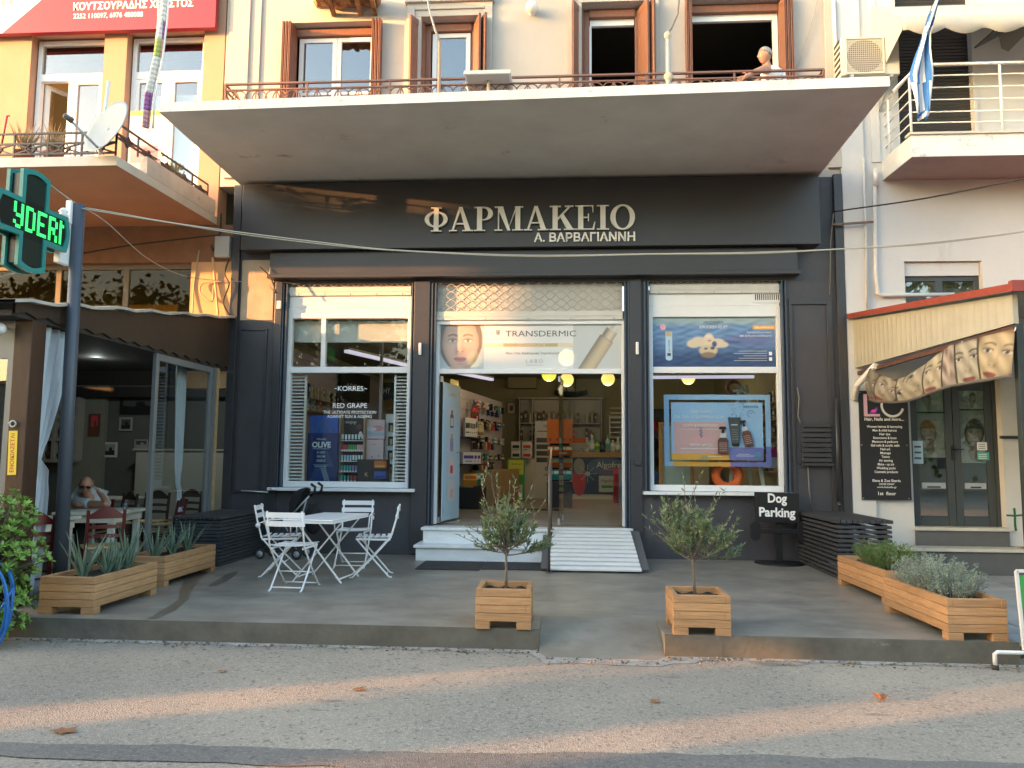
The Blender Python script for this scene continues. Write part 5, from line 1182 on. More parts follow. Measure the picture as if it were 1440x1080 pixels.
# red sign across the top
SYL = -.16
s0, s1 = aY(-60, 30, SYL).x, aY(303, 20, SYL).x; zs0, zs1 = aY(5, 47, SYL).z, aY(303, 38, SYL).z
t = thing('shop_sign', 'red hanging sign board with white Greek lettering over the yellow house windows', 'sign', ((s0+s1)/2, SYL, zs0))
REDS = mat('red_sign_vinyl', (.33, .022, .036), .4, var=.03); cv = Canvas((s0, SYL, zs0), th=.10); cv.board(0, 0, s1-s0, 1.2, REDS)
u5 = aY(3, 46, SYL).x-s0; u55 = aY(56, 2, SYL).x-s0; z55 = aY(56, 2, SYL).z-zs0
cv.poly([(0, 0.001), (u5, .001), (u55, z55), (u55+.5, z55+.55), (0, 1.19)], mat('white_sign_vinyl', (.70, .70, .68), .4)); cv.build('board', None, t)
cv = Canvas((0, SYL-.002, 0), th=.001)
a, c_ = aY(103, 13, SYL), aY(272, 9, SYL); cv.text('ΚΟΥΤΣΟΥΡΑΔΗΣ ΧΡΗΣΤΟΣ', (a.x+c_.x)/2, a.z-.015, .165, LETW, width=c_.x-a.x, bold=.03)
a, c_ = aY(103, 25.5, SYL), aY(201, 23, SYL); cv.text('2252 110097, 6976 480088', (a.x+c_.x)/2, a.z-.01, .115, LETW, width=c_.x-a.x, bold=.015)
a = aY(19, 5, SYL); cv.text('ΕΙΑ', a.x, a.z-.02, .13, P_['dgrey'], align='r'); cv.build('lettering', None, t)
# balcony
bx = aZ(163, 232, LS).x; by = -2.45
b = MB(); b.m(TERRA); b.add([(-13.5, by, LS), (bx, by, LS), (LX, -.002, LS), (-13.5, -.002, LS)], [(3, 2, 1, 0)]); PLB = mat('worn_balcony_plaster', (.66, .60, .52), .8, var=.10, scale=3, bump=.3, bscale=30, stain=((.30, .26, .24), 3, .64, .06, (1, 1, 2)))
b.m(PLB); b.add([(-13.5, by, LS+.001), (bx, by, LS+.001), (LX, -.002, LS+.001), (-13.5, -.002, LS+.001), (-13.5, by, LS+.12), (bx, by, LS+.12), (LX, -.002, LS+.12), (-13.5, -.002, LS+.12)], [(0, 1, 5, 4), (1, 2, 6, 5), (4, 5, 6, 7)])
b.build('balcony_slab', None, lb)
b = MB(); b.m(PLB)   # low parapet on the side of the balcony
d_ = Vector((LX-bx, -.002-by, 0)).normalized()
b.obox(Vector((bx, by, LS+.24))+d_*1.50-Vector((.05, 0, 0)), (.88, .05, .115), d_, Vector((-d_.y, d_.x, 0)), (0, 0, 1)); b.build('parapet', None, lb)
def crossrail(b, p, q, n, z0, z1):
    p = Vector(p); q = Vector(q)
    for z in (z0, z1, z1-.13): b.bar((p.x, p.y, z), (q.x, q.y, z), .022, .022)
    for i in range(n+1): a = p.lerp(q, i/n); b.bar((a.x, a.y, z0-.08), (a.x, a.y, z1), .02, .02)
    for i in range(n):
        a = p.lerp(q, i/n); c_ = p.lerp(q, (i+1)/n); m_ = p.lerp(q, (i+.5)/n); zm = (z0+z1-.13)/2
        b.bar((a.x, a.y, z0), (c_.x, c_.y, z1-.13), .018, .018); b.bar((a.x, a.y, z1-.13), (c_.x, c_.y, z0), .018, .018)
        dd = (q-p).normalized()
        for s1, s2 in ((1, 1), (1, -1), (-1, 1), (-1, -1)): b.bar(Vector((m_.x, m_.y, zm))+dd*.07*s1, Vector((m_.x, m_.y, zm+.07*s2)), .03, .012)
IRON2 = mat('dark_iron', (.05, .04, .04), .5)
b = MB(); crossrail(b, (-9.9, by+.1, 0), (bx-.08, by+.1, 0), 10, LS+.20, aY(150, 186, by+.1).z); b.build('railing', IRON2, lb)
b = MB(); crossrail(b, (bx-.08, by+.1, 0), Vector((bx-.08, by+.1, 0))+d_*2.2, 5, LS+.40, aY(210, 183, by+.1).z+.1); b.build('railing', IRON2, lb)
# ground floor of the yellow house: beam, glazed band, orange pier, side return
BAND = mat('ochre_plaster', (.60, .36, .19), .8, var=.1, bump=.2, bscale=25)
zt0 = aY(100, 372, 0).z; zt1 = 3.30; px0 = aY(268, 400, 0).x
b = MB(); b.box(-13.5, -5.03, .0, .3, zt0+.02, LS-.001); b.build('lower_wall', mat('shaded_brown_band', (.22, .115, .065), .85, var=.15), lb); b = MB(); b.box(px0, -5.03, .0, .3, 2.4, zt0+.02); b.build('corner_pier', BAND, lb)  # brown band wall, its shade painted in as a darker brown
b = MB(); b.box(-13.5, px0, .10, .16, zt0-.06, zt0+.018); b.box(-13.5, px0, .10, .16, zt1, zt1+.07)
for px in (82, 177, -20): x = aY(px, 400, .1).x; b.box(x-.04, x+.04, .102, .158, zt1+.07, zt0-.06)
b.build('transom_frame', mat('old_bronze_frame', (.16, .13, .09), .5), lb)
b = MB(); b.box(-13.5, px0, .128, .132, zt1+.07, zt0-.06); b.build('transom_pane', TINTG, lb)
b = MB(); b.box(-13.5, px0, 1.2, 1.25, 3.0, 5); b.build('transom_backdrop', mat('ochre_room', (.33, .27, .13), .9, var=.15), lb)
# inside of the restaurant
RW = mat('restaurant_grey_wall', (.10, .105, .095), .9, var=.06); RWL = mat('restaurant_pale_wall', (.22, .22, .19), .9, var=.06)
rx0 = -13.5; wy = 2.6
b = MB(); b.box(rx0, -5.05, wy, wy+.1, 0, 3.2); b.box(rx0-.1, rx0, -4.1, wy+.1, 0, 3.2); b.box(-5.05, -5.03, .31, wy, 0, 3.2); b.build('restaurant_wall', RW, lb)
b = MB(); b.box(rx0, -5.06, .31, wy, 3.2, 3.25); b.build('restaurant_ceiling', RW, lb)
q0, q1 = aY(107, 560, wy-.12).x, aY(148, 560, wy-.12).x
b = MB(); b.box(q0, q1, wy-.12, wy-.001, 0, 3.19); b.build('restaurant_column', RWL, lb)
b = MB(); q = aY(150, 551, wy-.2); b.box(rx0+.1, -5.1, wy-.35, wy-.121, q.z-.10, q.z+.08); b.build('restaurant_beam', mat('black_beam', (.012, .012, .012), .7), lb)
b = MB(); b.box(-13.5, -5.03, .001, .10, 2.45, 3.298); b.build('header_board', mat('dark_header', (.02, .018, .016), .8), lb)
# veranda: lean-to roof, boarded gable with scalloped edge, timber post
VX = -5.0; VY = -4.25; vz = 2.68
BRN = mat('brown_board', (.032, .019, .011), .6, var=.25, scale=8, stretch=(3, 3, .6), bump=.15, bscale=30)
POSTW = mat('stained_post', (.042, .018, .008), .5, var=.25, scale=5, stretch=(4, 4, .5), bump=.1, bscale=20)
def vroof(y): return 2.80+(y+4.62)/4.62*.68
b = MB(); n = 30; top = []; bot = []
for i in range(n+1):
    y = -4.6+4.6*i/n; top.append((y, vroof(y)-.03)); bot.append((y, vz+.035*abs(math.sin(i*math.pi*.5*1.0+.0))*(1 if i % 2 else 0)))
vs = [(VX, y, z) for y, z in top]+[(VX, y, z) for y, z in bot]+[(VX-.03, y, z) for y, z in top]+[(VX-.03, y, z) for y, z in bot]
k = n+1
b.add(vs, [f_ for i in range(n) for f_ in ((k+i, k+i+1, i+1, i), (2*k+i, 2*k+i+1, 3*k+i+1, 3*k+i), (k+i+1, k+i, 3*k+i, 3*k+i+1))]); b.build('veranda_gable', BRN, lb)
b = MB(); m_ = 24
for i in range(m_):
    y0 = -4.7+4.69*i/m_; y1 = -4.7+4.69*(i+1)/m_; wv = .015*math.sin(i*1.7)
    b.add([(VX+.07+.02*math.sin(i*.9), y0, vroof(y0)+wv), (VX+.07+.02*math.sin((i+1)*.9), y1, vroof(y1)+.015*math.sin((i+1)*1.7)), (-13.5, y1, vroof(y1)), (-13.5, y0, vroof(y0)), (VX+.07+.02*math.sin(i*.9), y0, vroof(y0)-.03+wv), (VX+.07+.02*math.sin((i+1)*.9), y1, vroof(y1)-.03+.015*math.sin((i+1)*1.7)), (-13.5, y1, vroof(y1)-.03), (-13.5, y0, vroof(y0)-.03)], [(0, 1, 2, 3), (7, 6, 5, 4), (0, 4, 5, 1)])
b.build('veranda_roof', mat('tin_roof_edge', (.42, .38, .32), .6, var=.2, scale=9), lb)
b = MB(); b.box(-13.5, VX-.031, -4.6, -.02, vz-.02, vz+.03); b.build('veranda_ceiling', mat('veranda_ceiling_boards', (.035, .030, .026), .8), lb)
pw = aY(8, 650, VY-.1).x; b = MB(); b.box(pw, VX-.002, VY-.1, VY+.10, 0, vz-.021); b.build('veranda_post', POSTW, lb, bevel=.006)
b = MB(); b.box(-13.5, pw-.001, VY-.06, VY, 0, .5); b.box(-13.5, pw-.001, VY-.06, VY, 2.3, vz-.021); b.box(pw-.08, pw-.001, VY-.06, VY, .5, 2.3); b.build('veranda_window_frame', mat('grey_aluminium', (.20, .215, .22), .4, .3), lb)
b = MB(); b.box(-13.5, pw-.08, VY-.034, VY-.03, .5, 2.3); b.build('veranda_pane', glass('veranda_glass', (.35, .4, .38), .10), lb)
# sliding aluminium door on the side
ALU = MATS['grey_aluminium']
ya, yb = aX(217, 520, VX-.05).y, aX(297, 530, VX-.05).y
f = MB(); x = VX-.05
for a in ((ya, ya+.075, .0, vz-.025), (yb-.075, yb, .0, vz-.025), (ya+.075, yb-.075, vz-.11, vz-.025), (ya+.075, yb-.075, 0.0, .10)): f.box(x-.025, x+.025, a[0], a[1], a[2], a[3])
sd_ = f.build('sliding_door', ALU, lb, bevel=.004); g = MB(); g.box(x-.003, x+.003, ya+.075, yb-.075, .10, vz-.11); g.build('door_pane', SHOPG, sd_)
b = MB(); b.box(VX-.06, VX-.005, yb+.01, yb+.07, 0, vz-.025); b.build('door_jamb', ALU, lb); b = MB(); b.box(VX-.06, VX+.0, yb+.09, yb+.16, 0, vz-.025); b.build('timber_jamb', OAKL, lb)
# drawn curtains
def curtain(name, label, top, bot, tie, wtop, wtie, wbot, ax, m):
    b = MB()
    def fn(u, v):
        z = top.z+(bot.z-top.z)*v; tv = tie
        wd = wtop+(wtie-wtop)*min(1, v/tv)**1.3 if v < tv else wtie+(wbot-wtie)*((v-tv)/(1-tv))**.7
        c_ = top.lerp(bot, v); o = ax*((u-.5)*wd+(.0 if v < tv else 0))
        if v < tv: o += ax*((wtop-wd)*-.35)
        nn = Vector((-ax.y, ax.x, 0)); return Vector((c_.x, c_.y, z))+o+nn*.03*math.sin(u*26+v*2)*(1-.5*(abs(v-tv) < .1))
    b.grid(fn, 46, 24); o = b.build(name, m, None, solid=.004); return tag(o, label, 'curtain', 'curtains of the restaurant')
CURT = mat('pale_curtain', (.50, .54, .58), .85, var=.05)
c_t = aX(64, 466, VX-.08); c_b = Vector((VX-.08, aX(50, 760, VX-.08).y, .05)); c_t.z = vz-.03
curtain('curtain', 'pale blue white curtain tied back at the wooden post', Vector((VX-.12, -3.78, vz-.03)), Vector((VX-.12, -4.02, .05)), .52, .55, .16, .42, Vector((0, 1, 0)), CURT)
curtain('curtain', 'grey curtain gathered behind the sliding glass door', Vector((VX-.35, yb-.28, vz-.05)), Vector((VX-.35, yb-.12, .05)), .66, .46, .14, .34, Vector((-.25, .97, 0)), CURT)
# ceiling lamps of the restaurant
for px, py, Y, s_, lbl in ((136, 486, -1.5, .17, 'bright flat white ceiling lamp in the middle of the restaurant opening'), (220, 504, .2, .15, 'small flat white lamp beside the sliding door frame')):
    p = aY(px, py, Y); t = thing('ceiling_lamp', lbl, 'lamp', (p.x, Y, p.z), 'flat lamps in the restaurant'); b = MB(); b.lathe((p.x, Y, p.z), [(0, -.02), (s_*.7, -.015), (s_*.75, 0)], 20); ld = bpy.data.lights.new('lamp_light', 'POINT'); ld.energy = 5.5; ld.color = (.9, 1, .95); ld.shadow_soft_size = .1; lo = bpy.data.objects.new('lamp_light', ld); COL.objects.link(lo); lo.parent = t; lo.location = (0, 0, -.12); b.build('diffuser', mat('cool_lamp', (.9, .9, .9), .5, emit=(.9, 1, .95), estr=.10), t); b = MB(); b.lathe((p.x, Y, p.z), [(s_*.76, 0), (s_, .0), (s_*.9, .03), (0, .05)], 20); b.tube([(p.x, Y, p.z+.04), (p.x, Y, 3.2 if Y > 0 else vz)], .01, 5); b.build('shade', WHITE, t)
p = aY(106, 517, 1.0); t = thing('pendant_lamp', 'dark bell shaped pendant lamp behind the street pole', 'lamp', (p.x, 1.0, p.z)); b = MB(); b.lathe((p.x, 1.0, p.z), [(.22, 0), (.19, .06), (.10, .16), (.06, .34), (.02, .40)], 18); b.build('shade', mat('dark_enamel', (.03, .028, .025), .4), t); b = MB(); b.tube([(p.x, 1, p.z+.39), (p.x, 1, 3.2)], .008, 5); b.build('cord', BLACK, t)
p = aY(0, 462, VY-.2); b = MB(); b.sphere(p, .055, n=14); b.tube([p, p+Vector((-.1, .18, .05))], .012, 5); tag(b.build('bulb_lamp', WHITE), 'white bulb at the left edge over the veranda window', 'lamp')
# shelf, pictures and counter inside
SHW = mat('dim_white_shelf', (.34, .33, .29), .7)
q = rp(60, 558, 107, 648, wy-.3); t = thing('wall_shelf_unit', 'white open shelf unit with vases behind the street pole', 'shelf', ((q[0]+q[1])/2, wy-.2, q[2]))
for i in range(4): z = q[2]+(q[3]-q[2])*i/3; b = MB(); b.box(q[0], q[1], wy-.3, wy-.01, z-.03, z+.03); b.build('shelf_board', SHW, t)
for i in range(4): x = q[0]+(q[1]-q[0])*i/3; b = MB(); b.box(x-.03, x+.03, wy-.301, wy-.011, q[2], q[3]); b.build('upright', SHW, t)
for i in range(3):
    for j in range(3):
        x = q[0]+(q[1]-q[0])*(i+.5)/3; z = q[2]+(q[3]-q[2])*j/3+.031; h = (.28, .2, .34)[(i+j) % 3]
        cc = ('brown', 'gold', 'dgrey')[(i*2+j) % 3]; b = MB(); b.lathe((x, wy-.17, z), [(0, 0), (.07, 0), (.10, h*.4), (.04, h*.75), (.055, h)], 12); tag(b.build('vase', P_[cc]), '%s vase on the %s level of the restaurant shelf' % ({'brown': 'brown', 'gold': 'golden', 'dgrey': 'dark grey'}[cc], ('lowest', 'middle', 'upper')[j]), 'vase', 'vases on the restaurant shelf')
def frame_pic(px0, py0, px1, py1, Y, label, c0, c1, c2):
    q = rp(px0, py0, px1, py1, Y); t = thing('framed_picture', label, 'picture', ((q[0]+q[1])/2, Y, q[2])); W_, H_ = q[1]-q[0], q[3]-q[2]; m_ = min(W_, H_)*.14
    for a in ((0, m_, 0, H_), (W_-m_, W_, 0, H_), (m_, W_-m_, 0, m_), (m_, W_-m_, H_-m_, H_)): b = MB(); b.box(q[0]+a[0], q[0]+a[1], Y-.03, Y, q[2]+a[2], q[2]+a[3]); b.build('frame_rail', P_[c0], t)
    cv = Canvas((q[0]+m_, Y-.012, q[2]+m_), th=.01); w2, h2 = W_-2*m_, H_-2*m_; cv.board(0, 0, w2, h2, P_[c1]); cv.poly([(0, 0), (w2, 0), (w2, h2*.4), (w2*.6, h2*.5), (w2*.3, h2*.35), (0, h2*.45)], P_[c2]); cv.ell(w2*.55, h2*.55, w2*.15, h2*.2, P_[c2]); cv.build('canvas', None, t)
frame_pic(170, 556, 222, 583, wy-.01, 'long dark framed landscape picture in the restaurant', 'black', 'dgrey', 'black')
frame_pic(168.5, 587, 187, 606, wy-.01, 'small white framed portrait sketch under the landscape picture', 'grey', 'dgrey', 'black')
frame_pic(145, 622, 165.5, 643, wy-.01, 'white framed seascape sketch lowest on the grey wall', 'lgrey', 'grey', 'black')
frame_pic(190, 618, 209, 631, wy-.01, 'small pale sketch leaning on the white counter', 'grey', 'dgrey', 'grey')
frame_pic(126, 582, 141, 613, wy-.13, 'narrow red and brown framed box on the pale column', 'brown', 'crimson', 'brown')
q = rp(190, 631, 240, 700, wy-.5); b = MB(); b.box(q[0], -5.2, wy-.5, wy-.02, 0, q[3]-.03); b.box(q[0]-.04, -5.15, wy-.55, wy-.02, q[3]-.03, q[3]); tag(b.build('restaurant_counter', SHW, None), 'white counter at the back of the restaurant', 'counter')
# tables and rush seated chairs
def wtable(x, y, rz, wx, wyy, label, m=WHITE):
    t = thing('wooden_table', label, 'table', (0, 0, 0), 'white wooden tables of the restaurant')
    b = MB(); b.box(-wx/2, wx/2, -wyy/2, wyy/2, .69, .725); b.build('tabletop', m, t, bevel=.005)
    b = MB(); b.box(-wx/2+.05, wx/2-.05, -wyy/2+.05, -wyy/2+.075, .60, .689); b.box(-wx/2+.05, wx/2-.05, wyy/2-.075, wyy/2-.05, .60, .689); b.box(-wx/2+.05, -wx/2+.075, -wyy/2+.076, wyy/2-.076, .60, .689); b.box(wx/2-.075, wx/2-.05, -wyy/2+.076, wyy/2-.076, .60, .689); b.build('apron', m, t)
    for sx in (-1, 1):
        for sy in (-1, 1): b = MB(); b.box(sx*(wx/2-.095)-.035, sx*(wx/2-.095)+.035, sy*(wyy/2-.095)-.035, sy*(wyy/2-.095)+.035, 0, .60); b.build('leg', m, t, bevel=.004)
    t.location = (x, y, 0); t.rotation_euler = (0, 0, rz); return t
PLT = mat('cream_table_paint', (.58, .55, .48), .5, var=.06)
p = aZ(156, 722, .72); wtable(-5.68, -1.95, rad(8), .74, .92, 'cream white wooden table where the man sits', PLT)
wtable(-5.62, -3.35, rad(4), .62, .9, 'white wooden table right beside the dark street pole', PLT)
wtable(-7.3, .9, 0, 1.0, .8, 'dim wooden table behind the seated man', SHW)
REDC = mat('oxblood_chair_paint', (.10, .010, .010), .4, var=.1); RUSH = mat('rush_seat', (.42, .30, .15), .8, var=.2, scale=40)
def tchair(m, label):
    t = thing('taverna_chair', label, 'chair', (0, 0, 0), 'wooden chairs of the restaurant')
    for sx in (-1, 1):
        b = MB(); b.tube([(sx*.19, .19, 0), (sx*.19, .19, .46)], .018, 6); b.build('leg', m, t)
        b = MB(); b.bar((sx*.19, -.19, 0), (sx*.19, -.19, .45), .034, .034); b.bar((sx*.19, -.19, .45), (sx*.19, -.26, .90), .034, .03); b.build('back_post', m, t)
        for z in (.15, .28): b = MB(); b.tube([(sx*.19, -.19, z), (sx*.19, .19, z)], .011, 5); b.build('stretcher', m, t)
    for y in (-.19, .19): b = MB(); b.tube([(-.19, y, .22), (.19, y, .22)], .011, 5); b.build('stretcher', m, t)
    b = MB(); b.box(-.215, .215, -.205, .215, .435, .465); b.build('seat', RUSH, t, bevel=.012)
    def slat(z, h, carve):
        b = MB(); n = 12; vs = []
        for i in range(n+1):
            u = -1+2*i/n; zz = z+h*(.5+.5*math.cos(u*2.4)*carve); y = -.19-.07*(z-.45)/.45-.02*(1-u*u)
            vs += [(u*.175, y-.009, z), (u*.175, y-.009, zz+h*.3), (u*.175, y+.009, z), (u*.175, y+.009, zz+h*.3)]
        b.add(vs, [f_ for i in range(n) for f_ in ((4*i, 4*i+1, 4*i+5, 4*i+4), (4*i+2, 4*i+6, 4*i+7, 4*i+3), (4*i+1, 4*i+3, 4*i+7, 4*i+5), (4*i, 4*i+4, 4*i+6, 4*i+2))]); b.build('back_slat', m, t)
    slat(.80, .11, 1); slat(.68, .05, .3); slat(.57, .05, .3); return t
BRC = mat('dark_brown_chair', (.030, .016, .010), .5)
ch = tchair(REDC, 'oxblood wooden chair facing the table, its back to the planters'); ch.location = (-5.05, -2.95, 0); ch.rotation_euler = (0, 0, rad(38)); ch.scale = (.92, .92, .90)
copy_tree(ch, (-5.33, -1.12, 0), rad(100), 'oxblood wooden chair with straw seat behind the grey door stile')
copy_tree(ch, (-5.28, -3.9, 0), rad(60), 'oxblood wooden chair half hidden between bush and street pole')
cb = tchair(BRC, 'dark brown chair deepest by the restaurant counter, its carved top rail clear of the others'); cb.scale = (.92, .92, .92); cb.location = (-6.0, .75, 0); cb.rotation_euler = (0, 0, rad(175))
copy_tree(cb, (-6.55, -.2, 0), rad(150), 'dark brown chair directly behind the seated man\'s shoulder')
copy_tree(cb, (-5.75, -.35, 0), rad(120), 'dark brown chair in shade right behind the sliding door glass')
copy_tree(cb, (-6.2, .15, 0), rad(185), 'dark brown chair in the middle of the shaded chairs')
b = MB(); b.lathe((-5.50, -1.75, .726), [(0, 0), (.028, 0), (.033, .10), (.031, .10), (.026, .004)], 14); tag(b.build('water_glass', glass('tumbler', (.85, .9, .9), .1)), 'small empty water glass on the man\'s table', 'glass')
# yellow rent notice on the post
a = aY(10, 668, VY-.105); c_ = aY(27, 606, VY-.105); cv = Canvas((a.x, VY-.104, a.z), Vector((1, 0, .03)), Vector((-.03, 0, 1)), th=.003); W_, H_ = c_.x-a.x-.005, c_.z-a.z
cv.board(0, 0, W_, H_, P_['yellow']); cv.text('ΕΝΟΙΚΙΑΖΕΤΑΙ', W_*.70, H_*.06, W_*.62, P_['red'], rot=rad(90), align='l', width=H_*.88, bold=.02); fin(cv, 'rent_notice', 'yellow paper notice with red upright lettering on the brown post', 'notice')
b = MB(); p = aY(18, 596, VY-.12); b.torus(p, .028, .008, (0, -1, 0), 16, 6); b.tube([p+Vector((-.03, .02, 0)), p+Vector((-.05, 0, .01))], .008, 5); tag(b.build('wall_hook', GALV), 'metal ring hook above the yellow notice', 'hook')
# junction box and loose wiring on the corner
q = rp(303, 333, 324, 362, -.08); b = MB(); b.box(q[0], q[1], -.12, -.012, q[2], q[3]); tag(b.build('junction_box', mat('grey_plastic', (.42, .42, .40), .5), None, .01), 'pale grey junction box at the corner of the yellow house', 'box')
for pts, Y, m_, lbl in (([(280, 352), (273, 400), (271, 440)], -.03, 'beige_cable', 'beige cable at the left edge of the orange pier'), ([(299, 362), (303, 400), (307, 445)], -.05, 'orange_pipe', 'thin orange painted pipe on the orange pier'), ([(322, 365), (316, 385), (322, 400), (314, 425), (324, 445)], -.09, 'black_cable', 'black wires tangled beside the anthracite corner'), ([(314, 395), (286, 398), (282, 412), (298, 424), (300, 405)], -.06, 'beige_cable', 'beige loop of cable on the orange pier'), ([(365, 375), (380, 390), (388, 412)], -.2, 'black_cable', 'black cable drooping from the shutter housing corner'), ([(311, 300), (309, 330), (300, 352), (297, 345)], -.1, 'black_cable', 'black drop wire left of the junction box')):
    b = MB(); P2 = [aY(x, y, Y+.02*math.sin(i*2)) for i, (x, y) in enumerate(pts)]; S2 = []
    for i in range(len(P2)-1):
        p0, p1, p2, p3 = P2[max(i-1, 0)], P2[i], P2[i+1], P2[min(i+2, len(P2)-1)]
        for k in range(6): t_ = k/6; S2.append(.5*((2*p1)+(p2-p0)*t_+(2*p0-5*p1+4*p2-p3)*t_*t_+(3*p1-p0-3*p2+p3)*t_**3))
    S2.append(P2[-1]); b.tube(S2, .012 if 'pipe' not in m_ else .02, 6); tag(b.build('loose_cable' if 'pipe' not in m_ else 'wall_pipe', mat(m_, {'beige_cable': (.40, .33, .24), 'orange_pipe': (.62, .36, .19), 'black_cable': (.015, .014, .013)}[m_], .6)), lbl, 'cable' if 'pipe' not in m_ else 'pipe')

# ------------------------------------------------------------------ right neighbour: white house, hair salon entrance, lean-to
rb_ = thing('white_house', 'white plastered house with a railed balcony, grey salon door and dark shuttered balcony door', 'building', (7, 0, 0))
RX = 3.985; DX0, DX1 = 4.83, 6.06; WZ0, WZ1 = 3.3, aY(1325, 367, 0).z; WX0, WX1 = aY(1268, 400, 0).x, aY(1382, 400, 0).x; BZ = 5.43
SX0, SX1 = aY(1262, 100, 0).x, aY(1367, 100, 0).x; SZ1 = 8.3
b = MB(); b.box(RX, DX0, 0, .3, -.3, 9.6); b.box(DX1, 13, 0, .3, -.3, 9.6); b.box(DX0, DX1, 0, .3, 2.62, WZ0); b.box(DX0, WX0, 0, .3, WZ0, WZ1) if WX0 > DX0 else None
b.box(WX1, DX1, 0, .3, WZ0, WZ1) if WX1 < DX1 else None
b.box(DX0, DX1, 0, .3, WZ1, 5.6); b.box(DX0, max(DX0, SX0), 0, .3, 5.6, SZ1); b.box(min(SX1, DX1), DX1, 0, .3, 5.6, SZ1); b.box(DX0, DX1, 0, .3, SZ1, 9.6)
b.build('wall', WALLR, rb_)
b = MB(); b.box(RX+.0, aY(1222, 400, -.05).x, -.05, -.002, -.1, 9.6); b.build('corner_pilaster', WALLR, rb_, bevel=.01)
b = MB(); b.box(aY(1222, 100, -.025).x, aY(1234, 100, -.025).x, -.025, -.002, 5.7, 9.6); b.build('wall_strip', WALLR, rb_)
b = MB(); b.box(WX0+.01, WX1-.01, .06, .3, WZ1-.20, WZ1-.005); b.build('window_box', WALLR, rb_)
GRN = mat('grey_green_frame', (.045, .055, .058), .4)
f = MB(); zt = WZ1-.20
for a in ((WX0, WX0+.06, WZ0, zt), (WX1-.06, WX1, WZ0, zt), (WX0+.06, WX1-.06, zt-.07, zt), ((WX0+WX1)/2-.05, (WX0+WX1)/2+.05, WZ0, zt-.07)): f.box(a[0], a[1], .10, .16, a[2], a[3])
w_ = f.build('window', GRN, rb_); g = MB(); g.box(WX0+.06, WX1-.06, .128, .132, WZ0, zt-.07); g.build('pane', GLASS, w_); b = MB(); b.box(WX0, WX1, .29, .30, WZ0, zt); b.build('pale_blind', mat('white_voile', (.5, .52, .52), .9), w_)
# salon door
dz = .50; yD = .16
f = MB(); f.box(DX0, DX0+.05, yD-.03, yD+.05, dz, 2.6); f.box(DX1-.05, DX1, yD-.03, yD+.05, dz, 2.6); f.box(DX0+.05, DX1-.05, yD-.03, yD+.05, 2.53, 2.6)
dfm = f.build('salon_door_frame', GRN, rb_); xm = (DX0+DX1)/2+.02
for a, c_ in ((DX0+.05, xm-.003), (xm+.003, DX1-.05)):
    f = MB()
    for q in ((a, a+.10, dz, 2.53), (c_-.10, c_, dz, 2.53), (a+.10, c_-.10, dz, dz+.14), (a+.10, c_-.10, 2.40, 2.53)): f.box(q[0]+.001, q[1]-.001, yD-.02, yD+.03, q[2], q[3])
    o = f.build('salon_door', GRN, rb_, bevel=.004); g = MB(); g.box(a+.10, c_-.10, yD, yD+.005, dz+.14, 2.40); g.build('pane', GLASS, o)
    b = MB(); b.box(a+.13, c_-.13, yD-.022, yD-.001, 1.02, 1.10); b.m(GALV); b.build('letter_slot', GALV, o); b = MB(); b.box(a+.2, c_-.2, yD-.026, yD-.0225, 1.03, 1.05); b.build('slot_flap', BLACK, o)
b = MB(); b.box(xm-.035, xm+.01, yD-.035, yD-.0205, 1.42, 1.62); b.tube([(xm-.01, yD-.03, 1.57), (xm-.01, yD-.07, 1.57), (xm+.11, yD-.07, 1.57)], .01, 6); b.build('door_handle', BLACK, rb_)
b = MB(); b.box(DX0, DX1, .31, 2.2, dz-.05, dz-.001); b.box(DX0, DX1, 2.2, 2.25, dz, 2.7); b.box(DX0-.05, DX0, .31, 2.2, dz, 2.7); b.box(DX1, DX1+.05, .31, 2.2, dz, 2.7); b.box(DX0, DX1, .31, 2.2, 2.62, 2.7); b.build('salon_hall', mat('dim_hall', (.20, .20, .18), .9), rb_)
# window posters of the salon (plain stand-in portraits)
def salon_poster(x0, x1, z0, z1, hair, label, flip=1):
    t_ = thing('salon_poster', label, 'poster', ((x0+x1)/2, yD+.02, z0), 'portrait posters in the salon door'); cv = Canvas((x0, yD+.012, z0), th=.002); W_, H_ = x1-x0, z1-z0; cv.board(0, 0, W_, H_, P_['lgrey'])
    hc_ = {'orange': (.42, .12, .03), 'hair': (.07, .055, .04), 'brown': (.12, .07, .035)}[hair]
    cv.build('backing', None, t_); raster('print', t_, lambda u, v: Vector((x0+.002+(W_-.004)*u, yD+.010, z0+.002+(H_-.004)*v)), 30, 44, lambda u, v: portrait((u-.5+.08*flip)*4.2*W_/H_+.35*flip*(v-.5), (v-.5)*3.9-.15, (.62, .62, .58), (.62, .46, .36), hc_, top=.45))
dx1 = DX0+.15; dx2 = xm+.10
salon_poster(dx1, xm-.10, 1.45, 2.08, 'orange', 'poster of a portrait with copper hair on the left salon door'); salon_poster(dx2, DX1-.15, 1.38, 2.12, 'hair', 'poster of a portrait with short dark hair on the right salon door', -1)
salon_poster(dx1, xm-.10, 2.10, 2.42, 'brown', 'cropped poster at the top of the left salon door'); salon_poster(dx2, DX1-.15, 2.14, 2.42, 'brown', 'cropped poster at the top of the right salon door', -1)
for q, m_, lbl in (((1374, 622, 1388, 633), 'white', 'small white opening card on the right salon door'), ((1374, 636, 1391, 647), 'teal', 'small teal card on the right salon door'), ((1284, 620, 1298, 652), 'paleblue', 'pale notice sheet on the left salon door')):
    r = rp(*q, yD-.021); cv = board('', '', '', r, yD-.022, P_[m_], .002); 
    for k in range(3): cv.rect(cv.W*.12, cv.H*(.2+.25*k), cv.W*.8, cv.H*(.28+.25*k), P_['dgrey' if m_ != 'teal' else 'white'])
    fin(cv, 'door_card', lbl, 'card')
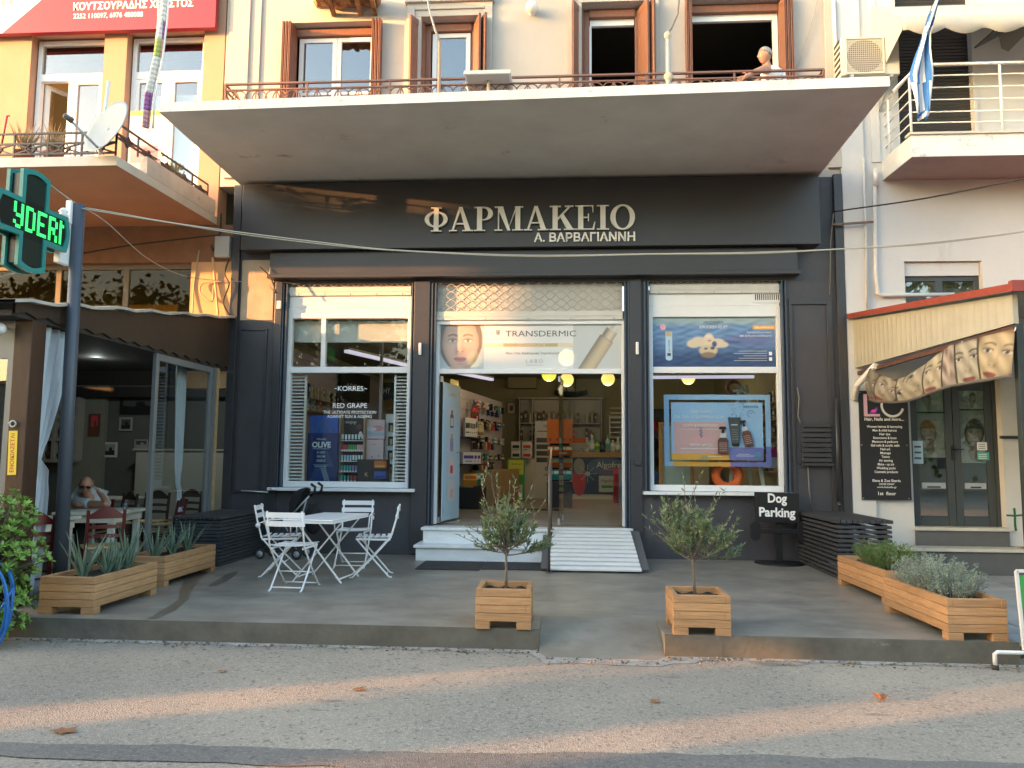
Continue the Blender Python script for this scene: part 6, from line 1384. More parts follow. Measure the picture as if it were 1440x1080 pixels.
# plinth and steps of the salon
PL = mat('grey_plinth', (.10, .10, .10), .7, var=.1); STN = mat('cream_step_stone', (.52, .49, .42), .6, var=.1)
q = aY(1245, 765, -.3); b = MB(); b.box(4.42, 6.08, -.32, -.052, -.115, .20); b.build('plinth', PL, rb_); b = MB(); b.box(4.38, 6.12, -.36, -.051, .20, .245); b.build('step_tread', STN, rb_, bevel=.006)
b = MB(); b.box(DX0+.0, DX1, -.0505, .159, .246, .45); b.build('riser', PL, rb_); b = MB(); b.box(DX0-.02, DX1+.02, -.08, .159, .452, .498); b.build('door_sill', STN, rb_, bevel=.005)
b = MB(); b.box(RX, DX0-.03, -.06, -.0505, -.11, .10); b.build('skirting', PL, rb_); b = MB(); b.box(DX1+.03, 13, -.05, -.002, -.11, .25); b.build('stone_skirting', mat('brown_stone', (.30, .19, .10), .8, var=.25, scale=6, bump=.4, bscale=20), rb_)
# black price board
r = rp(1208, 550, 1278, 703, -.05); t = thing('salon_board', 'tall black board listing salon services in white beside the door', 'sign', ((r[0]+r[1])/2, -.05, r[2]))
cv = Canvas((r[0]+.01, -.075, r[2]), th=.02); W_, H_ = r[1]-r[0]-.01, r[3]-r[2]; cv.board(0, 0, W_, H_, P_['black']); cv.build('panel', None, t)
cv = Canvas((r[0]+.01, -.0765, r[2]), th=.001)
PKG = mat('rose_sequin', (.55, .33, .40), .4); cv.line([(W_*.13, H_*.97), (W_*.13, H_*.77)], .05, PKG); cv.line([(W_*.10, H_*.775), (W_*.42, H_*.775)], .035, PKG)
cv.line([(W_*(.68)+W_*.22*math.cos(a*.2), H_*.865+H_*.10*math.sin(a*.2)) for a in range(6, 31)], .032, P_['lgrey'])
cv.poly([(W_*.20, H_*.80), (W_*.36, H_*.85), (W_*.38, H_*.83), (W_*.34, H_*.795), (W_*.26, H_*.79)], P_['purple']); cv.ell(W_*.29, H_*.815, W_*.05, H_*.012, P_['hotpink'])
def bl(s_, fr, sz, wd): cv.text(s_, W_*.5, H_*fr, sz, LETW, width=W_*wd, bold=.012)
bl('Hair, Nails and more...', .725, .062, .80)
for i, s_ in enumerate(('Women haircut & hairstyling', 'Men & child haircut', 'Hair dye', 'Extensions & laces', 'Manicure & pedicure', 'Gel nails & acrylic nails', 'Nail art', 'Massage', 'Tattoo', 'Air tanning', 'Make - up art', 'Wedding packs', 'Cosmetic products')): bl(s_, .660-.0345*i, .046, (.72, .49, .22, .47, .52, .58, .20, .21, .17, .28, .33, .38, .47)[i])
bl('Elena & Zoe Skarda', .165, .05, .57); bl('22520 23467', .137, .034, .31); bl('www.lcstudio.gr', .110, .034, .40); bl('1st  floor', .045, .065, .36); cv.build('lettering', None, t)
b = MB()
for u, v in ((.04, .985), (.96, .985), (.04, .5), (.96, .5), (.04, .015), (.96, .015)): b.lathe((r[0]+W_*u, -.0755, r[2]+H_*v), [(0, -.004), (.008, -.003), (.009, 0)], 8, (0, 1, 0))
b.build('screws', GALV, t)
# balcony of the white house
bz1 = aY(1282, 190, -.9).z; bX = 4.60; bY = -.9
b = MB(); b.m(mat('pinkish_soffit', (.40, .33, .30), .85, var=.06)); b.add([(bX, bY, BZ), (13, bY, BZ), (13, -.001, BZ), (bX-.03, -.001, BZ)], [(3, 2, 1, 0)]); b.m(SLABW)
b.add([(bX, bY, BZ+.001), (13, bY, BZ+.001), (13, -.001, BZ+.001), (bX-.03, -.001, BZ+.001), (bX, bY, bz1), (13, bY, bz1), (13, -.001, bz1), (bX-.03, -.001, bz1)], [(0, 1, 5, 4), (3, 0, 4, 7), (4, 5, 6, 7)])
b.m(STN).box(bX-.03, 13, bY-.03, bY+.12, bz1+.001, bz1+.03); b.build('balcony_slab', None, rb_)
zr = [aY(1282, y, bY+.05).z for y in (107, 124, 141, 158, 173)]; ztop = aY(1350, 90, bY+.05).z
b = MB()
for z in zr: b.tube([(bX+.03, bY+.05, z), (13, bY+.05, z)], .009, 6); b.tube([(bX+.03, bY+.05, z), (bX+.03, -.01, z)], .009, 6)
b.build('rail_rods', mat('white_rail', (.66, .66, .64), .3), rb_)
b = MB(); b.tube([(bX+.35, bY+.05, ztop), (13, bY+.05, ztop)], .025, 10); b.build('handrail', GALV, rb_)
for x, y in ((bX+.03, bY+.05), (bX+.03, -.15), (aY(1408, 140, bY+.05).x, bY+.05), (7.5, bY+.05), (9, bY+.05)): b = MB(); b.tube([(x, y, bz1+.03), (x, y, zr[0] if x < 4.7 else ztop-.02)], .018, 8); b.build('rail_post', MATS['white_rail'], rb_)
# roller shutter of the balcony door
DKS = mat('dark_roller', (.045, .043, .04), .5, var=.06, scale=20); b = MB()
z = bz1+.02
while z < SZ1-.02: b.add([(SX0, .10, z), (SX1, .10, z), (SX1, .085, z+.025), (SX0, .085, z+.025), (SX1, .10, z+.05), (SX0, .10, z+.05)], [(0, 1, 2, 3), (3, 2, 4, 5)]); z += .05
b.build('door_shutter', DKS, rb_); b = MB(); b.box(SX1-.001, SX1+.05, -.02, .1, bz1, SZ1); b.build('door_casing', WALLR, rb_)
# awning over that balcony
AWN = mat('awning_cloth', (.46, .44, .38), .85, var=.05)
aw = thing('awning', 'pale scalloped awning over the balcony of the white house', 'awning', (6, -.5, 8.0))
az = aY(1300, 38, -.9).z; ax0 = aY(1268, 35, -.95).x
b = MB()
def afn(u, v):
    x = ax0+(10-ax0)*u
    if v < .8: y = -.05-.92*v/.8; z = az+.80-.70*v/.8
    else: y = -.98; z = az+.10-.16*(v-.8)/.2+(-.09*abs(math.sin(x*6.2)) if v > .99 else 0)
    return Vector((x, y, z))
b.grid(afn, 80, 10); b.build('cover', AWN, aw, solid=.004)
b = MB(); p0 = aY(1238, 46, -.1); n = 8
pts = [Vector((ax0+.01, -.98, az-.06)), Vector((ax0+.01, -.98, az+.10))]
b.add([(ax0-.01, -.02, az+.85), (ax0-.02, -.02, az-.28), (ax0-.01, -.3, az-.31), (ax0, -.62, az-.17), (ax0+.005, -.95, az-.06), (ax0+.005, -.98, az+.10)], [(0, 1, 2, 3, 4, 5)]); b.build('side_cheek', AWN, aw, solid=.004)
b = MB(); q = aY(1392, 46, -.5); x = q.x
for k in range(4): b.bar((x, -.1, q.z), (x+.1+.12*k, -.9, az+.15), .02, .02)
b.build('folding_arm', mat('dark_arm', (.10, .095, .09), .5), aw)
b = MB(); b.prism([(0, 0), (.3, .28), (.8, .55), (.8, .15), (.35, -.08), (.13, -.30), (.04, -.25)], aY(1403, 45, -.2), EXF, EYF, .004); b.build('inner_valance', mat('awning_painted_shade', (.25, .235, .21), .9), aw)  # same cloth in a darker colour, shade painted in
# air conditioner
r = rp(1183, 50, 1265, 112, -.42); x0, x1, z0, z1 = r[0], r[1], aY(1225, 105, -.42).z, aY(1225, 52, -.42).z
ac = thing('air_conditioner', 'cream outdoor air conditioning unit on the wall between the two houses', 'air conditioner', ((x0+x1)/2, -.2, z0))
ACM = mat('aged_cream_metal', (.60, .56, .47), .5, var=.06, scale=5)
b = MB(); b.box(x0, x1, -.42, -.10, z0, z1); b.build('casing', ACM, ac, bevel=.012)
cx, cz, rr = x0+(x1-x0)*.40, (z0+z1)/2, (z1-z0)*.42
b = MB(); b.lathe((cx, -.4205, cz), [(0, 0), (rr*.98, 0), (rr, -.006), (rr*1.03, 0)], 28, (0, 1, 0)); b.build('fan_opening', mat('ac_fan_dark', (.22, .20, .17), .7), ac)
b = MB(); s2 = rr*1.06
for k in range(17): o_ = -s2+2*s2*k/16; b.bar((cx-s2, -.436, cz+o_), (cx+s2, -.436, cz+o_), .006, .006)
for k in range(19): o_ = -s2+2*s2*k/18; b.bar((cx+o_, -.431, cz-s2), (cx+o_, -.431, cz+s2), .005, .005)
for a in ((cx-s2-.02, cx-s2, cz-s2, cz+s2), (cx+s2, cx+s2+.02, cz-s2, cz+s2), (cx-s2-.02, cx+s2+.02, cz+s2, cz+s2+.02), (cx-s2-.02, cx+s2+.02, cz-s2-.02, cz-s2)): b.box(a[0], a[1], -.442, -.4215, a[2], a[3])
b.build('grille', ACM, ac)
b = MB(); 
for k in range(6): b.box(x0-.003, x0+.0, -.38+.0, -.14, z0+.06+.09*k, z0+.11+.09*k)
b.build('side_louvre', BLACK, ac)
b = MB(); cv2 = None; b.lathe((x1-.10, -.4215, z1-.15), [(0, -.001), (.04, 0)], 16, (0, 1, 0)); b.build('badge', P_['lgrey'], ac)
for x in (x0+.13, x1-.13): b = MB(); b.bar((x, -.005, z0-.03), (x, -.46, z0-.03), .04, .05); b.bar((x, -.01, z0-.35), (x, -.38, z0-.055), .03, .03); b.build('bracket', GALV, ac)
# pipes and cables of the white house
WPIPE = mat('white_pipe', (.66, .63, .58), .5)
for pts, Y, rr, lbl in (([(1231, 238), (1232, 262)], -.07, .035, 'short bent white waste pipe under the balcony corner'), ([(1230, 262), (1231, 385), (1234, 412), (1240, 415), (1342, 414)], -.06, .028, 'white conduit running down and right above the red roof'), ([(1214, 222), (1217, 330), (1219, 434)], -.08, .016, 'thin white pipe on the corner pilaster of the white house'), ([(1172, 0), (1176, 110)], -.09, .03, 'white downpipe at the seam of the upper walls')):
    b = MB(); b.tube([aY(x, y, Y) for x, y in pts], rr, 8); tag(b.build('wall_pipe', WPIPE), lbl, 'pipe')
p0, p1 = aY(1170, 316, -.14), aY(1228, 312, -.14); b = MB(); b.bar(p0, p1, .02, .03); tag(b.build('wire_bracket', mat('rusty_iron', (.16, .10, .07), .7)), 'rusty horizontal bracket across the corner pilaster', 'bracket')
# lean-to beside the salon
kt = thing('lean_to_canopy', 'lean-to canopy with red roof edge and ribbed cream side panel before the salon', 'canopy', (5, -2, 2.7))
KX = 4.08; RIB = mat('ribbed_cream_panel', (.33, .325, .285), .6, var=.08, scale=4); yk = -3.98
def kroof(y): return 3.46+(y)/4.0*.47
b = MB(); n = 90; vs = []
for i in range(n+1):
    y = -.06+(yk+.06)*i/n; xo = .004 if i % 3 == 0 else 0
    vs += [(KX-xo, y, 2.70-.045*i/n), (KX-xo, y, kroof(y)-.07), (KX+.04, y, 2.70-.045*i/n), (KX+.04, y, kroof(y)-.07)]
b.add(vs, [f_ for i in range(n) for f_ in ((4*i, 4*i+1, 4*i+5, 4*i+4), (4*i+2, 4*i+6, 4*i+7, 4*i+3), (4*i, 4*i+4, 4*i+6, 4*i+2))]+[(4*n, 4*n+1, 4*n+3, 4*n+2)], False); b.build('side_panel', RIB, kt)
REDR = mat('weathered_red_paint', (.22, .04, .028), .6, var=.12, scale=8, stain=((.36, .29, .17), 14, .66, .03, (1, .3, 1)))
b = MB(); b.m(REDR); 
for (a0, a1, c0, c1) in ((KX-.10, KX-.04, -.005, .06),): pass
b.add([(KX-.09, -.03, kroof(-.03)+.02), (KX-.09, yk-.1, kroof(yk-.1)+.02), (KX-.09, yk-.1, kroof(yk-.1)-.05), (KX-.09, -.03, kroof(-.03)-.05), (13, -.03, kroof(-.03)+.03), (13, yk-.1, kroof(yk-.1)+.03), (KX+.05, yk-.1, kroof(yk-.1)-.06), (KX+.05, -.03, kroof(-.03)-.06)], [(0, 3, 2, 1), (0, 1, 5, 4)]); b.m(RIB); b.add([(KX-.09, -.03, kroof(-.03)-.051), (KX-.09, yk-.1, kroof(yk-.1)-.051), (13, yk-.1, kroof(yk-.1)-.061), (13, -.03, kroof(-.03)-.061)], [(0, 1, 2, 3)])
b.m(REDR).box(KX-.09, 13, yk-.16, yk-.101, kroof(yk)-.07, kroof(yk)+.03)
b.build('roof', None, kt)
b = MB(); b.box(KX+.005, KX+.075, yk-.02, yk+.05, -.11, 2.65); b.build('support_post', mat('dark_green_post', (.02, .028, .026), .5), kt, bevel=.006)
b = MB(); b.tube([(KX-.02, -.05, 2.25), (KX-.02, -.15, 2.45), (KX+.02, -.75, 2.66)], .045, 8); b.build('bracing_arm', WALLR, kt)
b = MB(); b.box(KX+.02, KX+.06, yk+.06, -.08, 2.60, 2.648); b.build('edge_beam', mat('brown_edge', (.09, .04, .03), .6), kt)
# torn banner hanging under the panel, abstract beauty pictures
t = thing('torn_banner', 'sagging sepia picture banner torn loose under the ribbed panel', 'banner', (KX, -2.2, 2.2))
BT = [aX(x, y, KX-.05) for x, y in ((1225, 518), (1238, 527), (1255, 534), (1275, 530), (1300, 514), (1318, 496), (1334, 486), (1362, 479), (1392, 471), (1424, 462))]
BB = [aX(x, y, KX-.05) for x, y in ((1223, 562), (1236, 565), (1254, 566), (1274, 564), (1297, 558), (1320, 549), (1336, 543), (1364, 538), (1393, 534), (1424, 528))]
def ban(u, v):
    s_ = u*9; k = min(int(s_), 8); f_ = s_-k; p = BB[k].lerp(BB[k+1], f_).lerp(BT[k].lerp(BT[k+1], f_), v)
    return p+Vector((-.05*math.sin(math.pi*v)*(1-u)-.018*math.sin(u*15+v*2), 0, 0))
PN = ((0, .10, (.52, .50, .38), (.30, .27, .18), 0), (.10, .26, (.20, .16, .13), (.50, .42, .30), .5), (.26, .47, (.55, .47, .26), (.62, .54, .36), -.9), (.47, .60, (.50, .42, .30), (.66, .56, .34), .2), (.60, .70, (.56, .44, .36), (.62, .48, .38), 9), (.70, .84, (.07, .06, .06), (.60, .56, .42), 0), (.84, 1.01, (.55, .33, .09), (.66, .52, .28), .35))
def banfn(u, v):
    c = np.zeros((len(u), 3))
    for u0, u1, bgc, skc, rot in PN:
        m = (u >= u0) & (u < u1); x = (u[m]-u0)/(u1-u0)*2-1; y = v[m]*2-1; asp = (u1-u0)*4.2
        if rot == 9: q = np.tile(np.array(bgc), (m.sum(), 1))*(.8+.3*np.sin(x*3+y*7))[:, None]; q = over(q, em(x, y, .1, .2, .3, .9, .6), skc)
        else:
            z = .62 if rot > -.5 else .40; X_ = (x*asp*math.cos(rot)-y*math.sin(rot))*z*1.1; Y_ = (x*asp*math.sin(rot)+y*math.cos(rot))*z+.02; q = portrait(X_, Y_, bgc, skc, (.075, .05, .035) if rot != .35 else (.36, .19, .05), (.40, .08, .07), .62)
        c[m] = q; q = q*.68+.32*q.mean(1, keepdims=True); c[m] = q*(.62+.12*np.sin(u[m]*90+v[m]*11))[:, None]
    e = (np.abs((u*1.0)[:, None]-np.array([p[0] for p in PN])[None, :]).min(1) < .006); return over(c, e*.9, (.03, .025, .02))*.85
raster('cloth', t, ban, 260, 40, banfn)
b = MB(); 
for v in (.0, ): b.tube([ban(i/24, v)-Vector((.004, 0, 0)) for i in range(25)], .016, 6)
b.build('hem', mat('grey_hem', (.10, .095, .085), .7), t)
for q0, q1 in ((ban(1, .95), (KX+.03, yk+.02, 2.64)), (ban(.02, .97), (KX+.03, BT[0].y+.1, 2.66)), (ban(.75, 1), (KX+.03, -3.0, 2.62))): b = MB(); b.tube([q0, q1], .006, 5); b.build('tie_cord', WHITE, t)
# graffiti cross and bar on the right pier
p = aY(1427, 730, -.004); cv = Canvas((p.x, -.004, p.z), th=.002); cv.line([(.0, .15), (.005, .06), (0, -.08), (.01, -.16)], .032, mat('spray_green', (.02, .11, .03), .7)); cv.line([(-.11, .05), (.0, .045), (.10, .055)], .026, MATS['spray_green']); fin(cv, 'painted_cross', 'green hand painted cross on the white pier at the right edge', 'graffiti')
p = aY(1424, 615, -.03); b = MB(); b.box(p.x-.16, p.x+.3, -.05, -.002, p.z-.02, p.z+.02); tag(b.build('iron_bar', BLACK), 'short black bar on the white pier at the right edge', 'bar')
# ------------------------------------------------------------------ on the terrace: planters
def planter(name, label, x0, x1, y0, y1, h, n, group, rz=0):
    """stacked planks with lapped corners on four block feet"""
    cx, cy = (x0+x1)/2, (y0+y1)/2; hx, hy = (x1-x0)/2, (y1-y0)/2; t = thing(name, label, 'planter', (0, 0, 0), group)
    fh = h/(n+1)*.95; ph_ = (h-fh)/n; th = .045
    for sx in (-1, 1):
        for sy in (-1, 1): b = MB(); b.box(sx*hx, sx*(hx-.12), sy*hy, sy*(hy-.10), 0, fh); b.build('foot', WOODP, t, bevel=.004)
    sides = [MB() for _ in range(4)]
    for k in range(n):
        z0 = fh+ph_*k+.0015; z1 = fh+ph_*(k+1)-.0015; lap = th if k % 2 else 0; e = .0015*(k % 2)
        sides[0].box(-hx+lap, hx-lap, -hy+e, -hy+th, z0, z1); sides[1].box(-hx+lap, hx-lap, hy-th, hy-e, z0, z1)
        l2 = 0 if k % 2 else th
        sides[2].box(-hx+e, -hx+th, -hy+l2+.001, hy-l2-.001, z0, z1); sides[3].box(hx-th, hx-e, -hy+l2+.001, hy-l2-.001, z0, z1)
    for s_ in sides: s_.build('side_panel', WOODP, t, bevel=.004)
    b = MB(); nx = 10
    def sf(u, v): return Vector((-hx+th+.001+(2*hx-2*th-.002)*u, -hy+th+.001+(2*hy-2*th-.002)*v, h-.05+.012*math.sin(u*17)*math.cos(v*13)))
    b.grid(sf, 16, 16); b.build('soil', SOIL, t)
    t.location = (cx, cy, 0); t.rotation_euler = (0, 0, rz); return t
planter('long_planter', 'long pine planter of aloes at the front left kerb', -4.63, -4.12, -4.56, -3.50, .325, 4, 'long pine planters')
planter('long_planter', 'long pine planter of aloes next to the left dark slatted box', -4.72, -4.25, -3.10, -1.88, .325, 4, 'long pine planters')
planter('long_planter', 'long pine planter with the silvery bush at the front right kerb', 2.99, 3.45, -4.80, -3.62, .325, 4, 'long pine planters', rad(1))
planter('long_planter', 'long pine planter with the green herb next to the right dark slatted box', 3.12, 3.60, -3.26, -1.98, .325, 4, 'long pine planters', rad(1))
planter('square_planter', 'square pine planter box under the olive tree in front of the steps', -.735, -.275, -4.76, -4.29, .325, 4, 'square olive planters')
planter('square_planter', 'square pine planter box under the olive tree right of the apron', .868, 1.325, -4.82, -4.34, .315, 4, 'square olive planters')

def leafmat(name, c, c2, rough=.5):
    m = mat(name, c, rough, island=.0); 
    nt = m.node_tree; N = nt.nodes; L = nt.links; b = N['Principled BSDF']; g = N.new('ShaderNodeNewGeometry'); mx = N.new('ShaderNodeMix'); mx.data_type = 'RGBA'
    mx.inputs[6].default_value = tuple(c)+(1,); mx.inputs[7].default_value = tuple(c2)+(1,); L.new(g.outputs['Random Per Island'], mx.inputs[0]); L.new(mx.outputs[2], b.inputs['Base Color'])
    tr = N.new('ShaderNodeBsdfTranslucent'); L.new(mx.outputs[2], tr.inputs[0]); ms = N.new('ShaderNodeMixShader'); ms.inputs[0].default_value = .25; L.new(b.outputs[0], ms.inputs[1]); L.new(tr.outputs[0], ms.inputs[2]); L.new(ms.outputs[0], N['Material Output'].inputs[0]); return m
OLV = leafmat('olive_leaves', (.105, .15, .055), (.27, .33, .18)); OLB = mat('olive_bark', (.16, .13, .10), .85, var=.2, scale=30)
def leaf4(b, p, d, l, wd, up=None):
    d = d.normalized(); s = d.cross(Vector((rnd.uniform(-1, 1), rnd.uniform(-1, 1), rnd.uniform(-1, 1))))
    if s.length < 1e-3: return
    s.normalize(); m_ = p+d*l*.5+d.cross(s)*l*.06
    b.add([p, m_+s*wd/2, p+d*l, m_-s*wd/2], [(0, 1, 2, 3)])
def olive(label, base, htrunk, zlow, H_, W_, seed, lean, spikes):
    r = random.Random(seed); t = thing('olive_tree', label, 'tree', tuple(base), 'olive trees in square planters')
    tb = MB(); lv = MB(); top = Vector(base)+Vector((lean, .0, htrunk))
    tb.tube([base, base+Vector((lean*.3, .01, htrunk*.4)), base+Vector((lean*.7, -.01, htrunk*.75)), top], [.014, .012, .011, .010], 7)
    def twig(p, d, l, rr, dep):
        pts = [p]; q = p.copy(); dd = d.normalized(); n = 7
        for i in range(n):
            dd = (dd+Vector((r.uniform(-.13, .13), r.uniform(-.13, .13), r.uniform(-.04, .14)))).normalized(); q = q+dd*l/n; pts.append(q.copy())
            if dep > 0 or i > 1:
                for k in range(3 if dep == 0 else 2):
                    ld = (dd*.8+Vector((r.uniform(-1, 1), r.uniform(-1, 1), r.uniform(-.6, .9)))*.8); leaf4(lv, q+dd*r.uniform(-.5, .5)*l/n, ld, r.uniform(.032, .055), r.uniform(.009, .014))
        tb.tube(pts, [rr*(1-.75*i/n) for i in range(n+1)], 4, False)
        if dep < 2:
            for k in range((5, 1)[dep]):
                i = r.randint(2, n-1); sd = (pts[i+1]-pts[i]).normalized(); ax = Vector((r.uniform(-1, 1), r.uniform(-1, 1), r.uniform(-.3, .9))); twig(pts[i], sd*.9+ax*.6, l*r.uniform(.3, .5), rr*.55, dep+1)
        leaf4(lv, q, dd, .05, .012)
    nb = 22
    for i in range(nb):
        a = 2*math.pi*(i*.618)+r.uniform(-.2, .2); el = rad((4, 18, 30, 42, 55, 66, 76)[i % 7]+r.uniform(-5, 5)); d = Vector((math.cos(a)*math.cos(el), math.sin(a)*math.cos(el), math.sin(el)))
        twig(top-Vector((0, 0, r.uniform(0, .07))), d, W_*r.uniform(.8, 1.1)*(1 if el < .9 else H_/W_), .006, 0)
    for dx, dz, l in spikes: twig(top, Vector((dx, r.uniform(-.2, .2), dz)), l, .006, 1)
    tb.build('trunk', OLB, t); lv.build('crown', OLV, t); return t
olive('small olive tree with spiky loose crown in front of the steps', Vector((-.50, -4.52, .28)), .345, .5, .37, .34, 5, .0, ((-.55, 1.2, .62), (-.32, 1.3, .6), (.1, 1.2, .5), (.55, .9, .55), (-.9, .45, .45), (-.9, .1, .42), (.75, .65, .5), (.05, 1.4, .55)))
olive('small olive tree with dense brush like crown right of the apron', Vector((1.08, -4.58, .28)), .335, .5, .36, .40, 9, -.02, ((-.38, 1.3, .66), (.15, 1.3, .52), (.45, 1.1, .52), (-.9, .6, .48), (-.9, .25, .42), (.9, .6, .48), (.9, .3, .4), (-.6, 1, .5)))
# rosemary like herb and silvery bush
def shrub(name, label, c, rx, ry, h, n, ll, lw, m, seed, upright=.8, cat='plant', sten=None, per=26):
    r = random.Random(seed); t = thing(name, label, cat, tuple(c)); st = MB(); lv = MB(); c = Vector(c)
    for i in range(n):
        a = r.uniform(0, 6.283); q = r.random()**.5; bp_ = c+Vector((math.cos(a)*q*rx*.75, math.sin(a)*q*ry*.75, 0)); d = Vector((math.cos(a)*q*(1.2-upright), math.sin(a)*q*(1.2-upright), 1)).normalized(); l = h*r.uniform(.55, 1.0)*(1-.25*q)
        tip = bp_+d*l+Vector((math.cos(a)*q*rx*.35, math.sin(a)*q*ry*.35, 0)); st.tube([bp_, bp_.lerp(tip, .5)+Vector((r.uniform(-.02, .02), r.uniform(-.02, .02), .02)), tip], [.005, .004, .002], 4, False)
        for k in range(per):
            u = .15+.85*r.random(); p = bp_.lerp(tip, u)+Vector((r.uniform(-.016, .016), r.uniform(-.016, .016), 0)); ld = Vector((r.uniform(-1, 1), r.uniform(-1, 1), r.uniform(-.1, 1.3))); leaf4(lv, p, ld, ll*r.uniform(.7, 1.2), lw)
    st.build('stem', sten or OLB, t); lv.build('foliage', m, t); return t
HERB = leafmat('herb_leaves', (.05, .12, .02), (.16, .30, .05)); SILV = leafmat('silver_leaves', (.17, .24, .18), (.36, .43, .36), .7)
shrub('herb_bush', 'bright green herb bush in the planter by the right slatted box', (3.34, -2.72, .27), .20, .42, .34, 130, .045, .007, HERB, 3)
t = thing('silver_bush', 'silvery grey santolina bush in the front right planter', 'plant', (3.22, -4.2, .27)); r_ = random.Random(4); st = MB(); lv = MB()
for i in range(105):
    a = r_.uniform(0, 6.283); q = r_.random()**.5; bp_ = Vector((3.22+math.cos(a)*q*.16, -4.18+math.sin(a)*q*.50, .27)); tip = bp_+Vector((math.cos(a)*q*.16+r_.uniform(-.03, .03), math.sin(a)*q*.10, r_.uniform(.14, .40)*(1-.35*q))); st.tube([bp_, bp_.lerp(tip, .55)+Vector((0, 0, .02)), tip], [.006, .005, .003], 4, False)
    for k in range(95):
        u = r_.uniform(.3, 1.03); p = bp_.lerp(tip, u); rr = .036*math.sin(math.pi*min(1, (u-.2)/.85))**.5 if u < 1.03 else .01; dv = Vector((r_.uniform(-1, 1), r_.uniform(-1, 1), r_.uniform(-.4, 1))).normalized(); leaf4(lv, p+dv*rr*r_.random(), dv+Vector((0, 0, .3)), r_.uniform(.014, .024), .008)
st.build('stem', mat('silver_stem', (.20, .19, .15), .8), t); lv.build('foliage', SILV, t)
# aloes
ALOE = mat('aloe_skin', (.115, .17, .115), .45, var=.2, scale=9, island=.22)
def aloe(label, x, y, h, n, seed):
    r = random.Random(seed); t = thing('aloe_plant', label, 'plant', (x, y, .27), 'aloes in the left planters')
    for i in range(n):
        a = 2*math.pi*i/n+r.uniform(-.35, .35); lean = r.uniform(.10, .62); l = h*r.uniform(.6, 1.0); b = MB(); pts = []; m_ = 7
        d = Vector((math.cos(a)*lean, math.sin(a)*lean, 1)).normalized(); side = Vector((-math.sin(a), math.cos(a), 0)); out = d.cross(side).normalized(); vs = []
        for k in range(m_+1):
            u = k/m_; p = Vector((x, y, .265))+Vector((math.cos(a), math.sin(a), 0))*.015+d*l*u+Vector((math.cos(a), math.sin(a), 0))*lean*.22*l*u*u-Vector((0, 0, 1))*lean*.10*l*u*u; wd = .026*(1-u)**.75+.0012; th = .008*(1-u)+.0008
            vs += [p-side*wd, p-out*th*1.2, p+side*wd, p+out*th*.4]
        b.add(vs, [(4*k+j, 4*k+(j+1) % 4, 4*k+4+(j+1) % 4, 4*k+4+j) for k in range(m_) for j in range(4)], True); b.build('leaf', ALOE, t)
for i, (x, y, h, n, lbl) in enumerate(((-4.40, -4.30, .50, 12, 'spreading aloe at the street end of the front left planter'), (-4.36, -4.00, .42, 13, 'aloe in the middle of the front left planter'), (-4.36, -3.82, .36, 10, 'short aloe behind the middle one in the front left planter'), (-4.36, -3.64, .48, 14, 'tall bushy aloe at the house end of the front left planter'), (-4.48, -2.88, .46, 12, 'aloe at the street end of the planter by the slatted box'), (-4.46, -2.55, .44, 12, 'aloe in the middle of the planter by the slatted box'), (-4.46, -2.18, .42, 13, 'aloe at the house end of the planter by the slatted box'))): aloe(lbl, x, y, h, n, 30+i)
# dark slatted boxes
def slatbox(label, x0, x1, y0, y1, h, n, gap):
    t = thing('slatted_box', label, 'slatted cover', ((x0+x1)/2, (y0+y1)/2, 0), 'dark slatted boxes'); st = h/n
    for s_ in range(4):
        b = MB()
        for k in range(n-1):
            z0 = st*k+.005; z1 = z0+st*gap; j = .004*rnd.uniform(-1, 1)
            if s_ == 0: b.box(x0-.0, x1, y0+j, y0+.022+j, z0, z1)
            elif s_ == 1: b.box(x0, x1, y1-.022, y1, z0, z1)
            elif s_ == 2: b.box(x0+j, x0+.022+j, y0+.03, y1-.023, z0, z1)
            else: b.box(x1-.022+j, x1+j, y0+.03, y1-.023, z0, z1)
        b.build('slatted_side', SLATD, t, bevel=.003)
    for x in (x0+.04, x1-.085):
        for y in (y0+.04, y1-.085): b = MB(); b.box(x, x+.045, y, y+.045, 0, h-st); b.build('corner_post', SLATD, t)
    b = MB(); b.box((x0+x1)/2-.02, (x0+x1)/2+.02, y0+.03, y0+.05, 0, h-st); b.build('batten', SLATD, t)
    b = MB(); m_ = 10
    for k in range(m_): a = x0-.02+(x1-x0+.04)*k/m_; b.box(a, a+(x1-x0+.04)/m_*.86, y0-.02, y1, h-st*.75, h)
    b.build('lid', SLATD, t, bevel=.003); return t
zl = aY(317, 727, -1.51).z; slatbox('dark slatted wooden box beside the white chairs at the left wall', -4.98, -4.36, -1.51, -.08, zl, 14, .82)
zr_ = aY(1180, 738, -1.65).z+.06; slatbox('dark slatted wooden box by the dog sign at the right wall', 3.22, 3.86, -1.66, -.10, zr_, 13, .62)
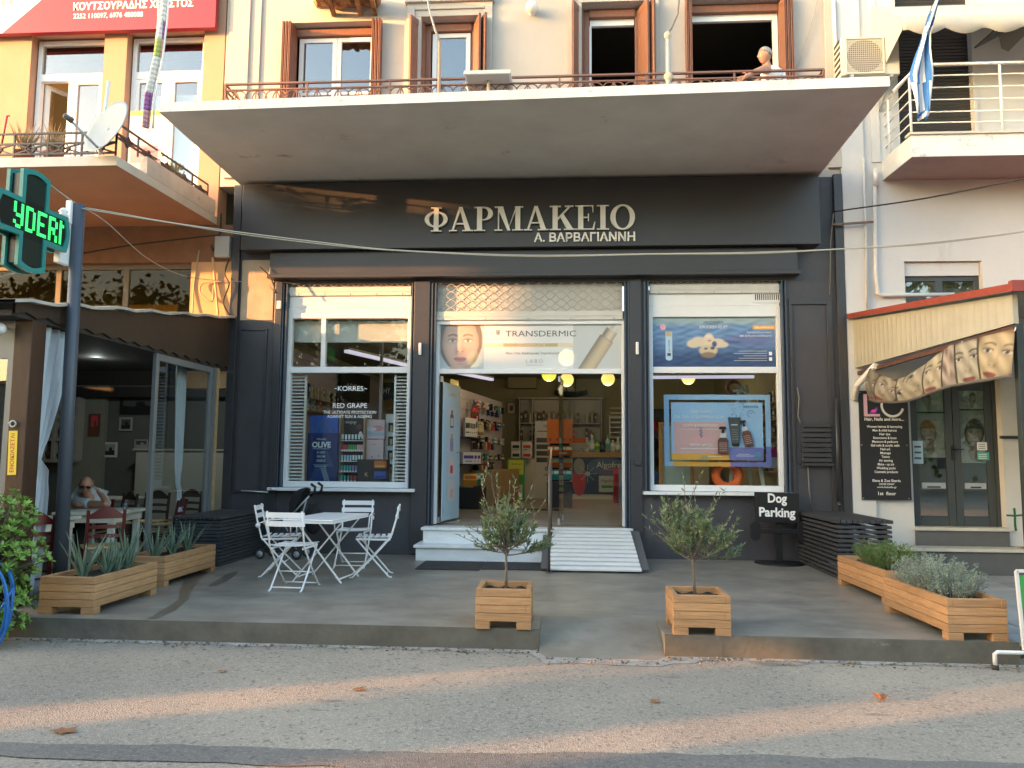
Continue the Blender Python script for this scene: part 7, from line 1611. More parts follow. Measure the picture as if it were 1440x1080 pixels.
# white ramp of planks, handrail, mats
t = thing('plank_ramp', 'white ramp of spaced planks leading up to the pharmacy door', 'ramp', (.37, -.8, 0))
ra, rb2 = Vector((0, -.06, .425)), Vector((0, -1.52, .03)); n = 11; d = (rb2-ra)
for k in range(n):
    c_ = ra+d*((k+.5)/n); w0 = .54+.03*(k/n); b = MB(); b.obox((.37, c_.y, c_.z), (w0, d.length/n*.30, .012), (1, 0, 0), d.normalized(), Vector((1, 0, 0)).cross(d.normalized())); b.build('plank', WHITE, t, bevel=.002)
for x in (-.1, .37, .84): b = MB(); b.bar((x, ra.y, ra.z-.045), (x, rb2.y+.12, rb2.z+.0), .40, .02); b.build('shade_runner', mat('ramp_gap_shade', (.10, .10, .10), .8), t)  # runners widened as dark backing, painting shade into the plank gaps
t = thing('door_handrail', 'thin brown steel handrail beside the white ramp', 'handrail', (-.2, -1.4, 0)); HR = mat('brown_steel', (.13, .105, .085), .4, .4)
f_ = aZ(772, 806, 0); tp = aY(777, 664, f_.y)
b = MB(); b.tube([f_, (f_.x, f_.y, tp.z-.04), (f_.x, f_.y+.06, tp.z), (f_.x+.0, -.40, tp.z+.30), (f_.x, -.34, tp.z+.24), (f_.x, -.34, .42)], .017, 8); b.build('rail', HR, t)
b = MB(); b.lathe(f_, [(.05, 0), (.05, .008), (.02, .012)], 12); b.build('base_plate', HR, t); b = MB(); b.lathe((f_.x, -.34, .421), [(.05, 0), (.05, .008), (.02, .012)], 12); b.build('base_plate', HR, t)
b = MB(); b.bar((f_.x, f_.y, .5), (f_.x, -.34, .8), .014, .014); b.build('lower_bar', HR, t)
MATR = mat('rubber_mat', (.035, .035, .036), .9, var=.35, scale=25, stretch=(3, 1, 1), bump=.8, bscale=90)
for px, lbl in (((583, 675), 'dark rubber doormat at the left half of the steps'), ((676, 768), 'dark rubber doormat at the right half of the steps')):
    a, c_ = aZ(px[0], 801, 0), aZ(px[1], 801, 0); b = MB(); b.box(a.x, c_.x, a.y, -.66, .002, .012); b.m(MATR)
    o = b.build('doormat', MATR, None, .004); tag(o, lbl, 'doormat', 'doormats before the steps')
# dog parking sign
t = thing('dog_sign', 'black standing sign reading Dog Parking with a bone shaped crossbar', 'sign', (2.97, -.25, 0))
r = rp(1061, 692, 1123, 734, -.3); W_, H_ = r[1]-r[0], r[3]-r[2]
cv = Canvas((r[0], -.33, r[2]), Vector((1, 0, -.02)), EYF, th=.03); cv.board(0, 0, W_, H_, BLACK); p_ = cv.build('panel', None, t)
cv = Canvas((r[0], -.331, r[2]), Vector((1, 0, -.02)), EYF, th=.001); cv.text('Dog', W_*.51, H_*.67, .17, P_['white'], width=W_*.43, bold=.03); cv.text('Parking', W_*.5, H_*.20, .17, P_['white'], width=W_*.82, bold=.03); cv.build('lettering', None, p_)
pc = (r[0]+r[1])/2+.03
b = MB(); b.box(pc-.045, pc+.045, -.29, -.26, .015, r[2]+.1); b.build('post', BLACK, t, bevel=.004)
b = MB(); b.lathe((pc, -.27, 0), [(0, 0), (.33, 0), (.33, .012), (0, .014)], 28); b.build('base_plate', BLACK, t)
zb = aY(1095, 747, -.3).z; xa, xb = aY(1062, 747, -.3).x, aY(1128, 747, -.3).x; o2 = []
for a in range(-3, 8): o2.append((xb+.0+.075*math.cos(rad(a*22-30)), zb-.05+.075*math.sin(rad(a*22-60)))) if False else None
def arcp(cx, cz, rr, a0, a1, n=9): return [(cx+rr*math.cos(rad(a0+(a1-a0)*i/n)), cz+rr*math.sin(rad(a0+(a1-a0)*i/n))) for i in range(n+1)]
bone = arcp(xa+.01, zb-.065, .072, 60, -0, 2)[:0]+[(xa+.07, zb-.03)]+[(xb-.07, zb-.03)]+arcp(xb, zb-.06, .07, 200, 380)+arcp(xb, zb+.06, .07, -20, 160)+[(xb-.07, zb+.03), (xa+.07, zb+.03)]+arcp(xa, zb+.06, .07, 20, 200)+arcp(xa, zb-.06, .07, 160, 340)
b = MB(); b.prism(bone, (0, -.305, 0), EXF, EYF, .025); b.build('bone', BLACK, t, bevel=.004)
# white bistro set
BW = BWHITE
def bistro(arms, label, loc, rz):
    t = thing('folding_chair', label, 'chair', (0, 0, 0), 'white folding chairs')
    for s_ in (-1, 1):
        x = s_*.19
        b = MB(); b.tube([(x, -.29, .83), (x, -.255, .66), (x, -.20, .46), (x, .02, .215), (x, .225, .012), (x, .26, .008)], .0105, 6); b.build('back_leg_rail', BW, t)
        x2 = s_*.172; b = MB(); b.tube([(x2, .19, .445), (x2, .0, .225), (x2, -.19, .012), (x2, -.225, .008)], .0105, 6); b.build('front_leg_rail', BW, t)
        b = MB(); b.bar((x2, -.20, .438), (x2, .20, .446), .01, .022); b.build('seat_rail', BW, t)
        if arms:
            b = MB(); b.tube([(x+s_*.02, -.235, .62), (x+s_*.05, -.10, .665), (x+s_*.05, .08, .675), (x+s_*.04, .13, .65), (x+s_*.02, .135, .46)], .009, 6); b.build('armrest', BW, t)
            b = MB(); b.lathe((x+s_*.02, -.24, .60), [(0, -.01), (.028, -.008), (.028, .008), (0, .01)], 12, (1, 0, 0)); b.build('arm_hinge', BW, t)
    for y, z in ((.20, .035), (-.165, .035), (.06, .17)): b = MB(); b.tube([(-.18, y, z), (.18, y, z)], .008, 6); b.build('crossbar', BW, t)
    for k in range(6):
        y = -.175+.07*k; b = MB(); m_ = 8; vs = []
        for i in range(m_+1): u = -1+2*i/m_; z = .455+.010*u*u+(.006 if k in (0, 5) else 0); vs += [(u*.195, y-.022, z), (u*.195, y+.022, z), (u*.195, y+.022, z+.006), (u*.195, y-.022, z+.006)]
        b.add(vs, [(4*i+j, 4*i+4+j, 4*i+4+(j+1) % 4, 4*i+(j+1) % 4) for i in range(m_) for j in range(4)]+[(0, 1, 2, 3), (4*m_+3, 4*m_+2, 4*m_+1, 4*m_)]); b.build('seat_slat', BW, t)
    for z in (.70, .79):
        b = MB(); m_ = 8; vs = []
        for i in range(m_+1): u = -1+2*i/m_; y = -.25-.04*(z-.64)/.2-.022*(1-u*u)+.004; vs += [(u*.212, y-.004, z-.028), (u*.212, y+.004, z-.028), (u*.212, y-.004, z+.028), (u*.212, y+.006, z+.028)]
        b.add(vs, [f_ for i in range(m_) for f_ in ((4*i, 4*i+2, 4*i+6, 4*i+4), (4*i+1, 4*i+5, 4*i+7, 4*i+3), (4*i+2, 4*i+3, 4*i+7, 4*i+6), (4*i, 4*i+4, 4*i+5, 4*i+1))]+[(0, 1, 3, 2), (4*m_, 4*m_+2, 4*m_+3, 4*m_+1)]); b.build('back_slat', BW, t)
    t.location = loc; t.rotation_euler = (0, 0, rz); return t
bistro(True, 'white folding armchair at the left end by the slatted box', (-3.35, -2.10, 0), rad(-80))
c2 = [c for c in COL.objects if c.name == 'folding_chair'][0]
copy_tree(c2, (-2.72, -1.25, 0), rad(184), 'white folding armchair against the wall facing the street')
cc = bistro(False, 'white armless folding chair nearest the street, its back to the viewer', (-2.88, -3.0, 0), rad(-4))
copy_tree(cc, (-2.26, -2.02, 0), rad(100), 'white armless folding chair on the side towards the steps')
t = thing('bistro_table', 'white rectangular folding table among four white chairs', 'table', (0, 0, 0))
b = MB(); b.box(-.29, .29, -.56, .56, .700, .718); b.build('tabletop', BW, t, bevel=.008)
b = MB(); b.box(-.285, .285, -.55, -.535, .675, .699); b.box(-.285, .285, .535, .55, .675, .699); b.box(-.285, -.27, -.53, .53, .675, .699); b.box(.27, .285, -.53, .53, .675, .699); b.build('rim', BW, t)
for y in (-.26, .26):
    for s_ in (-1, 1): b = MB(); b.bar((s_*.27, y+s_*.012, .675), (-s_*.29, y+s_*.012, .008), .012, .026, (0, 1, 0)); b.build('leg', BW, t)
for s_ in (-1, 1): b = MB(); b.tube([(-s_*.26, -.26, .05), (-s_*.26, .26, .05)], .009, 6); b.build('crossbar', BW, t)
t.location = (-2.72, -2.36, 0); t.rotation_euler = (0, 0, rad(-6))
# pushchair behind the table
t = thing('pushchair', 'folded black pushchair with grey wheels behind the white table', 'pushchair', (-3.35, -.6, 0))
A = lambda px, py, Y=-.55: aY(px, py, Y)
STL = mat('pushchair_tube', (.30, .30, .31), .35, .6)
for dy in (0, .22):
    b = MB(); b.tube([A(392, 745, -.65+dy), A(412, 722, -.65+dy), A(440, 692, -.65+dy)], .014, 7); b.tube([A(431, 702, -.65+dy), A(420, 745, -.65+dy), A(368, 772, -.65+dy)], .012, 7); b.tube([A(400, 737, -.65+dy), A(418, 775, -.65+dy)], .012, 7); b.build('frame_tube', STL, t)
    b = MB(); q = A(440, 692, -.65+dy); o_ = Vector((.10*dy/.22, 0, .02*dy/.22)); b.tube([q-Vector((.04, 0, .05))+o_, q+Vector((.02, 0, .0))+o_, q+Vector((.03, 0, .07))+o_, q+Vector((-.03, 0, .11))+o_], .02, 8); b.build('handle', BLACK, t)
b = MB()
def hood(u, v): 
    p = A(414, 728).lerp(A(434, 688), u); w_ = .16*math.sin(math.pi*min(1, u*.85+.12))**.8; a = math.pi*v; return p+Vector((-.02-.12*math.sin(a)*math.sin(math.pi*u*.9+.2), (v-.5)*.30, .10*math.sin(a)*w_/.16))
b.grid(hood, 10, 10); b.build('hood', BLACKF, t, solid=.02)
b = MB(); p0 = A(402, 745); p1 = A(446, 735)
b.grid(lambda u, v: A(405, 748).lerp(A(438, 706), u)+Vector((.02+.10*math.sin(math.pi*u), (v-.5)*.28, -.02)), 8, 4); b.build('seat_fabric', BLACKF, t, solid=.03)
b = MB(); b.sphere(A(441, 730), .17, (.75, .8, 1.25), 12); b.build('storage_bag', BLACKF, t)
for px, py, Y in ((365.5, 778, -.75), (384, 768, -.45), (417, 781, -.75), (432, 770, -.45)):
    p = aY(px, py, Y); p.z = max(p.z, .075); b = MB(); b.torus((p.x, Y, .075), .055, .018, (0, 1, 0), 18, 8); w_ = b.build('wheel', RUBBER, t); b = MB(); b.lathe((p.x, Y-.012, .075), [(0, 0), (.045, .0), (.045, .024), (0, .024)], 14, (0, 1, 0)); b.build('rim', mat('grey_rim', (.33, .34, .35), .4), w_)

# ------------------------------------------------------------------ left edge: pole, pharmacy cross, cables, bush, hose
PX, PY = -4.90, -3.90
pt = thing('street_pole', 'dark blue grey round steel pole between the bush and the aloe planter', 'pole', (PX, PY, 0))
PB = mat('blue_grey_pole', (.055, .067, .085), .45, var=.06, bump=.06, bscale=20)
ptop = aY(106, 288, PY).z; b = MB(); b.tube([(PX+.02, PY, 0), (PX-.005, PY, ptop*.5), (PX-.02, PY, ptop)], [.066, .062, .060], 20); b.build('shaft', PB, pt)
b = MB(); b.lathe((PX+.02, PY, 0), [(.11, 0), (.11, .012), (.07, .016)], 18); b.build('base_plate', PB, pt)
b = MB(); b.box(PX-.10, PX-.045, PY-.09, PY-.03, ptop-.22, ptop+.02); tag(b.build('cable_terminal', WHITE, None, .006), 'small white terminal box at the top of the dark pole', 'box')
# cross: plane through the pole, running towards the street and slightly out
ea = aX(0, 300, -5.1); ca = Vector((-.05, -1, 0)).normalized(); ex = -ca; nrm = ex.cross(Vector((0, 0, 1)))
A_ = .445; B_ = .175; TD = .14
CR = aX(37, 312, PX-.08); czc = CR.z; CPY = CR.y+A_
ct = thing('pharmacy_cross', 'green framed black LED pharmacy cross sign with glowing green letters', 'pharmacy sign', tuple(CR))
def cpts(A_, B_, bulge=.035):
    n = 6; pts = []
    def arc(p, q, ax):
        for i in range(n+1): u = i/n; r_ = [p[0]+(q[0]-p[0])*u, p[1]+(q[1]-p[1])*u]; r_[ax[0]] += ax[1]*bulge*math.sin(math.pi*u); pts.append(tuple(r_))
    arc((A_, -B_), (A_, B_), (0, 1)); pts.append((B_, B_)); arc((B_, A_), (-B_, A_), (1, 1)); pts.append((-B_, B_)); arc((-A_, B_), (-A_, -B_), (0, -1)); pts.append((-B_, -B_)); arc((-B_, -A_), (B_, -A_), (1, -1)); pts.append((B_, -B_)); return pts
TEALF = mat('teal_cross_frame', (.025, .22, .20), .4); BLKP = mat('led_panel_black', (.006, .010, .009), .35)
b = MB(); b.prism(cpts(A_-.03, B_-.03), CR-nrm*(TD/2), ex, (0, 0, 1), TD); b.build('body', BLKP, ct)
for s_ in (-1, 1):
    b = MB(); o_, i_ = cpts(A_, B_), cpts(A_-.045, B_-.045); m_ = len(o_); off = CR+nrm*s_*(TD/2-.02 if s_ > 0 else TD/2+.012)
    P3 = lambda q, dd: off+ex*q[0]+Vector((0, 0, 1))*q[1]+nrm*dd
    vs = [P3(q, 0) for q in o_]+[P3(q, 0) for q in i_]+[P3(q, .035) for q in o_]+[P3(q, .035) for q in i_]
    b.add(vs, [f_ for k in range(m_) for j in [(k+1) % m_] for f_ in ((k, m_+k, m_+j, j), (2*m_+k, 2*m_+j, 3*m_+j, 3*m_+k), (k, j, 2*m_+j, 2*m_+k), (m_+k, 3*m_+k, 3*m_+j, m_+j))]); b.build('frame', TEALF, ct)
FONT = {'H': ('1..1',)*3+('1111',)+('1..1',)*3, 'Y': ('1..1', '1..1', '1..1', '.111', '...1', '1..1', '.11.'), 'D': ('111.', '1..1', '1..1', '1..1', '1..1', '1..1', '111.'), 'E': ('1111', '1...', '1...', '111.', '1...', '1...', '1111'), 'R': ('111.', '1..1', '1..1', '111.', '1.1.', '1..1', '1..1'), 'M': ('1...1', '11.11', '1.1.1', '1...1', '1...1', '1...1', '1...1')}
LED = mat('led_green', (.05, 1, .2), .5, emit=(.06, 1.0, .20), estr=.12)
LEDG = mat('led_dark_dots', (.012, .03, .022), .4)
for s_ in (-1, 1):
    b = MB(); bd = MB(); e1 = ex if s_ > 0 else -ex; pit = .0148
    def dot(bb, u, v, sz, lift):
        c_ = CR+nrm*s_*(TD/2+lift)+e1*u+Vector((0, 0, 1))*v; bb.obox(c_, (sz, sz, .002), e1, (0, 0, 1), e1.cross(Vector((0, 0, 1))))
    x = A_-.685
    for chh in 'YDERM':
        g = FONT[chh]
        for j, row in enumerate(g):
            for i, q in enumerate(row):
                if q == '1':
                    for di in (0, 1):
                        for dj in (0, 1):
                            u, v = x+(i*2+di)*pit, .112-(j*2+dj)*.0168
                            if -A_+.03 < u < A_-.035: dot(b, u, v, .0064, .004)
        x += (len(g[0])+1)*2*pit
    b.build('led_lettering', LED, ct)
    for k in range(14):
        v = B_+.01+.0165*k
        for sg in (1, -1): bd.obox(CR+nrm*s_*(TD/2+.002)+Vector((0, 0, 1))*v*sg, (B_-.055, .005, .0015), e1, (0, 0, 1), e1.cross(Vector((0, 0, 1))))
    bd.build('led_rows', LEDG, ct)
b = MB(); b.box(PX-.115, PX-.055, PY-.20, PY-.03, czc-.26, czc+.18); b.box(PX-.10, PX-.07, min(CPY-.05, PY-.21), PY-.201, czc-.12, czc+.02); b.build('bracket', WHITE, ct, bevel=.004)
b = MB(); b.lathe((PX-.07, PY-.16, czc+.20), [(.03, 0), (.05, .02), (.03, .04), (.045, .06), (.02, .09), (.0, .10)], 12); b.build('insulator', WHITE, ct)
# overhead cables
def cable(pts, r, m_, label, name='overhead_cable', n=14):
    P2 = [Vector(p) for p in pts]; S2 = []
    for i in range(len(P2)-1):
        p0, p1, p2, p3 = P2[max(i-1, 0)], P2[i], P2[i+1], P2[min(i+2, len(P2)-1)]
        for k in range(n): t_ = k/n; S2.append(.5*((2*p1)+(p2-p0)*t_+(2*p0-5*p1+4*p2-p3)*t_*t_+(3*p1-p0-3*p2+p3)*t_**3))
    S2.append(P2[-1]); b = MB(); b.tube(S2, r, 6); return tag(b.build(name, m_), label, 'cable')
CABL = mat('pale_cable', (.34, .31, .26), .6); CABD = MATS['black_cable']
bund = ((112, 291, -3.9), (160, 299, -3.85), (240, 313, -3.75), (340, 327, -3.6), (460, 342, -3.5), (560, 352, -3.4), (740, 359, -3.2), (920, 357, -3.1), (1060, 355, -3.05), (1184, 350, -3.0), (1310, 341, -2.95), (1450, 324, -2.9))
cable([aY(*p) for p in bund], .007, CABL, 'pale cable strung right across the shop front from the dark pole')
cable([aY(x, y+(3.2 if 150 < x < 700 else 1.8)*(.6+.4*math.sin(x*.02)), Y-.03) for x, y, Y in bund], .006, mat('pale_cable_b', (.30, .29, .21), .6), 'greenish cable sagging just under the pale cable across the shop front')
cable([aY(1170, 299, -.3), aY(1184, 296, -.5), aY(1300, 279, -1.2), aY(1450, 249, -2)], .011, CABD, 'black cable rising to the right over the white house')
cable([aY(60, 252, -4.4), aY(85, 271, -4.1), aY(108, 288, -3.92)], .008, CABL, 'pale cable from the cross to the pole top')
cable([aY(118, 293, -3.88), aY(150, 313, -3.2), aY(210, 365, -1.8), aY(268, 390, -.6), aY(340, 396, -.15)], .006, CABL, 'thin pale cable falling from the pole to the orange pier')
cable([aY(112, 357, -.3), aY(190, 344, -.25), aY(310, 330, -.2)], .012, CABD, 'black cable rising under the terracotta balcony')
cable([aY(-10, 392, -4.5), aY(14, 386, -4.4), aY(27, 382, -4.4)], .008, CABL, 'pale cable under the green cross at the left edge')
cable([aY(1184, 0, -.1) if False else aY(1150, 0, -.06), aY(1138, 45, -.05), aY(1120, 100, -.05)], .007, mat('dim_cable', (.30, .28, .25), .7), 'thin grey wire on the cream wall right of the leaning man')
# bush and its stems
BUSH = leafmat('glossy_bush_leaves', (.07, .16, .02), (.28, .45, .08), .35); 
t = thing('glossy_bush', 'bright green glossy bush at the left kerb with a blue hose', 'bush', (-4.95, -5.0, ROADZ)); lv = MB(); st = MB(); r_ = random.Random(21)
bc = Vector((-4.86, -4.98, .44))
for i in range(760):
    d = Vector((r_.gauss(0, 1), r_.gauss(0, 1), r_.gauss(0, 1))).normalized(); q = .45+.55*r_.random()**.5; rr = Vector((.47, .30, .66)); lump = 1+.14*math.sin(d.x*7+d.z*5)+.08*math.sin(d.z*11)
    p = bc+Vector((d.x*rr.x, d.y*rr.y, d.z*rr.z))*q*lump
    if p.z < -.10: continue
    st.tube([bc+Vector((d.x*.08, d.y*.06, d.z*.2-.25)), bc.lerp(p, .6)+Vector((0, 0, -.04)), p], [.008, .006, .003], 4, False)
    ax = (d+Vector((0, 0, .7))).normalized(); s1 = ax.cross(Vector((r_.uniform(-1, 1), r_.uniform(-1, 1), .3))).normalized(); s2 = ax.cross(s1)
    for k in range(9):
        a = k*.698+r_.uniform(-.2, .2); out = s1*math.cos(a)+s2*math.sin(a); ld = (out+ax*r_.uniform(.15, .8)).normalized(); l = r_.uniform(.036, .068); sd = ld.cross(ax).normalized()*r_.uniform(.008, .013); pm = p+ld*l*.6
        lv.add([p, p+ld*l*.3+sd*.7-ax*.004, pm+sd, p+ld*l, pm-sd, p+ld*l*.3-sd*.7-ax*.004], [(0, 1, 2, 3), (0, 3, 4, 5)])
lv.build('foliage', BUSH, t); st.build('stem', OLB, t)
b = MB(); b.tube([(bc.x, bc.y, ROADZ-.02), (bc.x+.02, bc.y, .0), (bc.x-.01, bc.y, .3)], [.035, .03, .02], 8); b.build('trunk', OLB, t)
HOSE = mat('blue_hose', (.015, .13, .42), .3)
t = thing('garden_hose', 'coiled blue garden hose hanging in the glossy bush at the kerb', 'hose', (-4.75, -5.2, ROADZ)); hp = []
for k in range(150):
    a = k/150*2*math.pi*4.2; q = k/150; hp.append(Vector((-4.62+(.12+.06*q)*math.sin(a)+.015*math.sin(a*.37), -5.12+.06*math.cos(a*.5)-.05*q, .20+(.30+.05*q)*math.cos(a)-.04*q)))
b = MB(); b.tube(hp, .0105, 7); b.build('coil', HOSE, t)
b = MB(); b.tube([hp[-1], hp[-1]+Vector((-.05, -.05, -.15)), Vector((-4.75, -5.25, ROADZ+.02)), Vector((-5.3, -5.3, ROADZ+.015)), Vector((-5.9, -5.2, ROADZ+.015))], .0105, 7); b.build('tail', HOSE, t)
# green A-board at the right edge
t = thing('pavement_sign', 'white tubular pavement sign with a green panel at the right edge', 'sign', (3.7, -5.3, ROADZ))
WT = mat('white_tube', (.62, .63, .62), .35); y0 = -4.97; x0 = aY(1399, 925, y0).x
b = MB(); b.tube([(x0, y0, ROADZ+.03), (x0, y0, ROADZ+.115), (x0+.02, y0, ROADZ+.13), (x0+.62, y0, ROADZ+.13)], .016, 8); b.build('foot_frame', WT, t)
b = MB(); b.tube([(x0+.18, y0-.34, ROADZ+.03), (x0+.18, y0-.34, ROADZ+.10), (x0+.2, y0-.34, ROADZ+.115), (x0+.8, y0-.34, ROADZ+.115)], .016, 8); b.build('foot_frame', WT, t)
for q in ((x0, y0), (x0+.18, y0-.34)): b = MB(); b.tube([(q[0], q[1], ROADZ), (q[0], q[1], ROADZ+.035)], .026, 8); b.build('rubber_foot', RUBBER, t)
xt = aY(1440, 905, y0).x; xt2 = aY(1429, 803, y0).x; zt = aY(1428, 803, y0).z; b = MB(); b.bar((xt, y0, ROADZ+.15), (xt2, y0, zt), .022, .022); b.bar((xt2, y0, zt), (xt+.6, y0, zt+.02), .022, .022); b.build('frame', WT, t)
cv = Canvas((xt+.0, y0-.005, ROADZ+.2), Vector((1, 0, 0)), Vector((-.05, 0, 1)), th=.012); cv.board(.0, 0, .6, zt-ROADZ-.23, P_['green']); cv.ell(.14, (zt-ROADZ)*.72, .05, .06, P_['lime']); cv.build('panel', None, t)
# weeds, leaf litter, dead pot at the salon step
DRY = mat('dry_leaf', (.24, .105, .04), .7, island=.3)
for i, (px, py, s_, lbl) in enumerate(((92, 1030, .08, 'large dry leaf at the lower left of the road'), (506, 971, .055, 'dry leaf in the sunlit band left of the apron'), (1238, 986, .065, 'upright orange dry leaf on the right of the road'), (922, 988, .05, 'flat yellowish leaf below the apron'), (313, 946, .04, 'dark dry leaf on the shaded road'))):
    p = aZ(px, py, ROADZ); b = MB(); a0 = rnd.random()*6; n = 10; vs = [Vector((p.x, p.y, ROADZ+.012))]
    for k in range(n): a = a0+2*math.pi*k/n; rr = s_*(1 if k % 2 else .55)*rnd.uniform(.8, 1.1); vs.append(Vector((p.x+rr*math.cos(a), p.y+rr*math.sin(a)*.8, ROADZ+.008+(.03 if i == 2 else .012)*rnd.random()+(.03*abs(math.cos(a)) if i == 2 else 0))))
    b.add(vs, [(0, 1+k, 1+(k+1) % n) for k in range(n)]); tag(b.build('dry_leaf', DRY, None, solid=.001), lbl, 'leaf', 'dry leaves on the road')
shrub('kerb_weed', 'small green weed in the crack behind the front right planter', (3.56, -4.72, -.12), .06, .05, .10, 20, .04, .014, HERB, 8, per=5)
t = thing('dry_heather', 'reddish brown dried plant clump on the paving by the salon step', 'plant', (4.42, -1.0, -.11)); lv = MB(); r_ = random.Random(2)
for k in range(420): a = r_.uniform(0, 6.28); q = r_.random()**.5; leaf4(lv, Vector((4.42+.24*q*math.cos(a), -1.0+.2*q*math.sin(a), -.10+.14*(1-q*q)*r_.random())), Vector((math.cos(a), math.sin(a), .6)), .06, .014)
lv.build('foliage', mat('dried_brown', (.10, .045, .025), .9, island=.4), t)
for k, (px, py) in enumerate(((385, 881), (430, 884), (1160, 901), (1210, 901), (620, 889), (1250, 900))):
    p = aZ(px, py, .004); b = MB(); b.box(p.x-.02-.01*k % .03, p.x+.02, p.y-.005, p.y+.01, .0035, .006)
# satellite dish, feather banner, pots, on the yellow house's balcony
t = thing('satellite_dish', 'pale blue grey satellite dish leaning over the yellow house balcony', 'satellite dish', (-5.7, -2.35, 5.0)); c_ = aY(154, 181, -2.55); DM = mat('dish_paint', (.24, .29, .32), .5, var=.05)
nz = Vector((-.40, -.82, .30)).normalized(); b = MB(); prof = [(.37*k/8, .37*.37*(k/8)**2*.36) for k in range(9)]; b.lathe(c_-nz*.0, prof, 32, nz); b.build('reflector', DM, t, solid=.008)
e_ = aY(96, 166, -3.1); b = MB(); b.tube([c_-Vector((0, 0, .35))+nz*.05, e_], .014, 6); b.build('feed_arm', GALV, t); b = MB(); b.lathe(e_, [(0, -.05), (.035, -.05), (.03, .05), (0, .06)], 10, nz); b.build('receiver', MATS['dark_arm'], t)
b = MB(); b.tube([aY(140, 218, -2.35), aY(153, 114, -2.45)], .022, 8); b.build('mast', MATS['white_rail'], t)
t = thing('feather_flag', 'tall furled white, purple and green feather flag on the yellow house balcony', 'flag', (-5.4, -2.2, 5.1)); fp = [aY(231, -20, -2.0), aY(228, 30, -2.0), aY(222, 80, -2.0), aY(212, 130, -2.05), aY(208, 180, -2.1)]
b = MB(); b.tube([p+Vector((.06, .01, 0)) for p in fp], .012, 6); b.build('pole', MATS['white_rail'], t)
for i, (cn, w0) in enumerate((('white', .16), ('lime', .12), ('white', .16), ('lav', .13), ('lime', .08))):
    pass
b = MB(); seq = ['white', 'white', 'white', 'lime', 'white', 'white', 'purple', 'pink']; n = 32
def fl(u, v):
    k = min(int(u*4), 3); t_ = u*4-k; p = fp[k].lerp(fp[k+1], t_); wd = .15-.05*u; a = v*3.0+u*2.5; return p+Vector((wd*(v-.6), .03*math.sin(a*2), 0))
FLG = {'white': mat('flag_white', (.62, .60, .56), .8), 'lime': mat('flag_green', (.34, .42, .12), .8), 'purple': mat('flag_purple', (.26, .10, .26), .8), 'pink': mat('flag_pink', (.55, .28, .30), .8)}
for i in range(n):
    for j in range(4): b.m(FLG[seq[(i//4+(j > 2)*4) % 8]]); b.add([fl((i+a)/n, (j+c)/4) for a, c in ((0, 0), (1, 0), (1, 1), (0, 1))], [(0, 1, 2, 3)], True)
b.build('cloth', None, t, solid=.004)
t = thing('balcony_banner', 'white green edged banner hanging behind the dark balcony railing', 'banner', (-5.8, -1.5, 5.0)); q0, q1 = aY(184, 156, -1.5), aY(226, 222, -1.5)
cv = Canvas((q0.x, -1.5, 5.06), th=.006); cv.board(0, 0, q1.x-q0.x, q0.z-5.06, FLG['white']); W_, H_ = q1.x-q0.x, q0.z-5.06; cv.rect(0, H_*.93, W_, H_, FLG['lime']); cv.rect(0, .0, W_, H_*.1, FLG['lime']); cv.rect(W_*.05, H_*.25, W_*.9, H_*.5, FLG['pink']); cv.build('cloth', None, t)
POT = mat('terracotta_pot', (.30, .12, .06), .8, var=.15)
STRAW = leafmat('straw_leaves', (.25, .19, .10), (.42, .33, .20), .8); GREEN2 = leafmat('balcony_leaves', (.05, .09, .03), (.15, .20, .08))
for i, (x, y, hh, m_, lbl) in enumerate(((-6.85, -2.15, .45, STRAW, 'straw coloured spiky pot plant at the left edge of the terracotta balcony'), (-6.5, -2.1, .42, STRAW, 'straw coloured pot plant below the open window sash'), (-5.68, -1.35, .34, GREEN2, 'green pot plant behind the dark side railing'), (-5.62, -.8, .38, GREEN2, 'green pot plant in the corner of the side railing'))):
    t = thing('pot_plant', lbl, 'pot plant', (x, y, LS+.12), 'pot plants on the yellow house balcony'); b = MB(); z = LS+.121; b.lathe((x, y, z), [(0, 0), (.085, 0), (.11, .16), (.12, .16), (.12, .19), (.10, .19), (.095, .17), (0, .165)], 16); b.build('pot', POT, t)
    lv = MB(); r_ = random.Random(60+i)
    for k in range(60):
        a = r_.uniform(0, 6.28); d = Vector((math.cos(a)*r_.uniform(.1, .7), math.sin(a)*r_.uniform(.1, .7), 1)); p = Vector((x, y, z+.16))
        if m_ is STRAW: leaf4(lv, p, d, hh*r_.uniform(.6, 1.05), .022)
        else:
            for j in range(5): leaf4(lv, p+d.normalized()*hh*r_.random(), Vector((r_.uniform(-1, 1), r_.uniform(-1, 1), r_.uniform(0, 1))), .06, .03)
    lv.build('foliage', m_, t)
b = MB(); b.tube([aY(2, 205, -2.3), aY(10, 163, -2.3), aY(13, 163, -2.25)], .012, 6); tag(b.build('red_rod', P_['red']), 'red rod standing on the terracotta balcony at the left edge', 'rod')
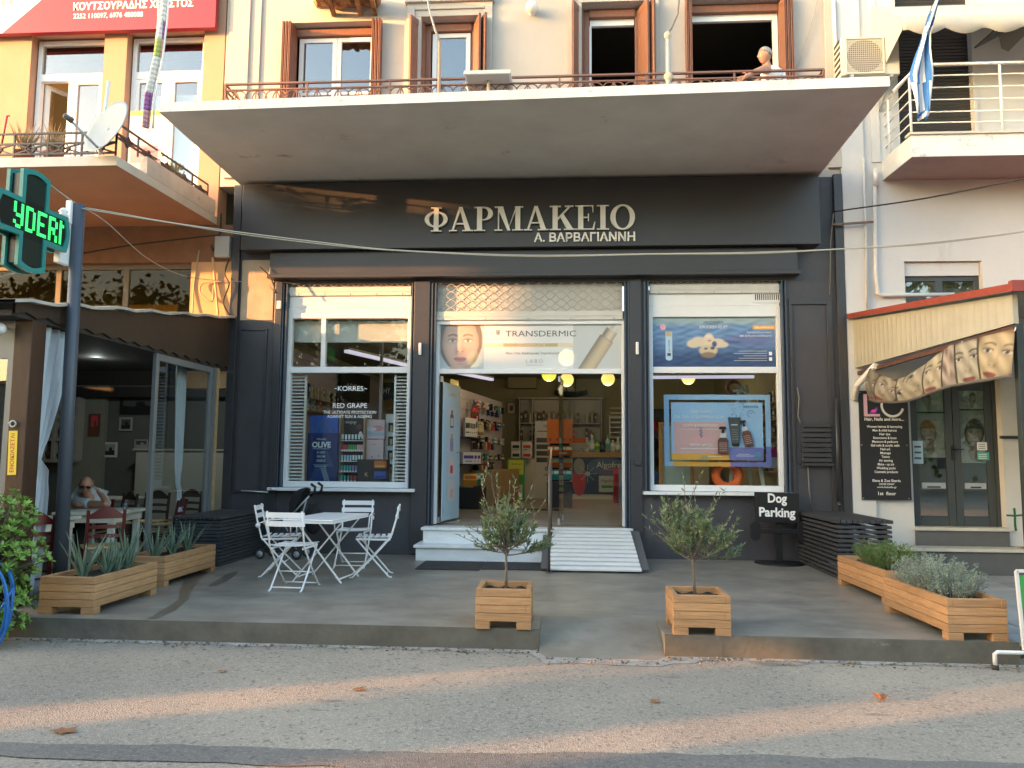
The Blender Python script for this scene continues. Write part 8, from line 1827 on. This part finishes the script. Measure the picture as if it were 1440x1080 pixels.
# things of the pharmacy's upper floor
t = thing('solar_floodlight', 'white flat panel on a short post at the balcony railing', 'lamp', (-1.1, -1.1, UZ)); SY2 = -1.35
x0, x1 = aY(652, 105, SY2).x, aY(718, 105, SY2).x; zt, zb = aY(685, 96, SY2).z, aY(685, 112, SY2).z
b = MB(); b.obox(((x0+x1)/2, SY2+.28, zt-.04), ((x1-x0)/2, .28, .025), (1, 0, 0), Vector((0, 1, .03)), Vector((0, -.03, 1))); b.build('panel', mat('pale_panel_frame', (.56, .54, .48), .45), t, bevel=.004)
b = MB(); b.obox(((x0+x1)/2, SY2+.28, zt-.069), ((x1-x0)/2-.03, .25, .003), (1, 0, 0), Vector((0, 1, .03)), Vector((0, -.03, 1))); b.build('underside', mat('panel_underside', (.36, .32, .27), .6), t)
b = MB(); b.tube([((x0+x1)/2, SY2+.2, UZ), ((x0+x1)/2, SY2+.2, zt-.073)], .022, 8); b.build('post', mat('cream_post', (.55, .46, .36), .5), t)
def pole(pts, r_, m_, label): b = MB(); b.tube([aY(*p) for p in pts], r_, 8); return tag(b.build('wall_post', m_), label, 'post')
GP = mat('grey_painted_pipe', (.34, .33, .31), .5)
t = thing('railing_post', 'grey pipe post rising from the railing with a knuckle and a bent rod', 'post', tuple(aY(940, 120, RY))); 
b = MB(); q = aY(940, 120, RY); q2 = aY(939, 50, RY); b.tube([(q.x, RY, UZ), (q.x, RY, 6.62), tuple(q2)], [.05, .035, .03], 10); b.build('pipe', GP, t); b = MB(); b.sphere(q2, .05, (1, 1, 1.2), 12); b.lathe((q.x, RY, 6.55), [(.035, -.06), (.06, -.03), (.06, .03), (.035, .06)], 12); b.build('knuckle', mat('beige_knuckle', (.50, .40, .28), .7), t); b = MB(); b.tube([q2+Vector((0, 0, .03)), aY(944, 40, RY), aY(953, 20, RY), aY(956, -8, RY)], .014, 6); b.build('rod', mat('dark_rod', (.16, .14, .12), .5), t)
t = thing('flag_staff', 'thin grey staff slanting before the second upper window', 'post', tuple(aY(619, 60, -1.2))); b = MB(); b.tube([aY(600, -8, -1.3), aY(604, 15, -1.3), aY(612, 42, -1.3), aY(618, 57, -1.3)], .016, 6); b.build('staff', GP, t); b = MB(); b.tube([(aY(618, 60, -1.1).x, -1.06, UZ), (aY(618, 60, -1.1).x, -1.06, 6.66), aY(618, 57, -1.3)], .026, 8); b.build('socket', mat('beige_socket', (.42, .27, .20), .6), t)
p = aY(748, 10, -.14); t = thing('wall_globe', 'small white globe lamp on the cream wall between the upper doors', 'lamp', tuple(p)); b = MB(); b.sphere(p, .095, n=16); b.build('globe', mat('opal_glass', (.72, .69, .60), .25), t); b = MB(); b.lathe((p.x, -.002, p.z), [(.06, 0), (.06, -.03), (.03, -.06)], 14, (0, 1, 0)); b.build('mount', WHITE, t)
# rotten wooden balcony of the floor above
t = thing('upper_balcony', 'crumbling brown underside of a small balcony at the top edge', 'balcony', (-3.4, -.4, 8.4)); ROT = mat('rotten_plaster', (.26, .14, .06), .9, var=.5, scale=7, bump=.8, bscale=25, stain=((.09, .045, .02), 5, .52, .08, (1, 1, 1)))
x0, x1 = aY(428, 5, -.5).x, aY(521, 5, -.5).x; zb = aY(470, 3, -.7).z+.24
b = MB(); b.grid(lambda u, v: Vector((x0+(x1-x0)*u+.05*math.sin(v*9), -.02-.75*v, zb+.14+.03*math.sin(u*11+v*5)+.02*math.sin(u*29))), 20, 8); b.build('slab', ROT, t, solid=.12)
for u in (.3, .72, .95): b = MB(); x = x0+(x1-x0)*u; b.bar((x, -.01, zb-.02), (x+.06, -.72, zb+.05), .06, .07); b.build('bracket', ROT, t)
# Greek flag on a slanting staff
t = thing('greek_flag', 'furled blue and white striped flag hanging from a slanting staff at the right balcony', 'flag', tuple(aY(1300, 140, -1.05))); fa, fb = aY(1262, 113, -.95), aY(1322, -12, -1.35)
b = MB(); b.tube([aY(1256, 128, -.93), aY(1280, 104, -1.0), aY(1284, 98, -1.02)], .020, 8); b.tube([aY(1284, 98, -1.02), aY(1304, 44, -1.2), fb], .014, 8); b.build('staff', MATS['white_rail'], t)
FB = mat('flag_blue', (.035, .15, .40), .85, var=.1); FW = mat('flag_offwhite', (.62, .62, .60), .85)
b = MB(); ctr = [aY(*p) for p in ((1319, -6, -1.3), (1311, 20, -1.22), (1303, 48, -1.18), (1298, 75, -1.12), (1295, 105, -1.1), (1297, 135, -1.1), (1298, 156, -1.1), (1296, 168, -1.1))]; wds = (.05, .06, .09, .17, .27, .24, .22, .12); n = 56
def gf(u, v):
    s_ = u*(len(ctr)-1); k = min(int(s_), len(ctr)-2); f_ = s_-k; p = ctr[k].lerp(ctr[k+1], f_); wd = wds[k]+(wds[k+1]-wds[k])*f_; return p+Vector((wd*(v-.5)+.02*math.sin(u*14)*(v-.5), .05*math.sin(v*9+u*5), -.05*wd*math.sin(v*7)))
for i in range(n):
    for j in range(10):
        u, v = (i+.5)/n, (j+.5)/10
        st_ = int(v*5+u*1.2) % 2 if .28 < u < .86 else int(u*13+v*2) % 2
        b.m(FW if st_ else FB); b.add([gf((i+a)/n, (j+c)/10) for a, c in ((0, 0), (1, 0), (1, 1), (0, 1))], [(0, 1, 2, 3)], True)
b.build('cloth', None, t)
# ------------------------------------------------------------------ people
SKIN = mat('sun_tanned_skin', (.42, .21, .13), .55, var=.08, scale=20); SHIRT = mat('pale_shirt', (.46, .50, .52), .85, var=.06, scale=12, bump=.2, bscale=40); VEST = mat('white_vest', (.74, .73, .71), .85, var=.04, bump=.2, bscale=40)
TROU = mat('dark_trousers', (.03, .03, .035), .9); SHORT = mat('beige_shorts', (.36, .28, .20), .9); GREYH = mat('grey_hair', (.30, .285, .26), .8, var=.25, scale=60, bump=.6, bscale=90)
def V(*a): return Vector(a)
def hand(js, es, rs, wi, palm, fdir, side, curl, s=1.0):
    """palm, four unequal bent fingers and a thumb grown from wrist joint wi"""
    w_ = js[wi]; fdir = fdir.normalized(); side = side.normalized(); pc = w_+fdir*.05*s; js.append(pc); es.append((wi, len(js)-1)); rs.append((.034*s, .018*s)); k0 = len(js)-1
    nrm_ = fdir.cross(side).normalized()
    for i, l in enumerate((.068, .078, .072, .056)):
        b0 = w_+fdir*.092*s+side*(.028-.019*i)*s; d1 = (fdir+nrm_*curl*.5).normalized(); d2 = (fdir*(1-curl*.5)+nrm_*curl).normalized()
        js.append(b0); es.append((k0, len(js)-1)); rs.append(.0095*s); js.append(b0+d1*l*.5*s); es.append((len(js)-2, len(js)-1)); rs.append(.0085*s); js.append(b0+d1*l*.5*s+d2*l*.5*s); es.append((len(js)-2, len(js)-1)); rs.append(.007*s)
    t0 = w_+fdir*.03*s+side*.034*s; js.append(t0); es.append((k0, len(js)-1)); rs.append(.011*s); js.append(t0+(fdir*.7+side*.6+nrm_*.3).normalized()*.032*s); es.append((len(js)-2, len(js)-1)); rs.append(.0095*s); js.append(js[-1]+(fdir+side*.1+nrm_*.4).normalized()*.028*s); es.append((len(js)-2, len(js)-1)); rs.append(.008*s)
def head(parent, c, fwd, up, s, hairkind, glasses=False):
    """face details on a head centred at c"""
    fwd = fwd.normalized(); rt = fwd.cross(up).normalized(); up = rt.cross(fwd).normalized(); M3 = lambda x, y, z: c+rt*x*s+fwd*y*s+up*z*s
    def ell_(name, x, y, z, rx, ry, rz_, m_, n=12):
        b = MB(); b.sphere((0, 0, 0), 1, n=n); b.v = [M3(x+v.x*rx, y+v.y*ry, z+v.z*rz_) for v in b.v]; return b
    if hairkind == 'full':
        b = MB()
        def hf(u, v): th = u*math.pi*2; ph_ = v*1.75; r_ = 1.06+.03*math.sin(th*9+v*13); x, y, z = math.sin(ph_)*math.sin(th), -math.sin(ph_)*math.cos(th), math.cos(ph_); zz = z*.125; y2 = y*.110; 
        def hf(u, v):
            th = u*math.pi*2; lim = .80+1.2*(.5+.5*math.cos(th))**.8; a = v*lim; r_ = .99+.012*math.sin(th*23+v*17)+.01*math.sin(th*9); return M3(.082*math.sin(a)*math.sin(th)*r_, -.012-.104*math.sin(a)*math.cos(th)*r_, .018+.112*math.cos(a)*r_)
        b.grid(hf, 40, 14); b.build('hair', GREYH, parent, solid=.007)
    else:
        b = MB(); b.grid(lambda u, v: M3(.083*math.sin(math.pi*(.18+.64*u)*1.0+math.pi*.0)*0+.082*math.cos(math.pi*u)*1.0, -.020-.085*math.sin(math.pi*u), -.02+.07*v), 22, 6); b.build('hair', GREYH, parent, solid=.010)
    for sx in (-1, 1): ell_('e', sx*.032, .078, .012, .013, .009, .007, None).build('eye', P_['white'], parent); ell_('p', sx*.032, .0855, .012, .006, .004, .006, None).build('pupil', BLACK, parent)
    if glasses:
        b = MB()
        for sx in (-1, 1): b.sphere((0, 0, 0), 1, n=12)
        k = len(b.v)//2
        for i, v in enumerate(b.v): sx = -1 if i < k else 1; b.v[i] = M3(sx*.036+v.x*.028, .095+v.y*.006, .010+v.z*.018)
        b.build('glasses_lens', BLACK, parent); b = MB(); b.tube([M3(-.07, .088, .018), M3(-.02, .104, .02), M3(.02, .104, .02), M3(.07, .088, .018)], .004, 5); b.tube([M3(-.07, .095, .018), M3(-.085, 0, .02)], .003, 5); b.tube([M3(.07, .095, .018), M3(.085, 0, .02)], .003, 5); b.build('glasses_frame', BLACK, parent)
def headmesh(c, fwd, up, s=1.0):
    """sculpted head: skull, brow, nose, lips, chin and ears on one surface"""
    fwd = fwd.normalized(); rt = fwd.cross(up).normalized(); up = rt.cross(fwd).normalized(); b = MB(); G = lambda x, z, a, d, sx, sz: math.exp(-((x-a)/sx)**2-((z-d)/sz)**2); nu, nv = 48, 40
    def hf(u, v):
        th = 2*math.pi*u; ph_ = math.pi*v; x, y, z = math.sin(ph_)*math.sin(th), math.sin(ph_)*math.cos(th), -math.cos(ph_); fr = max(0, y)
        X, Y, Z = .076*x, .096*y, .118*z; lo = max(0, -z-.05); X *= 1-.30*lo; Y *= 1-.12*lo if y > 0 else 1-.45*lo; Y -= .008*fr*(abs(z) < .8)
        k = fr**1.5; Y += k*(.026*G(X, Z, 0, -.022, .012, .020)+.010*G(X, Z, 0, .004, .009, .022)+.006*G(X, Z, 0, .034, .05, .012)+.009*G(X, Z, 0, -.058, .024, .008)+.006*G(X, Z, 0, -.070, .02, .008)+.012*G(X, Z, 0, -.098, .024, .016)-.004*G(X, Z, 0, -.064, .03, .004))
        for e in (-1, 1): Y += k*(-.010*G(X, Z, e*.032, .012, .017, .012)+.006*G(X, Z, e*.045, -.022, .02, .02)); X += e*.016*G(Y, Z, -.005, .0, .012, .026)*max(0, e*x)**4
        return c+rt*X*s+fwd*Y*s+up*Z*s
    b.grid(hf, nu, nv); return b
def headjoints(js, es, rs, neck, c, fwd, up, s=1.0):
    js.append(c-up.normalized()*.05-fwd.normalized()*.015); rs.append(.052); es.append((neck, len(js)-1)); js.append(c+up.normalized()*.01); rs.append(.05); es.append((len(js)-2, len(js)-1))
# man at the restaurant table
pc_ = V(-5.95, -1.45, 0); t = thing('person', 'man in a pale shirt and dark glasses seated at the cream table', 'person', tuple(pc_))
hc = aY(121, 683, -1.62); fw = V(.42, -.86, -.28); 
hip = V(hc.x-.05, hc.y+.22, .50); js = [hip, hip+V(0, -.02, .18), hip+V(.02, -.08, .36), V(hc.x-.01, hc.y+.09, hc.z-.20), V(hc.x, hc.y+.05, hc.z-.13)]; es = [(0, 1), (1, 2), (2, 3), (3, 4)]; rs = [(.11, .09), (.10, .08), (.11, .08), (.075, .06), (.055, .055)]
headjoints(js, es, rs, 4, hc, fw, V(.05, 0, 1))
def limb(js, es, rs, k, pts, rr):
    for p, r in zip(pts, rr): js.append(p); rs.append(r); es.append((k, len(js)-1)); k = len(js)-1
    return k
rt_ = fw.cross(V(0, 0, 1)).normalized(); sh = js[3]
elb = aY(151, 712, -1.95); elb.z = max(elb.z, .745); wr = aY(143, 696, -1.76)
k = limb(js, es, rs, 3, [sh-rt_*(-.17)+V(0, 0, -.03), elb+V(0, 0, .02), wr], [.062, .045, .033]); hand(js, es, rs, k, None, V(-.80, .12, .55), V(.3, -.8, .3), .45, .95)
elb2 = aY(101, 722, -1.62); k = limb(js, es, rs, 3, [sh-rt_*.17+V(0, 0, -.04), V(elb2.x-.05, elb2.y, .78), V(elb2.x+.20, elb2.y-.22, .765)], [.062, .046, .034]); hand(js, es, rs, k, None, V(.8, -.5, -.05), V(.3, .6, 0), .3, .95)
for s_ in (-1, 1): limb(js, es, rs, 0, [hip+rt_*.09*s_+V(0, -.06, -.02), hip+rt_*.12*s_+V(.02, -.42, -.02), hip+rt_*.12*s_+V(.02, -.46, -.42), hip+rt_*.12*s_+V(.04, -.60, -.46)], [.088, .062, .044, .036])
skin('body', js, es, rs, SKIN, t, extra=headmesh(hc, fw, V(.05, 0, 1))); head(t, hc, fw, V(.05, 0, 1), 1, 'bald', True)
hr = [hip+V(0, 0, -.02), hip+V(0, -.02, .18), hip+V(.02, -.08, .36), sh+V(0, 0, .015), sh+V(0, -.0, .035), sh+rt_*.17+V(0, 0, -.03), sh+rt_*.17+(elb-sh-rt_*.17)*.55, sh-rt_*.17+V(0, 0, -.04), sh-rt_*.17+V(-.02, -.05, -.17)]
skin('shirt', hr, [(0, 1), (1, 2), (2, 3), (3, 4), (3, 5), (5, 6), (3, 7), (7, 8)], [(.175, .145), (.17, .14), (.18, .14), (.12, .10), (.07, .07), .088, .078, .088, .078], SHIRT, t)
skin('trousers', [hip, hip+rt_*.09+V(0, -.06, -.02), hip+rt_*.12+V(.02, -.42, -.02), hip+rt_*.12+V(.02, -.455, -.40), hip-rt_*.09+V(0, -.06, -.02), hip-rt_*.12+V(.02, -.42, -.02), hip-rt_*.12+V(.02, -.455, -.40)], [(0, 1), (1, 2), (2, 3), (0, 4), (4, 5), (5, 6)], [.15, .105, .078, .062, .105, .078, .062], TROU, t)
tchs = copy_tree(ch, (hip.x-.02, hip.y-.02, 0), rad(178), 'oxblood wooden chair under the seated man')
# man leaning on the upstairs railing
hc = aY(1075, 79, -.72); t = thing('person', 'grey haired man in a white sleeveless vest leaning on the upstairs railing', 'person', (hc.x, -.5, UZ)); fw = V(-.95, -.28, -.05)
bk = aY(1087, 112, -.60); hip = V(bk.x+.07, -.42, 6.50); sh = V(hc.x+.06, -.66, hc.z-.21); ne = V(hc.x+.03, -.69, hc.z-.125)
js = [hip, hip.lerp(sh, .35)+V(.04, .03, .02), hip.lerp(sh, .72)+V(.04, .03, .03), sh, ne]; es = [(0, 1), (1, 2), (2, 3), (3, 4)]; rs = [(.11, .09), (.10, .08), (.11, .085), (.075, .065), (.055, .055)]
headjoints(js, es, rs, 4, hc, fw, V(0, 0, 1))
e1 = aY(1056, 102, -.98); h1 = aY(1042, 114, -1.0)
k = limb(js, es, rs, 3, [sh+V(-.06, -.13, .0), V(e1.x+.03, -.96, e1.z), V(h1.x+.08, -1.07, h1.z+.04)], [.058, .043, .032]); hand(js, es, rs, k, None, V(-.75, -.1, -.4), V(0, -.4, .8), .5)
k = limb(js, es, rs, 3, [sh+V(.03, .15, -.02), sh+V(-.20, -.02, -.22), V(h1.x+.24, -1.02, 6.50)], [.056, .043, .032]); hand(js, es, rs, k, None, V(-.7, -.2, -.5), V(0, .3, .8), .55)
for s_ in (-1, 1): limb(js, es, rs, 0, [hip+V(.0, .09*s_, -.10), hip+V(.02, .10*s_, -.44), hip+V(.05, .10*s_, -.80), hip+V(-.08, .10*s_, -.85)], [.090, .062, .042, .035])
skin('body', js, es, rs, SKIN, t, extra=headmesh(hc, fw, V(0, 0, 1))); head(t, hc, fw, V(0, 0, 1), 1, 'full')
skin('vest', [hip+V(0, 0, .02), hip.lerp(sh, .35)+V(.04, .03, .02), hip.lerp(sh, .72)+V(.04, .03, .03), sh+V(0, 0, .0), sh+V(-.03, -.10, .02), sh+V(.02, .12, .01)], [(0, 1), (1, 2), (2, 3), (3, 4), (3, 5)], [(.185, .155), (.185, .155), (.20, .16), (.145, .13), .08, .08], VEST, t)
skin('shorts', [hip+V(0, 0, .03), hip+V(0, .09, -.10), hip+V(.02, .10, -.42), hip+V(0, -.09, -.10), hip+V(.02, -.10, -.42)], [(0, 1), (1, 2), (0, 3), (3, 4)], [.16, .112, .088, .112, .088], SHORT, t)
# ------------------------------------------------------------------ across the street, behind the viewer: added to shape the low sun and reflections
OPP = mat('opposite_plaster', (.42, .38, .32), .9, var=.08)
def block(label, x0, x1, y0, y1, z1):  # unseen houses added to block sunlight and sky reflections
    t = thing('added_house', label, 'building', ((x0+x1)/2, (y0+y1)/2, ROADZ), 'added houses across the street')
    b = MB(); b.box(x0, x1, y0, y1, ROADZ-.05, z1); b.build('wall', OPP, t); b = MB(); b.box(x0-.3, x1+.3, y0-.3, y1+.3, z1, z1+.25); b.build('roof', mat('roof_slab', (.25, .22, .2), .9), t)
    n = max(2, int((x1-x0)/2.6)); k = 0
    for i in range(n):
        for z in range(1, int(z1)-1, 3): x = x0+(x1-x0)*(i+.5)/n; b = MB(); b.box(x-.5, x+.5, y1+.002, y1+.03, z, z+1.5); b.build('window', MATS['anthracite_metal'], t)
block('tall house added across the street to block the sun', -36.2, -30.2, -17, -14.2, 13.3)
block('long low house added behind the trees to dull glass reflections', -22, 30, -40, -33, 6.2)
block('low house added across the street to block the sun', -52, -36.6, -18.6, -14.2, 7.0)
TREEL = leafmat('plane_tree_leaves', (.04, .075, .02), (.11, .15, .04)); TB = mat('plane_bark', (.14, .11, .08), .9, var=.3)
def bigtree(label, x, y, zc, rx, ry, rz_, n, seed, ls=.22):
    r = random.Random(seed); t = thing('plane_tree', label, 'tree', (x, y, ROADZ), 'trees across the street'); b = MB(); b.tube([(x, y, ROADZ-.05), (x+.1, y, zc*.5), (x, y, zc)], [.22, .17, .08], 9)
    cl = [Vector((x+rx*r.uniform(-.8, .8), y+ry*r.uniform(-.8, .8), zc+rz_*r.uniform(-.8, .8))) for _ in range(26)]
    for c in cl[:12]: b.tube([(x, y, zc*.75), tuple(Vector((x, y, zc)).lerp(c, .5)), c], [.09, .05, .02], 5, False)
    b.build('trunk', TB, t); lv = MB()
    for i in range(n):
        c = r.choice(cl); p = c+Vector((r.gauss(0, rx*.20), r.gauss(0, ry*.2), r.gauss(0, rz_*.2))); leaf4(lv, p, Vector((r.uniform(-1, 1), r.uniform(-1, 1), r.uniform(-1, .6))), ls*r.uniform(.7, 1.3), ls*.7)
    lv.build('crown', TREEL, t)
for i, (x, y, zc, rx, ry, rz_, n, ls) in enumerate(((-25.2, -14.0, 6.0, 2.9, 1.6, 2.8, 9500, .27), (-20.6, -14.2, 5.0, 2.8, 1.5, 2.1, 5200, .26), (-15.6, -14.3, 5.2, 2.8, 1.6, 2.2, 4600, .26), (-39.6, -13.2, 9.05, 3.6, .9, .42, 1500, .24), (-4, -27, 6.5, 4.5, 3, 4.0, 6000, .4), (7, -26, 6, 4, 3, 4, 6000, .4), (-14, -30, 7, 5, 3, 4.5, 6000, .42), (17, -28, 6.5, 5, 3, 4.5, 5000, .45))):  # first four crowns placed and shaped to block the sun
    bigtree('unseen plane tree number %s along the opposite pavement' % ('one', 'two', 'three', 'four', 'five', 'six', 'seven', 'eight')[i], x, y, zc, rx, ry, rz_, n, 70+i, ls)
for i, (x0, x1) in enumerate(((-27.4, -22.35), (-20.6, -18.55), (-16.9, -6))):  # unseen wall added, its gaps let sun bands onto the road
    b = MB(); b.box(x0, x1, -14.15, -13.9, ROADZ-.05, 2.95); b.box(x0-.03, x1+.03, -14.2, -13.85, 2.95, 3.03); tag(b.build('sun_blocking_wall', OPP), '%s stretch of the added wall that blocks low sun across the street' % ('longer', 'short', 'longest')[i], 'wall', 'added walls across the street')
